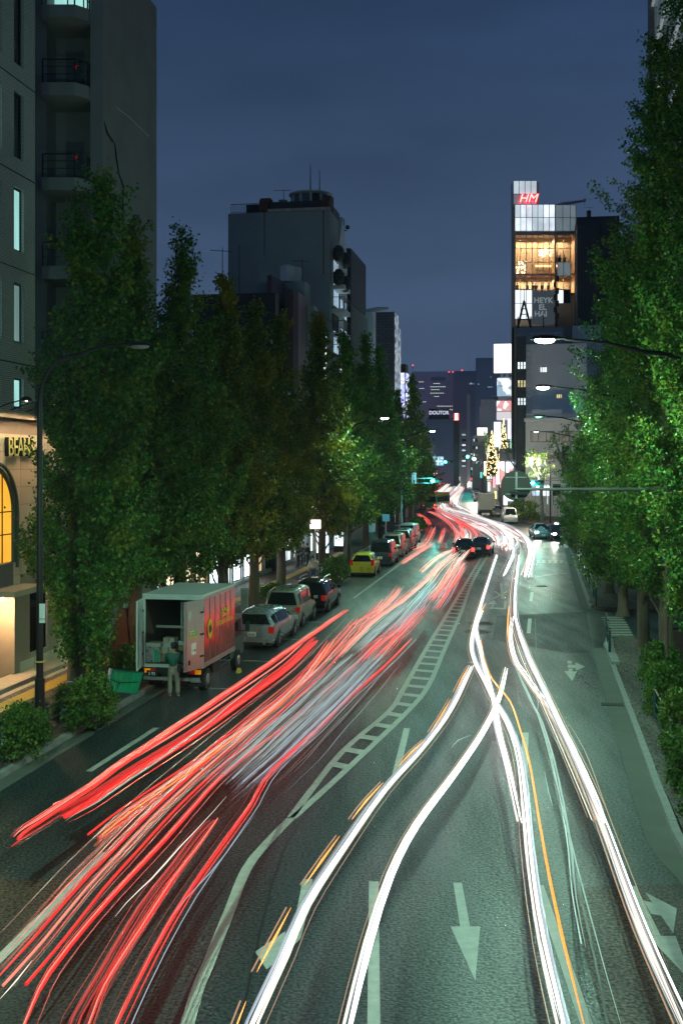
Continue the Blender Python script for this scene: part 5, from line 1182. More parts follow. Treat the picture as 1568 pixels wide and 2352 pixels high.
# ---- traffic signals
SIGC = emis('signal_green', (.05, 1., .85), 26)
def signal(base, head, label, armside, plate=None, sc=1.0, glow=900):
    base = Vector(base); head = Vector(head); t = thing('traffic_signal', label, 'traffic light', base, 0, 'green traffic signals'); d = head-base
    b = MB(); b.cyl((0, 0, 0), (0, 0, d.z+.6), .12, .09, 10); b.build('pole', mat('signal_grey', (.22, .25, .25), .5, .3, var=.2), t)
    b = MB(); b.tube([(0, 0, d.z+.25), Vector((d.x, d.y, d.z+.25))], .045, 6); b.tube([(0, 0, d.z-.25), Vector((d.x, d.y, d.z-.25))*1.0], .03, 6); b.build('arm', _M['signal_grey'], t)
    hs = MB(); hs.box((d.x+.42*sc, d.y, d.z), (1.3*sc, .2, .44*sc)); hs_ = hs.build('housing', FRAME_D, t)
    for k in range(3):
        b = MB(); q = Vector((d.x+.42*sc*k, d.y-.11, d.z)); b.cyl(q, q+Vector((0, -.03, 0)), .17*sc, n=14); b.build('lens', SIGC if k == 0 else mat('lens_dark', (.03, .02, .02), .2, var=0), hs_)
        b = MB(); a_ = [Vector((q.x+.19*sc*math.cos(x), q.y-.02, q.z+.19*sc*math.sin(x))) for x in [math.pi*j/8 for j in range(9)]]; b.add(a_+[v+Vector((0, -.22, -.02)) for v in a_], [(j, j+1, 10+j, 9+j) for j in range(8)]); b.build('visor', FRAME_D, hs_)
    pt_light('signal_light', Vector((d.x, d.y-.5, d.z)), glow, (.05, 1, .85), t, .15)
    return t, d
Ys = 118.
h_ = DP(993, 1104, Ys); pb_ = DP(921, 1104, Ys); tsg, d = signal((pb_.x, pb_.y, 0), h_, 'green traffic signal left of the road beyond the crossing', -1)
h2 = DP(950, 1098, Ys-.1); o = MB().box((h2.x-pb_.x, -.25, h2.z), (10*Ys/PXF, .06, 25*Ys/PXF)).build('name_plate', mat('plate_blue_white', (.35, .5, .6), .5, emit=(.4, .6, .7), estr=.25), tsg)
text('神\n宮\n前', .30, mat('plate_ink', (.05, .1, .3), .5, var=0), o, (h2.x-pb_.x-.04, -.29, h2.z+.05), 0, .01)
h_ = DP(1222, 1109, 108); signal((DP(1306, 1109, 108).x, 108, 0), h_, 'green traffic signal right of the road, next to the disc sign', 1)
h_ = DP(1073, 1049, 300); signal((DP(1103, 1049, 300).x, 300, 0), h_, 'far green traffic signal under the second street lamp', 1, sc=2.2, glow=1500)
h_ = DP(987, 1061, 380); 
h_ = DP(1022, 1061, 380); signal((DP(1003, 1061, 380).x, 380, 0), h_, 'farthest green traffic signal beside the blue road sign', 1, sc=2.2, glow=1500)
# far traffic lamps seen as spots
t = thing('road_sign', 'blue direction sign over the far road with white route lines', 'road sign', (DP(1005, 1059, 260).x, 260, 0)); k = 260/PXF; zc = z_at(1059, 260)
pl = MB().bb(-13*k, 13*k, -.05, .05, zc-10.5*k, zc+10.5*k).build('plate', emis('sign_blue_face', (.10, .55, .8), .9), t)
b = MB(); b.bb(-.12, .12, -.12, -.06, zc-.9, zc+.75); b.bb(-1.0, 1.0, -.12, -.06, zc-.15, zc+.1)
for q in ((-.9, .65), (.9, .65), (-.9, -.6), (.9, -.6)): b.bb(q[0]-.28, q[0]+.28, -.12, -.06, zc+q[1]-.1, zc+q[1]+.1)
b.build('route_line', emis('sign_white_line', (.8, .95, 1), 1.1), pl)
MB().cyl((-13*k-.3, .2, 0), (-13*k-.3, .2, zc+1), .12, n=8).build('pole', FRAME_D, t)
# ---- back of a round sign on its long arm, right foreground
t = thing('round_sign', 'back of a round road sign on a long steel arm from the right tree', 'road sign', G(1530, 1607, KH)); Yd = t.location.y
dz = DP(1185, 1126, Yd); dx = dz.x-t.location.x
b = MB(); b.lathe([(.055, 0), (.055, 7.1)], 10); b.build('pole', mat('rusty_pole', (.10, .06, .05), .6, .3, var=.3), t)
az = DP(1340, 1134, Yd).z; b = MB(); b.cyl((0, 0, az), (dx-.05, 0, az), .055, .05, 10); b.build('arm', ARMG, t)
r_ = 35*Yd/PXF; b = MB(); b.cyl((dx, .08, dz.z), (dx, .10, dz.z), r_, n=40); dsk = b.build('disc', mat('sign_back_brown', (.035, .030, .026), .7, .1, var=.1), t)
b = MB(); b.bb(dx-.028, dx+.028, -.02, .07, dz.z-r_*.85, dz.z+r_*.9)
for q in (-.55, .55): b.bb(dx-r_*.7, dx+r_*.7, .055, .08, dz.z+q*r_-.012, dz.z+q*r_+.012)
b.build('bracket', CHROME, dsk); MB().bb(dx-.17, dx+.33, -.05, .06, az-.17, az-.06).build('clamp_box', FRAME_D, t)
# ---- right side: white board, brown box, railings
q = S(38.2, 5.0, KH); t = thing('notice_board', 'tall white board seen edge-on behind the right hedge', 'board', q, -ANG)
MB().bb(-.05, .05, -.0, 1.5, .15, 2.4).build('board', mat('board_white', (.55, .60, .58), .4, var=.1), t); MB().bb(.06, .3, -.03, 0, .0, 2.5).build('frame', BRICKR, t); MB().bb(-.06, -.04, -.02, 1.52, 1.3, 1.33).build('seam', FRAME_D, t)
q = S(41.6, 4.75, KH); t = thing('utility_box', 'brown metal utility box behind the right hedge', 'utility box', q, -ANG)
MB().bb(-.35, .35, -.3, .3, 0, 1.45).build('cabinet', mat('cabinet_brown', (.14, .085, .08), .5, .2, var=.15), t); MB().bb(-.38, .38, -.33, .33, 1.45, 1.52).build('lid', FRAME_D, t)
q = S(37.2, 5.6, KH); t = thing('vending_machine', 'green glowing machine behind the right trees', 'vending machine', q, -ANG)
MB().bb(-.35, .35, 0, 1.0, 0, 1.8).build('cabinet', WHITEB, t); MB().bb(-.37, -.35, .08, .92, .2, 1.7).build('front_panel', emis('green_panel', (.05, .9, .1), 1.2), t); MB().bb(-.33, .33, -.02, 0, .2, 1.7).build('front_panel', emis('green_panel', (.05, .9, .1), 1.2), t)
def railing(p0, p1, label, n, group, decor=False, h=.82, posts_only=False, sticker=False):
    p0, p1 = Vector(p0), Vector(p1); t = thing('guard_railing', label, 'railing', p0, 0, group); d = p1-p0; L_ = d.length; u = d.normalized()
    for i in range(n+1):
        q = d*(i/n); b = MB(); b.lathe([(.05, 0), (.05, h+.06), (.03, h+.09)], 10, q); o = b.build('post', GREENP, t)
        b = MB(); b.lathe([(.053, h+.0), (.053, h+.03)], 10, q); b.build('band', M_Y, o)
    for z_, r_ in ((h, .024), (h*.55, .018), (h*.2, .018)):
        b = MB(); b.tube([Vector((0, 0, z_)), d+Vector((0, 0, z_))], r_, 8); b.build('rail', mat('rail_brown', (.16, .12, .09), .35, .6, var=.2) if z_ == h else GREENP, t)
    if decor:
        for i in range(n):
            c = d*((i+.5)/n); b = MB()
            def pt(a_, z_): return c+u*a_+Vector((0, 0, z_))
            b.tube([pt(-.42, h*.22), pt(-.36, h*.7), pt(-.16, h*.95), pt(-.02, h*.6), pt(-.12, h*.3), pt(.08, h*.05)], .016, 6)
            b.tube([pt(.42, h*.22), pt(.36, h*.7), pt(.16, h*.95), pt(.02, h*.6), pt(.12, h*.3), pt(-.08, h*.05)], .016, 6)
            b.build('ginkgo_ornament', GREENP, t)
    return t
KR = 'guard railings along the kerbs'
P0 = G(36, 1752, KH); pd = S(to_st(P0)[0]+5.1, -12.78, KH); R1 = railing(S(to_st(P0)[0], -12.78, KH), pd, 'green railing with curled ornaments at the left kerb, sticker on its near post', 2, KR, True)
MB().bb(-.03, .03, -.06, -.052, .42, .76).build('sticker', mat('sticker_white', (.6, .65, .6), .5, var=0), R1)
t = thing('chrome_barrier', 'low bent chrome barrier at the left picture edge', 'railing', S(to_st(P0)[0]-.25, -12.9, KH), 0, KR); b = MB(); b.tube([(0, 0, .3), (-.15, -.1, .33), (-1.2, -1.1, .33)], .035, 8); b.tube([(-.1, .3, .8), (-1.2, -.8, .7)], .03, 8); b.build('rail', CHROME, t); b = MB(); b.cyl((-1.2, -1.1, 0), (-1.2, -1.1, .34), .04, n=8); b.cyl((-1.15, -.76, 0), (-1.15, -.76, .71), .04, n=8); b.build('post', CHROME, t)
railing(S(66, -12.75, KH), S(72.5, -12.75, KH), 'green railing with parked bicycle left of the clipped hedge', 3, KR, True)
railing(S(80, -12.75, KH), S(96, -12.75, KH), 'green railing beside the row of parked minivans', 6, KR)
railing(G(1399, 1505, KH), G(1392, 1461, KH), 'short green railing at the corner of the side street', 2, KR, False, .95)
railing(S(29.6, 3.35, KH), S(33.5, 3.35, KH), 'green railing inside the right hedge, nearer', 2, KR); railing(S(35.2, 3.9, KH), S(38.0, 3.9, KH), 'green railing inside the right hedge, farther', 1, KR)
railing(G(1368, 1392, KH), G(1366, 1375, KH), 'small green railing at the far corner of the side street', 1, KR, False, 1.0)
railing(G(1362, 1370, KH), G(1322, 1275, KH), 'long green railing on the right pavement beyond the side street', 6, KR)
# orange hoop barriers near the white van
for i, x in enumerate((1222, 1236, 1252)):
    q = G(x, 1208+i*3, KH); t = thing('hoop_barrier', ['orange hoop barrier nearest the white van', 'middle orange hoop barrier on the right pavement', 'orange hoop barrier nearest the waiting cars'][i], 'barrier', q, .4, 'orange hoop barriers'); b = MB(); b.tube([(-.5, 0, 0), (-.5, 0, .6), (-.3, 0, .85), (.3, 0, .85), (.5, 0, .6), (.5, 0, 0)], .035, 6); b.tube([(-.5, 0, .4), (.5, 0, .4)], .03, 6); b.build('hoop', mat('barrier_orange', (.35, .14, .06), .5), t)
# green tilted sheet beside the truck
c4 = [G(249, 1588, KH), G(314, 1595, KH)]; t = thing('folded_cart', 'bright green folded hand cart leaning against the shrub beside the truck', 'cart', c4[0], math.atan2((c4[1]-c4[0]).y, (c4[1]-c4[0]).x)); w_ = (c4[1]-c4[0]).length
GRN = mat('tarpaulin_green', (.01, .30, .14), .45, var=.12, scale=4, bump=.2, bscale=6)
b = MB(); b.add([(0, 0, 0), (w_, 0, .02), (w_+.08, .2, .66), (.04, .2, .66), (0, .05, 0), (w_, .05, .02), (w_+.08, .25, .66), (.04, .25, .66)], [(0, 1, 2, 3), (4, 5, 6, 7), (0, 1, 5, 4), (1, 2, 6, 5), (2, 3, 7, 6), (3, 0, 4, 7)]); b.build('tarpaulin', GRN, t)
TB_ = mat('teal_binding', (.01, .16, .18), .5, var=.1); b = MB(); b.tube([(0, -.01, 0), (w_, -.01, .02), (w_+.08, .19, .66), (.04, .19, .66), (0, -.01, 0)], .022, 6); b.build('binding', TB_, t)
b = MB(); b.tube([(.02, .05, .4), (w_*.35, .05, .30), (w_, .1, .38)], .012, 5); b.tube([(w_*.35, .05, .30), (w_*.3, .02, .1)], .012, 5); b.build('strap', FRAME_D, t)
for k in (0.2, .4, .6, .8): MB().box((w_*k, .085, .33), (.01, .02, .6), Matrix.Rotation(-.3, 3, 'X')).build('seam', mat('tarpaulin_light', (.02, .4, .2), .4, var=0), t)
b = MB(); b.box((-.06, .12, .36), (.07, .1, .7), Matrix.Rotation(-.25, 3, 'X')); b.build('handle_board', WHITEB, t)
# dark sign stand and bench on the pavement
q = G(283, 1500, KH); t = thing('pyramid_stand', 'dark brown pyramid-shaped sign stand on the left pavement', 'sign stand', q, -ANG); b = MB(); b.add([(-.45, -.45, .12), (.45, -.45, .12), (.45, .45, .12), (-.45, .45, .12), (-.15, -.15, 1.7), (.15, -.15, 1.7), (.15, .15, 1.7), (-.15, .15, 1.7)], [(0, 1, 5, 4), (1, 2, 6, 5), (2, 3, 7, 6), (3, 0, 4, 7), (4, 5, 6, 7), (0, 1, 2, 3)]); b.build('body', RUST, t); MB().bb(-.5, .5, -.5, .5, 0, .11).build('base', CONC, t)
def bollard_box(x, y, label, h=.9, w=.35, m=WHITEB):
    q = G(x, y, KH); t = thing('control_box', label, 'box', q, -ANG, 'kerbside boxes'); MB().bb(-w/2, w/2, -.15, .15, 0, h).build('cabinet', m, t); MB().bb(-w/2-.02, w/2+.02, -.17, .17, h, h+.05).build('lid', FRAME_L, t)
bollard_box(562, 1416, 'slim pale box on a post behind the beige minivan', 1.3, .3, CONC)
bollard_box(700, 1295, 'tall thin sign post with a lit pink lightbox', 2.0, .4, WHITEB)
q = G(724, 1313, KH); t = thing('lightbox', 'glowing pink lightbox above the pedestrians on the left pavement', 'sign', (q.x, q.y, KH), -ANG); b = MB(); b.cyl((0, 0, 0), (0, 0, 2.9), .05, n=8); b.build('pole', WHITEB, t); MB().bb(-.35, .35, -.12, .12, 2.9, 3.5).build('box', print_mat('pink_box', ((1, .5, .9), (1, 1, 1), (.9, .6, 1)), 2, 2.0, 'NOISE'), t)
for i, (x, y, w__, h__) in enumerate(((786, 1290, .9, 1.6), (820, 1272, .7, 1.7))):
    q = G(x, y, KH); q = q+Vector((-1.5, 2, 0)); t = thing('display_board', ['lit poster stand left of the yellow car', 'tall lit poster stand right of the yellow car, between the trunks'][i], 'sign', q, -ANG, 'lit poster stands'); MB().bb(-w__/2, w__/2, -.08, .08, .5, .5+h__).build('poster', print_mat('stand_poster', ((1, 1, 1), (.8, .9, 1), (.5, .6, .7), (1, 1, .95)), 1.2, 2.4), t); MB().bb(-w__/2-.05, w__/2+.05, -.06, .1, 0, .5).build('base', FRAME_D, t)
# street name plate near the crossing
thing_ = thing('bus_stop_sign', 'small blue and white sign on a pole among the last left trunks', 'sign', G(886, 1262, KH)); b = MB(); b.cyl((0, 0, 0), (0, 0, 3), .05, n=8); b.build('pole', CHROME, thing_); MB().bb(-.3, .3, -.05, .05, 2.4, 3.0).build('plate', mat('blue_plate', (.08, .3, .4), .4, emit=(.1, .5, .6), estr=.3), thing_)
# crosswalk signal box
thing_ = thing('pole_group', 'grey concrete utility pole at the left end of the crossing', 'pole', G(921, 1225, KH)); b = MB(); b.cyl((0, 0, 0), (0, 0, 8.0), .16, .11, 12); b.build('pole', CONC, thing_)
for k in range(4): MB().bb(-.2, .2, -.2, -.1, 2.2+k*.9, 2.6+k*.9).build('band_plate', FRAME_D, thing_)
# ================================================================== BICYCLES
def bicycle(loc, rz, label):
    t = thing('bicycle', label, 'bicycle', loc, rz, 'bicycles at the railing')
    for y in (0, 1.05):
        b = MB(); ring = [Vector((0, y+.33*math.cos(a), .33+.33*math.sin(a))) for a in [math.pi*2*i/18 for i in range(19)]]; b.tube(ring, .02, 5, False); o = b.build('wheel', FRAME_D, t); b = MB()
        for i in range(6): a = math.pi*i/6; b.cyl((0, y-.32*math.cos(a), .33-.32*math.sin(a)), (0, y+.32*math.cos(a), .33+.32*math.sin(a)), .005, n=3)
        b.build('spoke', CHROME, o)
    b = MB(); 
    for a, c in (((0, 0, .33), (0, .42, .3)), ((0, .42, .3), (0, .35, .75)), ((0, .35, .75), (0, .92, .8)), ((0, .42, .3), (0, .92, .7)), ((0, 1.05, .33), (0, .9, .95)), ((0, 0, .33), (0, .36, .7))): b.cyl(a, c, .018, n=6)
    b.build('frame', CHROME, t); MB().box((0, .33, .86), (.14, .26, .05)).build('saddle', FRAME_D, t); b = MB(); b.tube([(-.28, .78, 1.0), (0, .9, .97), (.28, .78, 1.0)], .014, 6); b.build('handlebar', CHROME, t)
bicycle(S(67.2, -13.2, KH), -ANG-.2, 'bicycle leaning at the railing left of the clipped hedge, nearer'); bicycle(S(69.6, -13.2, KH), -ANG+.1, 'bicycle at the railing left of the clipped hedge, farther')
bicycle(S(30.2, -13.1, KH), -ANG+.05, 'bicycle behind the ornamented railing beside the lamp post')
# ================================================================== VEHICLES
TYRE = mat('tyre', (.015, .015, .016), .8, var=.1); RIM = mat('alloy_rim', (.45, .46, .48), .3, .8, var=.1); CARGL = mat('car_glass', (.008, .010, .012), .05, var=0, spec=.9); BLACKP = mat('black_plastic', (.015, .015, .016), .5, var=.1)
TAIL = mat('tail_lens', (.30, .008, .008), .15, var=0, emit=(1, .02, .01), estr=.12); TAIL_ON = emis('tail_on', (1, .03, .02), 6); HEADL = mat('head_lens', (.6, .65, .7), .05, var=0); HEAD_ON = emis('head_on', (1, .93, .85), 30)
PLATE = mat('number_plate', (.60, .62, .58), .5, var=0); PLATE_Y = mat('number_plate_yellow', (.65, .5, .06), .5, var=0); INK = mat('plate_green', (.02, .10, .04), .5, var=0)
def paint(name, c, rough=.22, metal=.35): return mat(name, c, rough, metal, var=.05, coat=.6)
_wm = {}
def car(label, loc, rz, P, pnt, plate=None, tail=False, head=False, name='parked_car', cat='car', group='parked cars', platem=PLATE, taxi=False):
    t = thing(name, label, cat, loc, rz, group); W, Ln = P['w']/2, P['l']; zl = .22
    st = P['st']      # (y/L, roof z, roof half width factor, belt z)
    sec = []
    for (y, zr, wf, zb_, wb) in st:
        y *= Ln; w = W*wb; wr = W*wf
        sec.append([(0, y, zl), (w*.86, y, zl), (w*.97, y, zl+.10), (w, y, zl+.30), (w*1.0, y, (zl+.3+zb_)/2), (w*.965, y, zb_), (wr, y, max(zb_, zr-.10)), (wr-.10, y, zr-.02), (wr*.5, y, zr+.01), (0, y, zr+.02)])
    n = 10; b = MB(); allv = []
    for s_ in sec: allv += [Vector(p) for p in s_]+[Vector((-p[0], p[1], p[2])) for p in s_[::-1][1:-1]]
    m_ = 2*n-2
    fs = [(i*m_+j, i*m_+(j+1) % m_, (i+1)*m_+(j+1) % m_, (i+1)*m_+j) for i in range(len(sec)-1) for j in range(m_)]
    fs += [tuple(range(m_)), tuple(range((len(sec)-1)*m_, len(sec)*m_))]
    b.add(allv, fs); body = b.build('body', pnt, t, True)
    def quad_on(q, inset=.1, off=.012, inset_v=None):
        c = sum(q, Vector())/4; nv = (q[1]-q[0]).cross(q[3]-q[0]).normalized()
        ref = Vector((0, Ln/2, .7));
        if nv.dot(c-ref) < 0: nv = -nv
        a, b_ = inset, inset if inset_v is None else inset_v
        def bl(u, v): return q[0]*(1-u)*(1-v)+q[1]*u*(1-v)+q[2]*u*v+q[3]*(1-u)*v
        return [bl(a, b_)+nv*off, bl(1-a, b_)+nv*off, bl(1-a, 1-b_)+nv*off, bl(a, 1-b_)+nv*off]
    V = [Vector(p) for s_ in sec for p in s_]
    def vv(i, j): return V[i*n+j]
    mir = lambda v: Vector((-v.x, v.y, v.z))
    for i in P['side']:
        for sgn in (0, 1):
            q = [vv(i, 5), vv(i+1, 5), vv(i+1, 6), vv(i, 6)]
            if sgn: q = [mir(v) for v in q]
            q = quad_on(q, .05, .010, .10); MB().add(q, [(0, 1, 2, 3)]).build('side_window', CARGL, body)
    for nm, (i, k) in (('rear_window', P['rear']), ('windscreen', P['front'])):
        lo = [vv(i, 5), vv(k, 7)]
        q = [lo[0], mir(lo[0]), mir(lo[1]), lo[1]]; q = [Vector((v.x*.93, v.y, v.z)) for v in q]
        q2 = quad_on(q, .03, .04, .08); MB().add(q2, [(0, 1, 2, 3)]).build(nm, CARGL, body)
    # wheels
    wr = P.get('wr', .31); key = ('w', wr)
    if key not in _wm:
        b = MB(); b.cyl((-.09, 0, 0), (.09, 0, 0), wr, n=20); b2 = MB(); b2.cyl((.085, 0, 0), (.10, 0, 0), wr*.66, n=16); b2.cyl((-.10, 0, 0), (-.085, 0, 0), wr*.66, n=16)
        b3 = MB()
        for k in range(5):
            a = k*math.pi*2/5; 
            for sx in (.104, -.104): b3.box((sx, wr*.36*math.cos(a), wr*.36*math.sin(a)), (.012, wr*.16, wr*.5), Matrix.Rotation(a-math.pi/2, 3, 'X'))
        _wm[key] = (b.mesh('wheel', TYRE, True), b2.mesh('rim', BLACKP), b3.mesh('spoke', RIM))
    for y in (P['wy'][0]*Ln, P['wy'][1]*Ln):
        for sx in (-1, 1):
            MB().cyl((sx*(W*.985-.05), y, wr+.02), (sx*(W*1.004), y, wr+.02), wr+.055, n=22).build('wheel_arch', BLACKP, body)
            o = obj('wheel', _wm[key][0], t, (sx*(W-.075), y, wr)); obj('rim', _wm[key][1], o); obj('spoke', _wm[key][2], o)
    zb_ = st[1][3]; tl = P.get('tail', (zb_-.28, zb_-.02))
    for sx in (-1, 1):
        MB().bb(min(sx*W*.98, sx*W*.74), max(sx*W*.98, sx*W*.74), -.02, .16, tl[0], tl[1]).build('taillight', TAIL_ON if tail else TAIL, body)
        MB().bb(min(sx*W*.93, sx*W*.60), max(sx*W*.93, sx*W*.60), Ln-.14, Ln+.015, P.get('hz', .62), P.get('hz', .62)+.15).build('headlight', HEAD_ON if head else HEADL, body)
        MB().box((sx*(W+.10), P['mir']*Ln, zb_+.10), (.17, .10, .13)).build('wing_mirror', pnt, body)
        if head:
            ld = bpy.data.lights.new('headlight_beam', 'SPOT'); ld.energy = 260; ld.color = (1, .93, .82); ld.spot_size = math.radians(70); ld.spot_blend = .8; ld.shadow_soft_size = .08
            lo = bpy.data.objects.new('headlight_beam', ld); COL.objects.link(lo); lo.parent = t; lo.location = (sx*W*.75, Ln+.1, .68); lo.rotation_euler = (math.radians(84), 0, 0)
    bp = MB(); bp.bb(-W*.97, W*.97, -.10, .10, .30, .52); bp.build('bumper', pnt, body, True)
    bp = MB(); bp.bb(-W*.95, W*.95, Ln-.10, Ln+.09, .28, .50); bp.build('bumper', pnt, body, True)
    MB().bb(-W*.9, W*.9, -.09, Ln+.05, .17, .28).build('sill', BLACKP, body)
    pz = P.get('pz', .62); pl = MB().bb(-.165, .165, -.125, -.105 if pz < .52 else -.02, pz-.085, pz+.085).build('number_plate', platem, body)
    if plate: text(plate, .11, INK, pl, (0, -.13, pz-.015), 0, .004, .003)
    pl = MB().bb(-.165, .165, Ln+.09, Ln+.11, .33, .50).build('number_plate', platem, body)
    if taxi: MB().bb(-.2, .2, Ln*.5-.06, Ln*.5+.06, P['h']+.02, P['h']+.16).build('roof_lamp', emis('taxi_lamp', (.75, .8, 1), 5), body)
    return t, body
def PR(kind, w, l, h, **k):
    if kind == 'wagon': d = dict(st=[(0, .84, .72, .84, .90), (.015, .96, .78, .94, .97), (.075, h-.10, .70, .95, .99), (.2, h-.01, .72, .94, 1), (.42, h, .73, .92, 1), (.60, h-.05, .71, .91, 1), (.78, .96, .74, .90, .99), (.93, .80, .70, .78, .95), (1, .66, .62, .64, .84)], side=[2, 3, 4], rear=(1, 2), front=(6, 5), wy=(.19, .80), mir=.70)
    if kind == 'van': d = dict(st=[(0, .94, .78, .94, .94), (.01, 1.02, .84, 1.0, .99), (.045, h-.08, .80, 1.0, 1), (.2, h, .82, .99, 1), (.5, h, .82, .98, 1), (.70, h-.04, .80, .97, 1), (.86, 1.08, .80, .96, 1), (.96, .90, .76, .86, .96), (1, .72, .7, .70, .88)], side=[2, 3, 4], rear=(1, 2), front=(6, 5), wy=(.18, .82), mir=.80)
    if kind == 'sedan': d = dict(st=[(0, .78, .76, .78, .90), (.02, .94, .80, .88, .97), (.17, .98, .80, .92, 1), (.28, h-.06, .68, .92, 1), (.42, h, .70, .91, 1), (.58, h-.03, .69, .91, 1), (.72, .95, .76, .90, 1), (.93, .82, .72, .78, .96), (1, .66, .64, .64, .86)], side=[3, 4], rear=(2, 3), front=(6, 5), wy=(.20, .80), mir=.66)
    if kind == 'onebox': d = dict(st=[(0, .98, .86, .98, .96), (.01, 1.08, .88, 1.06, 1), (.03, h-.08, .84, 1.06, 1), (.2, h, .85, 1.06, 1), (.5, h, .85, 1.06, 1), (.82, h-.05, .82, 1.06, 1), (.94, 1.10, .84, 1.04, 1), (.985, .92, .84, .90, .98), (1, .7, .8, .68, .94)], side=[2, 3, 4], rear=(1, 2), front=(6, 5), wy=(.2, .82), mir=.90)
    d.update(w=w, l=l, h=h); d.update(k); return d
SILVER = paint('silver_paint', (.30, .33, .36)); BEIGE = paint('pale_beige_paint', (.30, .31, .25)); BLACK = paint('black_paint', (.010, .011, .013), .12, .2); YELLOW = paint('yellow_paint', (.62, .58, .04), .25, .1); WHITE = paint('white_paint', (.6, .62, .62), .3, 0); DBLUE = paint('dark_blue_paint', (.03, .04, .07), .2, .4)
tp = -11.25
RZ = -ANG
def park(x_t, Y, off=0.): return S(to_st(Vector((Y*TAN, Y, 0)))[0], 0)
def ps(s_, t_): return S(s_, t_, 0)
t, bd = car('silver wagon parked right in front of the delivery truck', ps(44.2, tp+.10), RZ-.01, PR('wagon', 1.78, 4.75, 1.50), SILVER, '24-32'); 
b = MB(); b.cyl((.52, -.12, .27), (.52, .1, .27), .055, n=10); b.build('exhaust', CHROME, bd)
t, bd = car('pale beige boxy minivan parked between the silver wagon and the black car', ps(50.0, tp-.0), RZ, PR('van', 1.68, 3.9, 1.76), BEIGE, None)
t, bd = car('black car with roof rails parked at the head of the first row', ps(55.2, tp+.15), RZ, PR('wagon', 1.8, 4.6, 1.62), BLACK, None)
b = MB()
for sx in (-.6, .6): b.tube([(sx, 1.0, 1.66), (sx, 1.2, 1.72), (sx, 2.6, 1.72), (sx, 2.8, 1.66)], .025, 6)
b.build('roof_rail', CHROME, bd)
p = G(829, 1325); s_, t_ = to_st(p); car('small yellow hatchback parked alone with red tail lights', ps(s_, t_+.05), RZ+.02, PR('wagon', 1.62, 3.75, 1.53, tail=(.75, 1.12)), YELLOW, '12-19', platem=PLATE_Y)
p = G(872, 1301); s_, t_ = to_st(p); car('dark blue minivan parked behind the yellow hatchback', ps(s_, t_-.0), RZ, PR('van', 1.72, 4.5, 1.86), DBLUE, None)
p = G(893, 1287); s_, t_ = to_st(p); car('pale minivan parked beyond the dark blue one', ps(s_+2.2, t_-.1), RZ, PR('van', 1.72, 4.6, 1.9), BEIGE, None)
p = G(912, 1272); s_, t_ = to_st(p); car('silver minivan fourth in the far left parked row', ps(s_+3.0, t_-.0), RZ, PR('van', 1.72, 4.4, 1.85), SILVER, None)
p = G(926, 1258); s_, t_ = to_st(p); car('white van last in the far left parked row', ps(s_+3.0, t_-.05), RZ, PR('onebox', 1.72, 4.4, 1.95), WHITE, None)
# waiting cars in the middle and at the right
p = G(1063, 1284); car('dark saloon braking with glowing tail lamps left of the ladder marking', p, RZ+.0, PR('sedan', 1.75, 4.6, 1.48), BLACK, '52-10', tail=True, name='waiting_car', group='waiting cars')
p = G(1086, 1283); car('second dark car close beside the braking saloon', G(1084, 1281)+Vector((.7, 1.5, 0)), RZ-.05, PR('sedan', 1.7, 4.5, 1.45), DBLUE, None, tail=True, name='waiting_car', group='waiting cars')
p = G(1275, 1243); car('dark taxi facing the camera with glowing headlights and roof lamp', Vector((p.x, p.y+4.6, 0))+Vector((.5, 0, 0)), math.pi+.02, PR('sedan', 1.75, 4.6, 1.5), BLACK, None, head=True, name='waiting_taxi', cat='taxi', group='waiting cars', taxi=True)
p = G(1246, 1241); car('silver car facing the camera left of the dark taxi', Vector((p.x, p.y+5.6, 0))+Vector((.35, 0, 0)), math.pi-.02, PR('sedan', 1.7, 4.4, 1.48), SILVER, None, head=True, name='waiting_car', group='waiting cars')
p = G(1172, 1204); car('white delivery van parked facing the camera by the round bush', Vector((p.x+.3, p.y+4.7, 0)), math.pi-.06, PR('onebox', 1.72, 4.7, 1.98), WHITE, None, name='parked_van', cat='van', group='vehicles parked at the far right kerb')
p = G(1127, 1186); car('pale saloon parked at the right kerb in front of the box truck', Vector((p.x+1.2, p.y+4, 0)), math.pi-.06, PR('sedan', 1.7, 4.5, 1.45), BEIGE, None, group='vehicles parked at the far right kerb')
for i, (x, y) in enumerate(((1096, 1153), (1092, 1144), (1090, 1135), (1091, 1126))):
    p = G(x, y); car(['nearest car behind the white box truck at the right kerb', 'second car behind the white box truck', 'third car behind the white box truck', 'farthest car parked at the right kerb'][i], Vector((p.x+.5, p.y+4, 0)), math.pi-.06, PR('sedan' if i else 'van', 1.72, 4.4, 1.5 if i else 1.8), [SILVER, WHITE, BEIGE, SILVER][i], None, group='vehicles parked at the far right kerb')
# far traffic facing away, with red lamps
for i, (x, y) in enumerate(((1010, 1108), (1025, 1098), (1042, 1094), (1003, 1118), (1030, 1090))):
    p = G(x, y); car(['tail-lit car far down the left lanes, nearest the green signal', 'tail-lit car in the far queue, second', 'tail-lit car in the far queue, rightmost', 'tail-lit car just right of the left signal', 'farthest tail-lit car of the queue'][i], p, -.1, PR('sedan' if i % 2 else 'van', 1.72, 4.4, 1.5 if i % 2 else 1.8), [BLACK, SILVER, BLACK, SILVER, BLACK][i], None, tail=True, name='queued_car', group='cars queuing far down the street')
for i, (x, y) in enumerate(((1050, 1112), (1063, 1105), (1070, 1096))):
    p = G(x, y); car(['oncoming car with bright headlights, nearest of the far three', 'oncoming car with bright headlights, middle of the far three', 'oncoming car with bright headlights, farthest'][i], Vector((p.x, p.y+4, 0)), math.pi-.1, PR('sedan', 1.72, 4.4, 1.5), [SILVER, BLACK, SILVER][i], None, head=True, name='oncoming_car', group='oncoming cars far down the street')
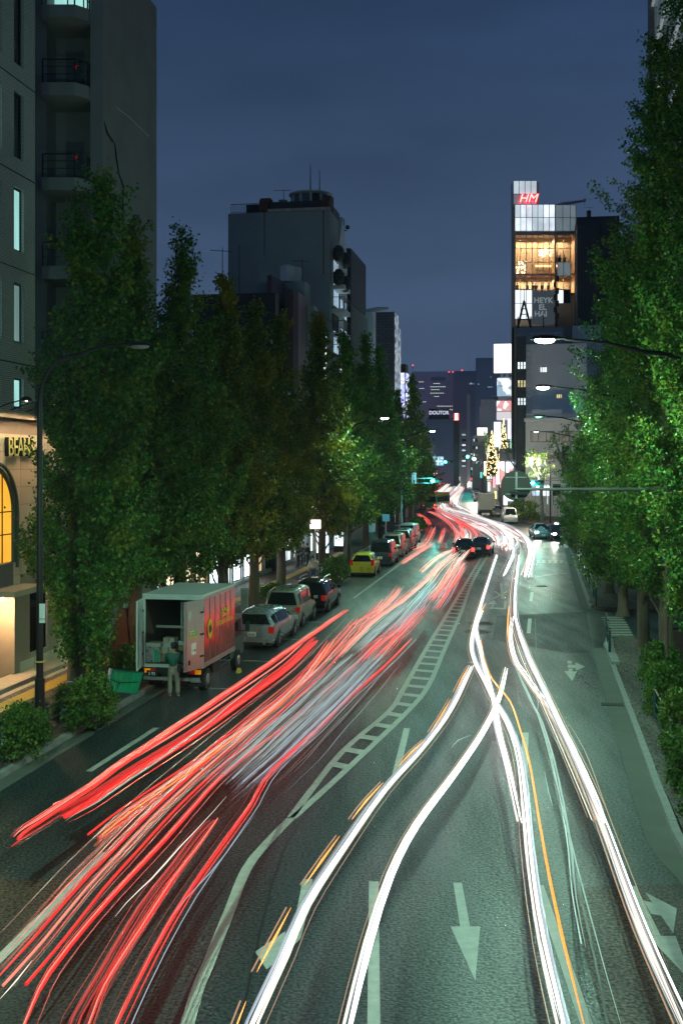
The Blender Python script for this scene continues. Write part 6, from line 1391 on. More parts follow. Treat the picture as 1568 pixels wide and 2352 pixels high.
# yellow-green taxi / bus at the left beyond the crossing
p = G(985, 1172); t = thing('city_bus', 'green and yellow bus roof seen beyond the crossing on the left', 'bus', p, -.35, 'buses'); 
b = MB(); b.bb(-1.2, 1.2, 0, 8.5, .35, 2.3); b.build('body', mat('bus_green', (.05, .25, .10), .35, .1, var=.1), t, True); b = MB(); b.bb(-1.15, 1.15, .1, 8.4, 2.3, 2.75); b.build('roof', mat('bus_yellow', (.55, .36, .03), .4, var=.2), t, True)
for sx in (-1, 1):
    for k in range(5): MB().bb(min(sx*1.2, sx*1.22), max(sx*1.2, sx*1.22), .5+k*1.6, 1.9+k*1.6, 1.3, 2.1).build('side_window', CARGL, t)
    for y in (1.8, 6.6): o = MB().cyl((sx*1.0, y, .48), (sx*1.25, y, .48), .48, n=16).build('wheel', TYRE, t)
    MB().bb(min(sx*1.1, sx*.85), max(sx*1.1, sx*.85), -.03, 0, .7, 1.0).build('taillight', TAIL_ON, t)
MB().bb(-1.05, 1.05, -.02, 0, 1.3, 2.15).build('rear_window', CARGL, t)
# ---- trucks
def panel_truck_front(label, p, rz):
    t = thing('box_truck', label, 'truck', p, rz, 'vehicles parked at the far right kerb')
    MB().bb(-1.1, 1.1, -5.5, -1.6, .9, 3.2).build('cargo_box', mat('box_cream', (.45, .50, .42), .5, var=.08), t); b = MB(); b.prism([(-1.5, .5), (0, .5), (0, 1.15), (-.35, 2.1), (-1.5, 2.15)], -.95, .95, lambda v: Vector((v.z, v.x, v.y))); cabp = b.build('cab', WHITE, t)
    b = MB(); b.add([(-.85, .0, 1.2), (.85, .0, 1.2), (.8, -.33, 2.03), (-.8, -.33, 2.03)], [(0, 1, 2, 3)]); b.v = [(x, y+.02, z) for x, y, z in b.v]; b.build('windscreen', CARGL, cabp)
    MB().bb(-.5, .5, -1.62, -1.58, 2.6, 2.9).build('name_plate', mat('lettering_grey', (.1, .12, .12), .5), t)
    for sx in (-1, 1):
        for y in (-.8, -4.4): MB().cyl((sx*.8, y, .4), (sx*1.0, y, .4), .4, n=16).build('wheel', TYRE, t)
        MB().bb(min(sx*.85, sx*.55), max(sx*.85, sx*.55), 0, .03, .6, .8).build('headlight', HEADL, cabp)
    MB().bb(-.9, .9, -5.4, -.2, .45, .9).build('chassis', BLACKP, t)
p = G(1110, 1182); panel_truck_front('white box truck parked facing the camera at the far right kerb', (p.x+.3, p.y+1, 0), -.06)
# ---- the delivery truck with its doors open
Yt_ = 36.6; Xr = (466-PX)*Yt_/PXF; TW = 2.02
TR = thing('delivery_truck', 'delivery truck, reflected red coloured into its silver side, with its rear doors open and parcels inside', 'truck', (Xr-TW/2*math.cos(.2), Yt_+TW/2*math.sin(.2), 0), -.19)
hw = TW/2; TL = 3.55; zb0, zt0 = .88, 3.12
ALU = mat('brushed_aluminium', (.50, .52, .50), .32, .7, var=.12, scale=2, stretch=(8, 1, 1)); WHT = mat('truck_white', (.55, .60, .56), .35, .1, var=.08); BROWN_IN = mat('plywood_dark', (.07, .045, .03), .7, var=.3, scale=2)
def reflected_red_side():
    m = mat('truck_side_reflection', (.62, .26, .22), .09, .88, var=.06, scale=1.5, bump=.8, bscale=1.6); return m  # red of the reflected streaks is put into the metal's base colour
b = MB(); b.bb(-hw, -hw+.06, .02, TL, zb0, zt0); b.bb(hw-.06, hw, .02, TL, zb0, zt0); b.bb(-hw+.06, hw-.06, TL-.06, TL, zb0, zt0); b.bb(-hw+.06, hw-.06, .02, TL-.06, zb0, zb0+.08); b.build('cargo_box', BROWN_IN, TR)
MB().bb(-hw-.02, hw+.02, -.03, TL+.02, zt0, zt0+.07).build('roof', WHT, TR)
fr_ = MB(); fr_.bb(-hw-.015, -hw+.07, -.03, .05, zb0-.06, zt0); fr_.bb(hw-.07, hw+.015, -.03, .05, zb0-.06, zt0); fr_.bb(-hw+.07, hw-.07, -.03, .03, zt0-.10, zt0-.002); fr_.bb(-hw+.07, hw-.07, -.03, .03, zb0-.06, zb0+.04); fr_.build('rear_frame', WHT, TR)
sp_ = MB().bb(hw, hw+.03, .06, TL-.02, zb0+.12, zt0-.10).build('side_panel', reflected_red_side(), TR)
for k in range(1, 6): MB().bb(hw+.03, hw+.045, .05+k*TL/6-.012, .05+k*TL/6+.012, zb0+.12, zt0-.1).build('rib', mat('rib_silver', (.35, .2, .18), .3, .6, var=.05), sp_)
MB().bb(hw, hw+.035, .02, TL, zb0-.04, zb0+.12).build('lower_rail', ALU, TR); MB().bb(hw, hw+.035, .02, TL, zt0-.10, zt0).build('upper_rail', ALU, TR); MB().bb(-hw-.03, -hw, .05, TL, zb0, zt0).build('side_panel', WHT, TR)
MB().bb(hw+.03, hw+.036, 1.35, TL-.25, 1.98, 2.14).build('orange_stripe', mat('stripe_orange', (.75, .28, .02), .3), sp_)
em = MB(); em.cyl((hw+.046, .62, 2.02), (hw+.052, .62, 2.02), .33, n=24); em.v = [(x, .62+(y-.62)*.8, z) for x, y, z in em.v]; emo = em.build('emblem', mat('emblem_yellow', (.75, .5, .02), .3, var=0), sp_)
b = MB(); b.prism([(-.14, -.05), (-.12, .05), (-.16, .14), (-.07, .10), (.02, .12), (.10, .18), (.12, .08), (.16, -.02), (.10, -.12), (-.06, -.14)], hw+.053, hw+.058, lambda v: Vector((v.z, .62+v.x, 2.02+v.y))); b.build('emblem_cats', BLACKP, emo)
text('宅急便', .30, mat('letter_gold', (.8, .5, .05), .4, var=0), sp_, (hw+.05, 2.3, 2.35), math.pi/2, .006, .008, sx=1.1)
def swing_door(hx_, ang_, m, label, inner):
    o = thing_part = bpy.data.objects.new('rear_door', MB().bb(0, hw-.02, -.022, .022, zb0-.02, zt0-.06).mesh('rear_door', m)); COL.objects.link(o); o.parent = TR; o.location = (hx_, -.05, 0); o.rotation_euler = (0, 0, ang_); o['label'] = label
    return o
dL = swing_door(-hw, math.radians(-80), WHT, 'left rear door swung open, pale', True); dR = swing_door(hw, math.radians(-108), ALU, 'right rear door swung open, with stickers', False)
for d_, sy in ((dL, 1), (dR, 1)):
    for z_ in (1.25, 1.95, 2.65): MB().bb(-.03, .16, -.035, .035, z_-.03, z_+.03).build('hinge', BLACKP, d_)
    b = MB(); b.cyl((hw-.12, .04, zb0), (hw-.12, .04, zt0-.1), .016, n=6); b.build('lock_rod', CHROME, d_)
# stickers on the outer face of the right door (local -y/+y whichever looks at the camera)
for side in (-1, 1):
    st1 = MB().bb(.30, .72, side*.024-.003, side*.024+.003, 1.95, 2.17).build('sticker', mat('sticker_teal', (.02, .35, .38), .4, var=0), dR); MB().bb(.24, .78, side*.024-.003, side*.024+.003, 1.86, 1.94).build('sticker', M_Y, dR)
    text('宅急便', .17, mat('letter_gold', (.8, .5, .05), .4, var=0), st1, (.51, side*.03, 2.05), 0 if side < 0 else math.pi, .004, .004)
    st2 = MB().bb(.38, .62, side*.024-.003, side*.024+.003, 1.35, 1.72).build('sticker', mat('sticker_white2', (.65, .65, .6), .5, var=0), dR); MB().bb(.42, .47, side*.03-.002, side*.03+.002, 1.45, 1.52).build('mark', mat('mark_red', (.6, .03, .02), .5, var=0), st2); MB().bb(.52, .57, side*.03-.002, side*.03+.002, 1.45, 1.52).build('mark', M_Y, st2)
    MB().bb(.62, .78, side*.024-.004, side*.024+.004, 2.45, 2.72).build('recess_plate', FRAME_L, dR); MB().bb(.70, .78, side*.03-.01, side*.03+.01, 1.05, 1.2).build('latch', BLACKP, dR)
# load
MB().bb(-.25, -.19, 1.5, 1.56, zb0+.08, 2.75).build('partition_post', ALU, TR); MB().bb(-hw+.07, .5, 1.0, 1.06, 1.95, 2.03).build('shelf_rail', ALU, TR); MB().bb(-.15, .45, 2.2, 2.25, 1.2, 2.7).build('inner_door', FRAME_D, TR)
CARD = [mat('cardboard_pale', (.42, .38, .30), .8, var=.1), mat('cardboard_brown', (.26, .18, .10), .8, var=.1), mat('cardboard_grey', (.40, .42, .40), .7, var=.1)]
cartons = [(-.30, .45, .08, .50, .36, .26, 1), (-.26, .45, .34, .44, .32, .20, 0), (-.28, .5, .54, .50, .36, .16, 2), (-.25, .5, .70, .40, .3, .14, 0), (.22, .6, .08, .46, .4, .30, 1), (.25, .55, .38, .40, .3, .24, 1), (.28, .5, .62, .42, .34, .14, 2), (.15, .3, .08, .3, .25, .22, 1)]
names = ['lowest', 'second', 'third', 'top']
cl = ['brown parcel at the bottom of the left pile in the truck', 'pale parcel second from the bottom of the left pile in the truck', 'greyish wide parcel third from the bottom of the left pile in the truck', 'pale parcel on top of the left pile in the truck', 'brown parcel at the bottom of the right pile in the truck', 'brown parcel in the middle of the right pile in the truck', 'flat greyish parcel on top of the right pile in the truck', 'small brown parcel in front of the right pile in the truck']
RM = Matrix.Translation(TR.location) @ Matrix.Rotation(TR.rotation_euler.z, 4, 'Z')
for i, (x, y, z, a, c, h_, m_) in enumerate(cartons):
    q = RM @ Vector((x, y, zb0+z)); o = thing('parcel', cl[i], 'parcel', q, TR.rotation_euler.z+random.uniform(-.1, .1), 'parcels in the truck'); MB().bb(-a/2, a/2, -c/2, c/2, 0, h_-.004).build('carton', CARD[m_], o); MB().bb(-.03, .03, -c/2-.002, c/2+.002, .02, h_).build('tape', M_Y if i == 9 else CARD[(m_+1) % 3], o)
q = RM @ Vector((-.72, .3, zb0+.08)); o = thing('cool_box', 'silver insulated box with a pale lid at the left of the truck floor', 'box', q, TR.rotation_euler.z); MB().bb(-.25, .25, -.2, .2, 0, .5).build('body', mat('foil', (.5, .52, .55), .25, .8, var=.3, scale=6, bump=.6, bscale=8), o); MB().bb(-.27, .27, -.22, .22, .5, .62).build('lid', CARD[0], o); MB().bb(.05, .2, -.215, -.2, .0, .4).build('stripe', GRN, o)
# rear bumper, lamps, plate, flaps, chassis, wheels, cab
MB().bb(-hw+.05, hw-.1, -.12, .0, .42, .52).build('rear_bumper', ALU, TR)
ch = MB().bb(-.42, .42, .05, TL+.2, .55, .84); ch.bb(-hw+.1, hw-.1, .0, .12, .62, .82); ch.build('chassis', BLACKP, TR)
for sx in (-1, 1):
    x0, x1 = sorted((sx*(hw-.06), sx*(hw-.26))); xa, xb = sorted((sx*(hw-.26), sx*(hw-.42)))
    MB().bb(x0, x1, -.04, 0, .63, .77).build('indicator', mat('indicator_amber', (.8, .25, .01), .2, var=0, emit=(1, .3, 0), estr=.35), TR); MB().bb(xa, xb, -.04, 0, .63, .77).build('taillight', TAIL, TR)
    for y in (.72,): 
        o = MB().cyl((sx*(hw-.30), y, .36), (sx*(hw-.06), y, .36), .36, n=22).build('wheel', TYRE, TR, True); MB().cyl((sx*(hw-.10), y, .36), (sx*(hw-.045), y, .36), .22, .17, 18).build('rim', RIM, o)
    o = MB().cyl((sx*(hw-.28), TL+.85, .36), (sx*(hw-.08), TL+.85, .36), .36, n=22).build('wheel', TYRE, TR, True); MB().cyl((sx*(hw-.10), TL+.85, .36), (sx*(hw-.06), TL+.85, .36), .2, .16, 18).build('rim', RIM, o)
npl = MB().bb(-.86, -.50, -.10, -.06, .54, .72).build('number_plate', BLACKP, TR); text('5 92', .13, PLATE, npl, (-.68, -.104, .62), 0, .004, .004)
fl = MB().bb(.42, hw-.08, .28, .30, .18, .62).build('mud_flap', BLACKP, TR); text('FRUEHAUF', .085, mat('letter_white', (.7, .7, .7), .5, var=0), fl, (.68, .275, .33), 0, .004, .003, sx=.9); text('NIPPON', .05, _M['letter_white'], fl, (.72, .275, .41), 0, .004)
for k in range(4): MB().cyl((hw-.15, 1.3, .45+k*.1), (hw-.12, TL, .5+k*.08), .012, n=5).build('side_guard', BLACKP, TR) if k % 2 == 0 else None
MB().bb(.45, hw-.12, 1.45, 2.2, .42, .8).build('tool_box', BLACKP, TR)
GREEN_CAB = mat('cab_teal', (.02, .09, .08), .3, .2, var=.05, coat=.5); b = MB(); b.prism([(TL+.08, .5), (TL+1.75, .5), (TL+1.78, 1.15), (TL+1.5, 1.95), (TL+.08, 2.0)], -.86, .86, lambda v: Vector((v.z, v.x, v.y))); cb_ = b.build('cab', GREEN_CAB, TR, True)
MB().bb(.86, .87, TL+.45, TL+1.4, 1.2, 1.8).build('side_window', CARGL, cb_); MB().bb(-.87, -.86, TL+.45, TL+1.4, 1.2, 1.8).build('side_window', CARGL, cb_)
b = MB(); b.tube([(.86, TL+1.5, 1.3), (1.08, TL+1.5, 1.35), (1.08, TL+1.5, 1.65)], .018, 6); b.bb(1.0, 1.16, TL+1.46, TL+1.52, 1.3, 1.65); b.build('wing_mirror', BLACKP, cb_)
o = thing('wheel_chock', 'yellow wheel chock beside the front wheel of the delivery truck', 'chock', RM @ Vector((hw+.08, TL+.35, 0)), TR.rotation_euler.z); b = MB(); b.prism([(-.14, 0), (.14, 0), (0, .16)], -.07, .07, lambda v: Vector((v.z, v.x, v.y))); b.build('wedge', M_Y, o)
# ================================================================== PEOPLE
def skin_mesh(name, verts, edges, radii, mats, root=0, sub=1, matf=None):
    me = bpy.data.meshes.new('tmp'); me.from_pydata(verts, edges, []); o = bpy.data.objects.new('tmp', me); COL.objects.link(o)
    bm = bmesh.new(); bm.from_mesh(me); ly = bm.verts.layers.skin.verify()
    for v, r_ in zip(bm.verts, radii): v[ly].radius = r_ if hasattr(r_, '__len__') else (r_, r_)
    bm.verts.ensure_lookup_table(); bm.verts[root][ly].use_root = True; bm.to_mesh(me); bm.free()
    o.modifiers.new('s', 'SKIN').use_smooth_shade = True; m = o.modifiers.new('u', 'SUBSURF'); m.levels = sub; m.render_levels = sub
    dg = bpy.context.evaluated_depsgraph_get(); dg.update(); r = bpy.data.meshes.new_from_object(o.evaluated_get(dg)); bpy.data.objects.remove(o); r.name = name; r.materials.clear()
    for q in mats: r.materials.append(q)
    if matf:
        for p in r.polygons: p.material_index = matf(p.center)
    for p in r.polygons: p.use_smooth = True
    return r
SKIN_ = mat('skin', (.42, .26, .18), .55, var=.05); HAIR = mat('hair_black', (.015, .012, .012), .6, var=.1)
def person(label, loc, rz, top, legs, shoes, cap=None, arms='front', stride=.08, h=1.72, group=None, bag=False):
    t = thing('person', label, 'person', loc, rz, group); k = h/1.72
    def s3(x, y, z): return (x*k, y*k, z*k)
    fw = {'front': ((.28, .14, 1.12), (.22, .36, 1.14), (.16, .44, 1.17)), 'down': ((.27, .02, 1.10), (.27, .10, .86), (.26, .12, .78)), 'up': ((.27, .16, 1.15), (.15, .28, 1.3), (.1, .3, 1.38))}[arms]
    V = [(0, 0, .96), (0, .0, 1.12), (0, .02, 1.32), (0, .01, 1.44), (0, .02, 1.50), (0, .05, 1.60), (0, .05, 1.68)]
    R = [(.155, .115), (.15, .11), (.18, .12), (.10, .08), (.055, .055), (.082, .095), (.07, .08)]
    E = [(0, 1), (1, 2), (2, 3), (3, 4), (4, 5), (5, 6)]
    for sx in (-1, 1):
        i = len(V); st_ = stride*sx
        V += [(sx*.10, 0, .90), (sx*.115, st_*.5+.02, .50), (sx*.12, st_, .09), (sx*.13, st_+.15, .045)]; R += [.10, .068, .045, (.04, .035)]; E += [(0, i), (i, i+1), (i+1, i+2), (i+2, i+3)]
        i = len(V); a, b_, c = fw; V += [(sx*.19, .01, 1.40), (sx*a[0], a[1], a[2]), (sx*b_[0], b_[1], b_[2]), (sx*c[0], c[1], c[2])]; R += [.062, .046, .036, .03]; E += [(2, i), (i, i+1), (i+1, i+2), (i+2, i+3)]
        j = len(V)
        for f in range(4): V.append((sx*c[0]+(f-1.5)*.022, c[1]+.075-(.01 if f in (0, 3) else 0), c[2]-.01)); R.append(.009); E.append((i+3, j+f))
        V.append((sx*(c[0]-.05), c[1]+.03, c[2]+.005)); R.append(.010); E.append((i+3, j+4))
    V = [s3(*v) for v in V]; R = [((r_[0]*k, r_[1]*k) if hasattr(r_, '__len__') else r_*k) for r_ in R]
    obj('body', skin_mesh('body', V, E, R, [SKIN_, top, legs, shoes], 0, 1, lambda c: 3 if c.z < .10*k else (2 if c.z < .97*k and abs(c.x) < .235*k and c.y < .3*k else 0)), t)
    # jacket as a garment over the trunk and arms
    JV = [(0, 0, .93), (0, .0, 1.12), (0, .02, 1.33), (0, .01, 1.43)]; JR = [(.18, .14), (.172, .13), (.20, .145), (.12, .10)]; JE = [(0, 1), (1, 2), (2, 3)]
    for sx in (-1, 1):
        i = len(JV); a, b_, c = fw; JV += [(sx*.20, .01, 1.385), (sx*a[0]*1.02, a[1], a[2]), (sx*b_[0], b_[1], b_[2])]; JR += [.078, .064, .05]; JE += [(2, i), (i, i+1), (i+1, i+2)]
    obj('jacket', skin_mesh('jacket', [s3(*v) for v in JV], JE, [((r_[0]*k, r_[1]*k) if hasattr(r_, '__len__') else r_*k) for r_ in JR], [top], 0, 1), t)
    TV = [(0, 0, .98), (0, 0, .9)]; TR_ = [(.165, .125), (.16, .125)]; TE = [(0, 1)]
    for sx in (-1, 1):
        i = len(TV); st_ = stride*sx; TV += [(sx*.10, 0, .82), (sx*.115, st_*.5+.02, .48), (sx*.12, st_, .12)]; TR_ += [.112, .088, .078]; TE += [(1, i), (i, i+1), (i+1, i+2)]
    obj('trousers', skin_mesh('trousers', [s3(*v) for v in TV], TE, [((r_[0]*k, r_[1]*k) if hasattr(r_, '__len__') else r_*k) for r_ in TR_], [legs], 0, 1), t)
    b = MB(); b.sphere(s3(0, .035, 1.655), .108*k, 12, 8, (.92, 1.02, .98)); hair = b.build('hair', HAIR, t, True)
    hd = MB(); hd.sphere(s3(0, .085, 1.60), .078*k, 12, 8, (.9, .9, 1.2)); hd.box(s3(0, .165, 1.60), (.02, .03, .035)); hd.sphere(s3(.03, .15, 1.62), .011, 6, 4); hd.sphere(s3(-.03, .15, 1.62), .011, 6, 4); hd.box(s3(0, .152, 1.55), (.045, .01, .01)); hd.build('face', SKIN_, t, True)
    if cap: b = MB(); b.lathe([(.112*k, 0), (.115*k, .04), (.09*k, .085), (.02, .10)], 14, s3(0, .04, 1.68)); b.box(s3(0, .16, 1.685), (.14, .12, .015)); b.build('cap', cap, t, True)
    if bag: MB().box(s3(.20, -.05, .95), (.10, .09, .2)).build('belt_pouch', BLACKP, t)
    return t
JG = mat('green_jacket', (.008, .10, .075), .6, var=.15, scale=3, bump=.3, bscale=6); KH_ = mat('khaki_trousers', (.24, .21, .165), .8, var=.12, scale=4, bump=.3, bscale=6); SHOE = mat('pale_shoes', (.5, .5, .48), .6, var=.1); DKC = mat('dark_clothes', (.03, .035, .05), .8, var=.2); WHC = mat('white_shirt', (.55, .42, .36), .8, var=.1); JEAN = mat('blue_jeans', (.03, .05, .10), .8, var=.2)
q = G(399, 1603); worker = person('delivery worker in a green jacket and khaki trousers seen from behind at the open truck', (q.x, q.y, 0), -.12, JG, KH_, SHOE, cap=mat('cap_dark', (.02, .035, .03), .7), arms='front', stride=.03, h=1.70, bag=True)
q = G(719, 1342, KH); person('pedestrian in a pale pink top and jeans standing by the bicycles', (q.x, q.y, KH), .2, WHC, JEAN, BLACKP, arms='down', stride=.05, h=1.7, group='pedestrians on the left pavement')
ped = [(690, 1300, DKC, 'dark dressed pedestrian left of the pink lightbox'), (697, 1297, WHC, 'pedestrian in a pale top in the dark group near the lightbox'), (706, 1303, DKC, 'dark dressed pedestrian just under the pink lightbox'), (684, 1306, JEAN, 'leftmost pedestrian of the dark group'), (880, 1245, DKC, 'far pedestrian among the last left trunks')]
for i, (x, y, m_, lab) in enumerate(ped): q = G(x, y, KH); person(lab, (q.x, q.y, KH), .4*i, m_, DKC, BLACKP, arms='down', stride=.12, h=1.62+.03*i, group='pedestrians on the left pavement')
for i, (x, y) in enumerate(((1150, 1162), (1143, 1158), (1137, 1152), (1146, 1153), (1158, 1168))):
    q = G(x, y, KH); q = q+Vector((1.5, 0, 0)); person(['pedestrian in front of the red-lit shops, nearest to the kerb', 'second pedestrian on the far right pavement', 'third pedestrian on the far right pavement', 'fourth pedestrian on the far right pavement', 'pedestrian left of the disc sign'][i], (q.x, q.y, KH), i*1.1, [DKC, WHC, JEAN, DKC, DKC][i], DKC, BLACKP, arms='down', stride=.1, h=1.65, group='pedestrians on the far right pavement')
# ================================================================== STREAKS OF LIGHT ABOVE THE ROAD (solid glowing rods at lamp height)
E_W = emis('streak_white', (.93, .97, 1.), STK_W); E_WW = emis('streak_warm_white', (1., .88, .76), 1.2); E_R = emis('streak_red', (1., .010, .012), 1.0); E_R2 = emis('streak_deep_red', (1., .010, .014), .5); E_P = emis('streak_pink', (1., .22, .16), 1.25)
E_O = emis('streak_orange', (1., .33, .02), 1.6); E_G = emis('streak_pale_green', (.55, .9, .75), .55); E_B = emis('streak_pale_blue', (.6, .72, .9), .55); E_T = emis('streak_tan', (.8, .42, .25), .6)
E_R3 = emis('streak_faint_red', (1., .03, .035), .22); E_D = emis('streak_grey_white', (.75, .82, .9), .55); E_D2 = emis('streak_faint', (.8, .7, .6), .25); E_GH = emis('streak_ghost', (.7, .78, .85), .22)
for m_ in (E_R3, E_D, E_D2, E_GH, E_G, E_B, E_T): m_.cycles.emission_sampling = 'NONE'
def streak(pts, z, r, m, label, extra=(), flat=1.0, group=None, wob=0.0, name='light_streak', fib=None):
    if fib is None and group == GRD: fib = (9, .05 if r < .06 else .11, (E_R2, E_R, E_R3, E_R3))
    if fib is None and group == GW: fib = (10, .055 if r < .09 else .2, (E_D, E_D2))
    "pts in photograph points, run at height z; extra = thinner side rods (offset across, dz, radius, material)"
    P = spline([G(x, y, z) for x, y in pts], .9)
    if wob: 
        for i, p in enumerate(P): p.z += wob*math.sin(i*1.7)+wob*.5*math.sin(i*.63)
    t = thing(name, label, 'light streak', (P[0].x, P[0].y, 0), 0, group); o0 = Vector((P[0].x, P[0].y, 0))
    rr = [r*min(1, .12+.88*min(i, len(P)-1-i)/4)*(1+.06*math.sin(i*.8)) for i in range(len(P))]
    b = MB(); b.tube([p-o0 for p in P], rr, 8, True, flat); b.build('core', m, t, True)
    if fib:
        n_, sg, ms = fib; rg = random.Random(len(label)*7+len(P)); bs = [MB() for _ in ms]
        for q_ in range(n_):
            off = rg.gauss(0, sg); dz = rg.gauss(0, sg*.5); a0 = int(len(P)*max(0, rg.uniform(-.25, .22))); a1 = len(P)-int(len(P)*max(0, rg.uniform(-.25, .22)))
            if a1-a0 < 4: continue
            Q = []
            for i in range(a0, a1):
                d = (P[min(i+1, len(P)-1)]-P[max(i-1, 0)]); d.z = 0; d.normalize(); Q.append(P[i]-o0+Vector((d.y, -d.x, 0))*(off+.008*math.sin(i*.9+q_))+Vector((0, 0, dz)))
            rm = rg.uniform(.004, .011)*(r/.06 if r > .06 else 1)*(1+P[0].y/90); bs[rg.randrange(len(ms))].tube(Q, [rm*min(1, .1+min(i, len(Q)-1-i)/4) for i in range(len(Q))], 4, False)
        for bb_, mm in zip(bs, ms):
            if bb_.v: bb_.build('fine_lines', mm, t)
    for off, dz, r2, m2 in extra:
        Q = []
        for i, p in enumerate(P):
            d = (P[min(i+1, len(P)-1)]-P[max(i-1, 0)]); d.z = 0; d.normalize(); Q.append(p-o0+Vector((d.y, -d.x, 0))*off+Vector((0, 0, dz)))
        b = MB(); b.tube(Q, r2, 6); b.build('side_line', m2, t, True)
GW = 'white streaks of headlight on the oncoming side'; GRD = 'red streaks of tail light on the left lanes'
ex = [(.075, .03, .018, E_WW), (-.07, .02, .018, E_B), (.16, 0, .006, E_T)]
streak([(568, 2400), (580, 2350), (650, 2200), (700, 2085), (790, 1945), (880, 1818), (970, 1717), (1035, 1628), (1082, 1530)], .65, .045, E_W, 'leftmost bright white streak, beside the orange ones, ending at the arrow', ex, group=GW)
streak([(790, 2420), (805, 2352), (850, 2165), (900, 2010), (960, 1893), (1050, 1772), (1110, 1682), (1145, 1610), (1165, 1535)], .65, .045, E_W, 'white streak sweeping from the bottom centre up to the crossing point', [(-.075, .03, .018, E_WW), (-.15, .0, .006, E_T)], group=GW)
streak([(1141, 1274), (1119, 1342), (1104, 1391), (1092, 1432), (1083, 1481), (1092, 1522), (1115, 1567), (1137, 1612), (1156, 1642), (1179, 1691), (1196, 1754), (1207, 1850), (1216, 1950), (1237, 2100), (1262, 2230), (1292, 2352), (1305, 2420)], .65, .044, E_W, 'long white streak through the middle, running from the ladder marking to the bottom edge', ex, group=GW)
streak([(1109, 1402), (1094, 1440), (1104, 1492), (1119, 1552), (1136, 1612), (1147, 1680), (1161, 1736), (1176, 1795), (1197, 1890)], .65, .042, E_W, 'white streak ending in the open road between two others', ex[:1], group=GW)
streak([(1192, 1274), (1184, 1342), (1182, 1402), (1190, 1447), (1212, 1511), (1239, 1567), (1269, 1631), (1299, 1694), (1342, 1787), (1388, 1890)], .66, .058, E_W, 'thick white streak on the right, ending beside the kerb', [(.17, .05, .014, E_T), (.24, .05, .010, E_WW), (.32, .1, .007, E_T)], group=GW)
streak([(1173, 1417), (1169, 1462), (1179, 1514), (1201, 1548), (1227, 1586), (1261, 1631), (1300, 1700), (1345, 1800), (1385, 1905), (1412, 1980), (1450, 2085), (1495, 2195), (1560, 2340), (1600, 2430)], .62, .044, E_WW, 'pinkish white streak running to the bottom right corner', [(.11, .02, .012, E_T), (-.1, .02, .015, E_W)], group=GW)
streak([(1040, 1168), (1074, 1194), (1130, 1211), (1167, 1233), (1179, 1262), (1168, 1297), (1155, 1323)], .65, .09, E_W, 'white streak curving round just beyond the crossing, ending on the crossing', group=GW)
streak([(1045, 1160), (1110, 1192), (1160, 1207), (1194, 1226), (1213, 1250), (1218, 1271), (1211, 1301), (1203, 1325)], .65, .10, E_W, 'outermost white streak of the far bend, with a red edge', [(.18, .1, .05, E_R2), (-.25, 0, .04, E_WW)], group=GW)
far = [[(1061, 1122), (1041, 1145), (1020, 1158), (1026, 1172), (1065, 1184), (1115, 1200), (1150, 1219), (1172, 1245), (1168, 1262)], [(1066, 1115), (1052, 1130), (1034, 1148), (1022, 1160), (1034, 1176), (1080, 1192), (1128, 1208), (1158, 1232), (1158, 1252)], [(1045, 1125), (1022, 1148), (1010, 1165), (1022, 1180), (1060, 1196), (1105, 1212), (1135, 1232), (1146, 1252)], [(1050, 1118), (1030, 1140), (1016, 1156), (1018, 1168), (1050, 1180), (1100, 1196), (1150, 1213), (1190, 1236)], [(1036, 1120), (1016, 1138), (1004, 1152)], [(1054, 1135), (1046, 1148), (1048, 1160)], [(1072, 1098), (1060, 1112), (1050, 1128)], [(1030, 1112), (1012, 1128), (1001, 1142)], [(1078, 1082), (1072, 1092), (1062, 1106)], [(1066, 1080), (1058, 1092), (1044, 1110)], [(1086, 1084), (1082, 1100), (1074, 1118)]]
fl_ = ['bright S-shaped white streak of the far bend', 'inner white streak of the far bend', 'lower white streak of the far bend', 'upper white streak of the far bend', 'short white streak left of the far bend', 'short hooked white streak above the bend', 'white streak at the far end of the road', 'short white streak beside the green signal', 'white streak at the street end, below the second signal', 'white streak at the street end, left of the others', 'white streak at the street end, along the parked cars']
for i, P in enumerate(far): streak(P, .65, .10, E_W if i < 4 else E_WW, fl_[i], [(.3, .0, .05, E_WW), (-.3, .1, .04, E_B)] if i < 4 else (), group=GW, fib=(22, .45, (E_WW, E_D, E_R2) if i < 4 else (E_WW, E_D)))
# orange ones
GO = 'orange streaks of indicator light'
for i, P in enumerate(([(530, 2390), (565, 2300)], [(590, 2232), (628, 2160), (668, 2085)], [(700, 2032), (740, 1975), (780, 1920)], [(808, 1882), (840, 1840), (880, 1797)], [(915, 1760), (945, 1727), (975, 1700)], [(988, 1682), (1015, 1640), (1035, 1605)], [(1045, 1590), (1062, 1555), (1078, 1528)])):
    streak(P, .85, .035, E_O, ['lowest orange dash beside the leftmost white streak', 'second orange dash from the bottom', 'third orange dash from the bottom', 'fourth orange dash from the bottom', 'fifth orange dash from the bottom', 'sixth orange dash from the bottom', 'topmost orange dash at the end of the leftmost white streak'][i], [(-.07, .0, .012, E_T)], group=GO)
streak([(1104, 1465), (1110, 1510), (1130, 1560), (1170, 1610), (1195, 1680), (1215, 1750), (1240, 1900), (1262, 2020), (1290, 2150), (1322, 2280), (1352, 2400)], .8, .022, E_O, 'long thin orange line crossing the white streaks to the bottom edge', group=GO)
streak([(1168, 1390), (1165, 1440), (1167, 1475)], .8, .03, E_O, 'short orange line left of the thick white streak', group=GO); streak([(1116, 1385), (1106, 1402), (1100, 1425)], .8, .03, E_O, 'short orange line on the upper white streak', group=GO)
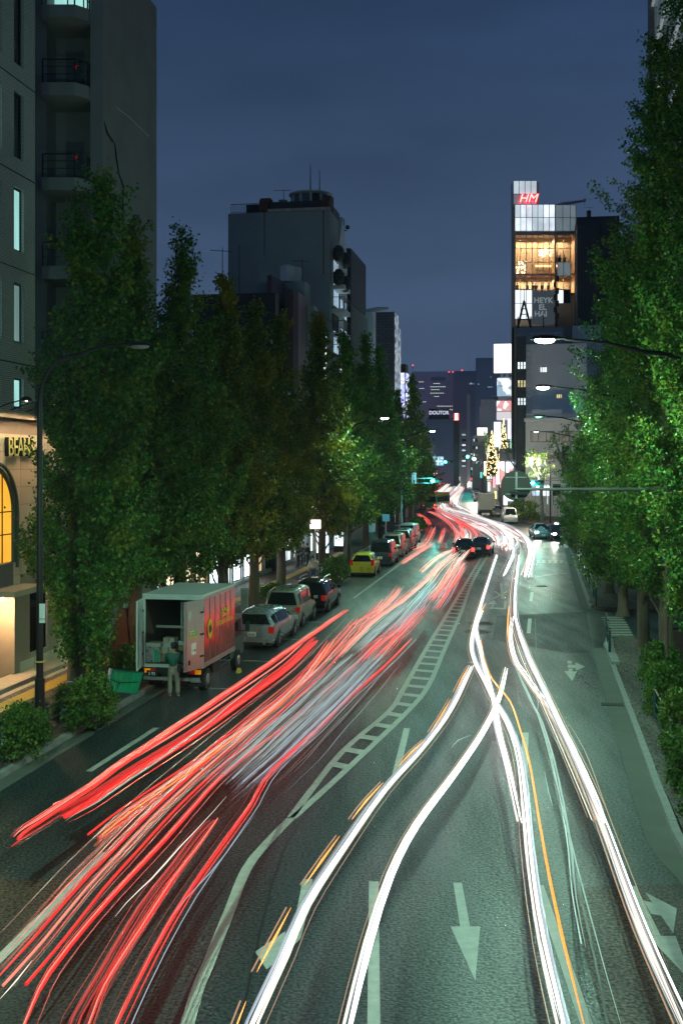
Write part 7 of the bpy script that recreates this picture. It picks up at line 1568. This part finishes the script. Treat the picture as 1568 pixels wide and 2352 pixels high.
streak([(1190, 1440), (1225, 1525), (1262, 1600), (1300, 1680), (1345, 1770), (1386, 1862)], .9, .012, E_WW, 'thin copper line right of the thick white streak', [(.08, 0, .010, E_T), (-.06, 0, .008, E_T)], group=GO)
streak([(1290, 1640), (1340, 1720), (1400, 1880), (1470, 2060), (1535, 2230)], 1.0, .009, E_T, 'very thin reddish line running along the right lane', group=GO)
# pale green and blue lines
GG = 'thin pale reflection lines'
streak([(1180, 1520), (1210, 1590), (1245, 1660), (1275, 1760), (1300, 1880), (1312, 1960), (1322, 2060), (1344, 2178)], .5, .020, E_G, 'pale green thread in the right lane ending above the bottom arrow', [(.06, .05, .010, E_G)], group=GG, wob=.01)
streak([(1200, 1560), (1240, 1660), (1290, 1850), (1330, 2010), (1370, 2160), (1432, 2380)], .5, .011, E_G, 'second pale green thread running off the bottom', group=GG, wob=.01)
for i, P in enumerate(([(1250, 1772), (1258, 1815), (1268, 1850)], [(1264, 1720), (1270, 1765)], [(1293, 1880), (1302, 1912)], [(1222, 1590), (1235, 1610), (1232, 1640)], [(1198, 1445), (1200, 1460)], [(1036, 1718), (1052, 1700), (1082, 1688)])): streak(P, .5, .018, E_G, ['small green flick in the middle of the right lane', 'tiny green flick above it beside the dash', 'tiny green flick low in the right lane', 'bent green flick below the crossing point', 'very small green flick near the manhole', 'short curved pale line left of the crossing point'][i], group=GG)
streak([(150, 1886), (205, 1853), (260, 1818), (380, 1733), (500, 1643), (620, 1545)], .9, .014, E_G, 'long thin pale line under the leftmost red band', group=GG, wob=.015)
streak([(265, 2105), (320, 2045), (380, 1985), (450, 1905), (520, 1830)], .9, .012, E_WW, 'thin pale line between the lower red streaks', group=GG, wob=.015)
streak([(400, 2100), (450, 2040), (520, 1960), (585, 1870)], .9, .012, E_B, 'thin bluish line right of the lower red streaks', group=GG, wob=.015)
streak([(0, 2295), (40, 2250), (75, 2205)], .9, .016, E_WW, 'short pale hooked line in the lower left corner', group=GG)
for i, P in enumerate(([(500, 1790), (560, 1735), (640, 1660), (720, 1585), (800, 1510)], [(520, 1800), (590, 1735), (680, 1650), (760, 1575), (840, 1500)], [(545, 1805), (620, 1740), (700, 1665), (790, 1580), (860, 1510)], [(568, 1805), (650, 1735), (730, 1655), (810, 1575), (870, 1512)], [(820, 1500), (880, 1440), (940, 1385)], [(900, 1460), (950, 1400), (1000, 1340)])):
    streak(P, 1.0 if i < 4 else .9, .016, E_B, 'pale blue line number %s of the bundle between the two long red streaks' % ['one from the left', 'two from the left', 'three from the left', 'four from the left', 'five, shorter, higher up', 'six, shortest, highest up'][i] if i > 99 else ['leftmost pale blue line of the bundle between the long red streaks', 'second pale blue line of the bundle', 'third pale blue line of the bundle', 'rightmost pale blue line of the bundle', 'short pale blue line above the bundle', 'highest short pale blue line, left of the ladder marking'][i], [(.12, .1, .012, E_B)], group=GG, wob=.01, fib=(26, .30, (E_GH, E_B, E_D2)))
# red ones
rx = [(.0, .03, .010, E_P)]
streak([(32, 1922), (60, 1898), (110, 1867), (205, 1804), (265, 1760), (400, 1670), (500, 1603), (600, 1535), (700, 1466), (795, 1400)], 1.0, .030, E_P, 'upper thin bright line of the leftmost red band', [(.08, -.03, .03, E_R)], group=GRD, wob=.008)
streak([(140, 1874), (205, 1842), (300, 1778), (440, 1690), (560, 1605), (660, 1532), (722, 1472)], .62, .06, E_R, 'broad solid red band at the left', [(0, .12, .04, E_R2), (.10, .0, .045, E_R), (-.09, .08, .03, E_R), (-.17, .2, .02, E_P)], flat=1.4, group=GRD, fib=(26, .10, (E_R, E_R2)))
streak([(28, 1945), (70, 1915), (140, 1872)], .8, .02, E_R, 'short thin tail of the leftmost red band', group=GRD, wob=.015)
streak([(214, 1924), (300, 1857), (420, 1777), (520, 1702), (600, 1645), (690, 1565), (757, 1475)], .85, .035, E_P, 'bright salmon streak with an orange core, second from the left', [(.10, .0, .02, E_R), (-.09, .05, .02, E_R), (.16, .05, .008, E_O)], group=GRD)
streak([(220, 1945), (262, 1905), (330, 1858), (400, 1810)], .8, .018, E_R, 'short thin red line under the salmon streak', group=GRD, wob=.012)
streak([(-20, 2262), (75, 2158), (175, 2040), (250, 1962), (360, 1850), (480, 1743), (600, 1640), (720, 1535), (822, 1420)], .8, .035, E_R, 'long red streak from the left edge to the upper lanes', [(.16, .0, .018, E_P), (.46, .03, .024, E_R)], group=GRD, fib=(24, .17, (E_R, E_R2, E_R3, E_R3)))
streak([(40, 2400), (75, 2310), (115, 2233), (210, 2113), (300, 2013), (380, 1928), (450, 1848), (500, 1793), (560, 1740), (640, 1680), (720, 1610), (795, 1545), (877, 1468)], .85, .034, E_R, 'red streak from the bottom left corner up to the pale bundle', [(.0, .03, .010, E_P)], group=GRD)
streak([(190, 2400), (225, 2300), (260, 2233), (325, 2133), (400, 2018), (450, 1953), (500, 1883)], .85, .032, E_R, 'red streak in the middle of the lower left, pink highlight', rx, group=GRD)
streak([(150, 2400), (170, 2333), (230, 2233), (320, 2083), (390, 1993), (450, 1913), (482, 1883)], .85, .025, E_R2, 'dim red streak left of the middle one', [(.09, 0, .014, E_R2)], group=GRD)
streak([(240, 2420), (280, 2328), (350, 2188), (425, 2060), (500, 1953), (543, 1893), (575, 1848), (605, 1793), (650, 1743), (725, 1678), (800, 1602), (880, 1532), (945, 1468)], .85, .036, E_R, 'rightmost long red streak with an orange core', [(.0, .035, .012, E_P), (.17, .0, .008, E_B)], group=GRD)
up = [([(768, 1516), (855, 1429), (899, 1398), (942, 1366), (990, 1322), (1021, 1287)], .07, E_P), ([(863, 1410), (899, 1378), (919, 1350)], .05, E_R), ([(855, 1520), (903, 1469), (942, 1429), (978, 1390)], .045, E_R), ([(994, 1374), (1025, 1334), (1057, 1279)], .06, E_P), ([(922, 1295), (954, 1273), (990, 1251)], .07, E_P), ([(950, 1263), (978, 1247), (996, 1212)], .035, E_R), ([(1008, 1247), (1020, 1214)], .04, E_R), ([(966, 1315), (1002, 1283), (1037, 1263)], .06, E_P), ([(978, 1340), (1010, 1300), (1050, 1268)], .05, E_R), ([(985, 1385), (1020, 1345), (1045, 1300)], .035, E_R),
      ([(958, 1180), (978, 1192), (986, 1206)], .05, E_R), ([(985, 1175), (1010, 1185), (1040, 1208), (1050, 1235)], .06, E_R), ([(995, 1165), (1030, 1182), (1058, 1205), (1066, 1236)], .05, E_R2), ([(1005, 1172), (1045, 1192), (1085, 1215), (1098, 1240)], .06, E_P), ([(997, 1100), (1005, 1120), (995, 1140), (985, 1160)], .12, E_R), ([(1010, 1086), (1020, 1096), (1010, 1112)], .12, E_R2), ([(1030, 1330), (1045, 1310), (1062, 1290)], .05, E_R), ([(830, 1520), (870, 1480), (920, 1440), (960, 1400)], .05, E_R), ([(800, 1440), (850, 1410), (880, 1375)], .05, E_R)]
ul = ['wide pinkish streak climbing towards the braking saloon', 'short red streak left of the wide pinkish one', 'red streak below the wide pinkish one', 'pinkish streak just left of the ladder marking', 'pink streak beside the far parked minivans', 'short red streak rising towards the crossing', 'small red streak on the crossing', 'pink streak in the middle of the far lanes', 'red streak parallel to the middle pink one', 'thin red streak nearest the ladder marking', 'short red hook beyond the crossing', 'red wavy streak beyond the crossing', 'darker red wavy streak beyond the crossing', 'outer pink streak beyond the crossing', 'red streak far down the left lanes', 'farthest red streak beyond the crossing', 'small red streak beside the braking saloon', 'faint red streak beside the pale bundle', 'red streak above the salmon one']
for i, (P, r_, m_) in enumerate(up): streak(P, .8, r_*.75, m_, ul[i], [(r_+.16, .1, r_*.15, E_B)], group=GRD, fib=(16, .16, (E_R, E_R2, E_P)), wob=.01 if i < 10 else .0)

# ---- more of the far street: small shop signs and lamps
rng = random.Random(5)
def vsign(x, yb, yt, Y, wpx, m, label, name='shop_sign'):
    k = Y/PXF; t = thing(name, label, 'sign', ((x-PX)*k, Y, z_at(yb, Y)), 0, 'lit signs down the far street'); MB().bb(-wpx*k/2, wpx*k/2, -.15, .15, 0, (yb-yt)*k).build('light_box', m, t); MB().bb(-wpx*k/2-.08, wpx*k/2+.08, .15, .3, -.1, (yb-yt)*k+.1).build('bracket', FRAME_D, t)
cols_ = {'white': emis('sg_white', (.95, .98, 1), 2.6), 'pink': emis('sg_pink', (1, .35, .45), 1.8), 'red': emis('sg_red', (1, .04, .04), 1.8), 'blue': emis('sg_blue', (.2, .45, 1), 1.8), 'teal': emis('sg_teal', (.1, .9, .8), 1.5), 'yellow': emis('sg_yellow', (1, .8, .35), 1.8)}
L_ = [(1143, 1112, 1062, 196, 8, 'white', 'tall white light box on the right pavement, left of the disc sign'), (1134, 1120, 1095, 190, 5, 'pink', 'pink sign below the tall white light box'), (1150, 1146, 1120, 186, 6, 'red', 'red sign low beside the disc sign'), (1127, 1090, 1072, 215, 5, 'white', 'white sign left of the golden illuminated cone'),
      (1119, 1100, 1080, 240, 4, 'yellow', 'yellow sign on the far right pavement'), (1112, 1088, 1060, 260, 4, 'white', 'slim white sign by the poster board'), (1105, 1098, 1084, 280, 5, 'teal', 'teal sign over the far right kerb'), (1098, 1080, 1064, 300, 4, 'pink', 'pink sign beside the second signal'), (1092, 1090, 1078, 330, 4, 'white', 'small white sign far on the right'),
      (1062, 1072, 1060, 420, 4, 'white', 'small white sign in the middle of the street end'), (1052, 1068, 1058, 430, 4, 'yellow', 'small yellow sign in the street end'), (1040, 1070, 1062, 430, 4, 'blue', 'small blue sign in the street end'), (1030, 1066, 1056, 430, 3, 'red', 'small red sign in the street end'), (996, 1098, 1082, 250, 4, 'white', 'white sign on the far left pavement'), (1002, 1090, 1078, 290, 3, 'pink', 'pink sign on the far left pavement'), (1122, 1128, 1108, 200, 4, 'white', 'short white sign above the parked box truck'), (1160, 1160, 1138, 176, 8, 'white', 'lit shop opening beside the disc sign'), (1137, 1146, 1128, 192, 5, 'yellow', 'yellow shop opening above the parked box truck')]
for x, yb, yt, Y, w_, c_, lab in L_: vsign(x, yb, yt, Y, w_, cols_[c_], lab)
def far_lamp(x, y, yb, label, col='lamp'):
    Y = PXF*CAM_H/(yb-HOR); b0 = Vector(((x-PX)*Y/PXF, Y, 0)); z = z_at(y, Y); t = thing('street_lamp', label, 'street lamp', b0, 0, 'far street lamps'); b = MB(); b.cyl((.0, 0, 0), (.0, 0, z), .1, .07, 6); b.build('pole', POLE, t); b = MB(); b.sphere((0, -.1, z), 3.0*Y/PXF, 8, 5, (1.3, 1, .7)); b.build('lens', emis('far_lens', (1, .96, .85), 8), t)
for i, (x, y, yb) in enumerate(((1032, 1053, 1098), (1040, 1060, 1092), (1050, 1056, 1090), (1019, 1068, 1104), (1083, 1066, 1110), (1068, 1060, 1094), (1060, 1074, 1096))): far_lamp(x, y, yb, ['far lamp left of centre over the road', 'second far lamp over the road', 'third far lamp over the road', 'low far lamp right of the blue sign', 'far lamp at the right kerb', 'far lamp near the second signal', 'lowest far lamp in the street end'][i])

for i, (P, c_) in enumerate((([(1012, 1082), (1022, 1090), (1018, 1102)], E_R), ([(1028, 1080), (1034, 1088), (1030, 1098)], E_R), ([(1042, 1079), (1046, 1086), (1044, 1094)], E_P), ([(1004, 1088), (1010, 1098), (1004, 1110)], E_R))):
    streak(P, .8, .16, c_, ['red glow line at the street end, left', 'red glow line at the street end, centre', 'pink glow line at the street end, right', 'red glow line right of the left signal'][i], group=GRD, fib=(16, .8, (E_R, E_P)))

E_TL = emis('streak_teal', (.05, 1, .75), .8)
for i, (P, c_, z_) in enumerate((([(1040, 1212), (1052, 1226), (1046, 1244), (1052, 1262)], E_R, .8), ([(1052, 1208), (1068, 1224), (1060, 1244)], E_P, .9), ([(1062, 1206), (1078, 1222), (1080, 1248)], E_R, .8), ([(1066, 1214), (1074, 1228), (1070, 1240)], E_TL, 1.3), ([(1046, 1300), (1062, 1280), (1078, 1262)], E_R, .9), ([(1030, 1352), (1048, 1322), (1066, 1292)], E_P, .9), ([(1000, 1400), (1022, 1368), (1042, 1335)], E_R, .8))):
    streak(P, z_, .05, c_, ['red squiggle just beyond the braking saloon, left', 'pink squiggle beyond the braking saloon', 'red squiggle beyond the second dark car', 'teal reflection squiggle above the two dark cars', 'red streak behind the braking saloon', 'pink streak nearest the ladder marking, upper', 'red streak nearest the ladder marking, lower'][i], group=GRD, fib=(12, .14, (E_R, E_P, E_B)))
# ================================================================== HAZE
hb = MB(); hb.bb(-700, 700, -80, 1150, -1.0, 150)
hz_ = hb.mesh('haze', []) if False else None
me = bpy.data.meshes.new('haze'); me.from_pydata(hb.v, [], hb.f)
m = bpy.data.materials.new('haze'); m.use_nodes = True; nt = m.node_tree; nt.nodes.clear()
o_ = nt.nodes.new('ShaderNodeOutputMaterial'); pv = nt.nodes.new('ShaderNodeVolumePrincipled')
pv.inputs['Color'].default_value = (.80, .88, 1., 1); pv.inputs['Density'].default_value = HAZE; pv.inputs['Anisotropy'].default_value = .2
nt.links.new(pv.outputs[0], o_.inputs['Volume']); me.materials.append(m)
if HAZE > 0:
    hz_ = obj('haze', me); tag(hz_, 'thin city haze filling the street', kind='stuff')
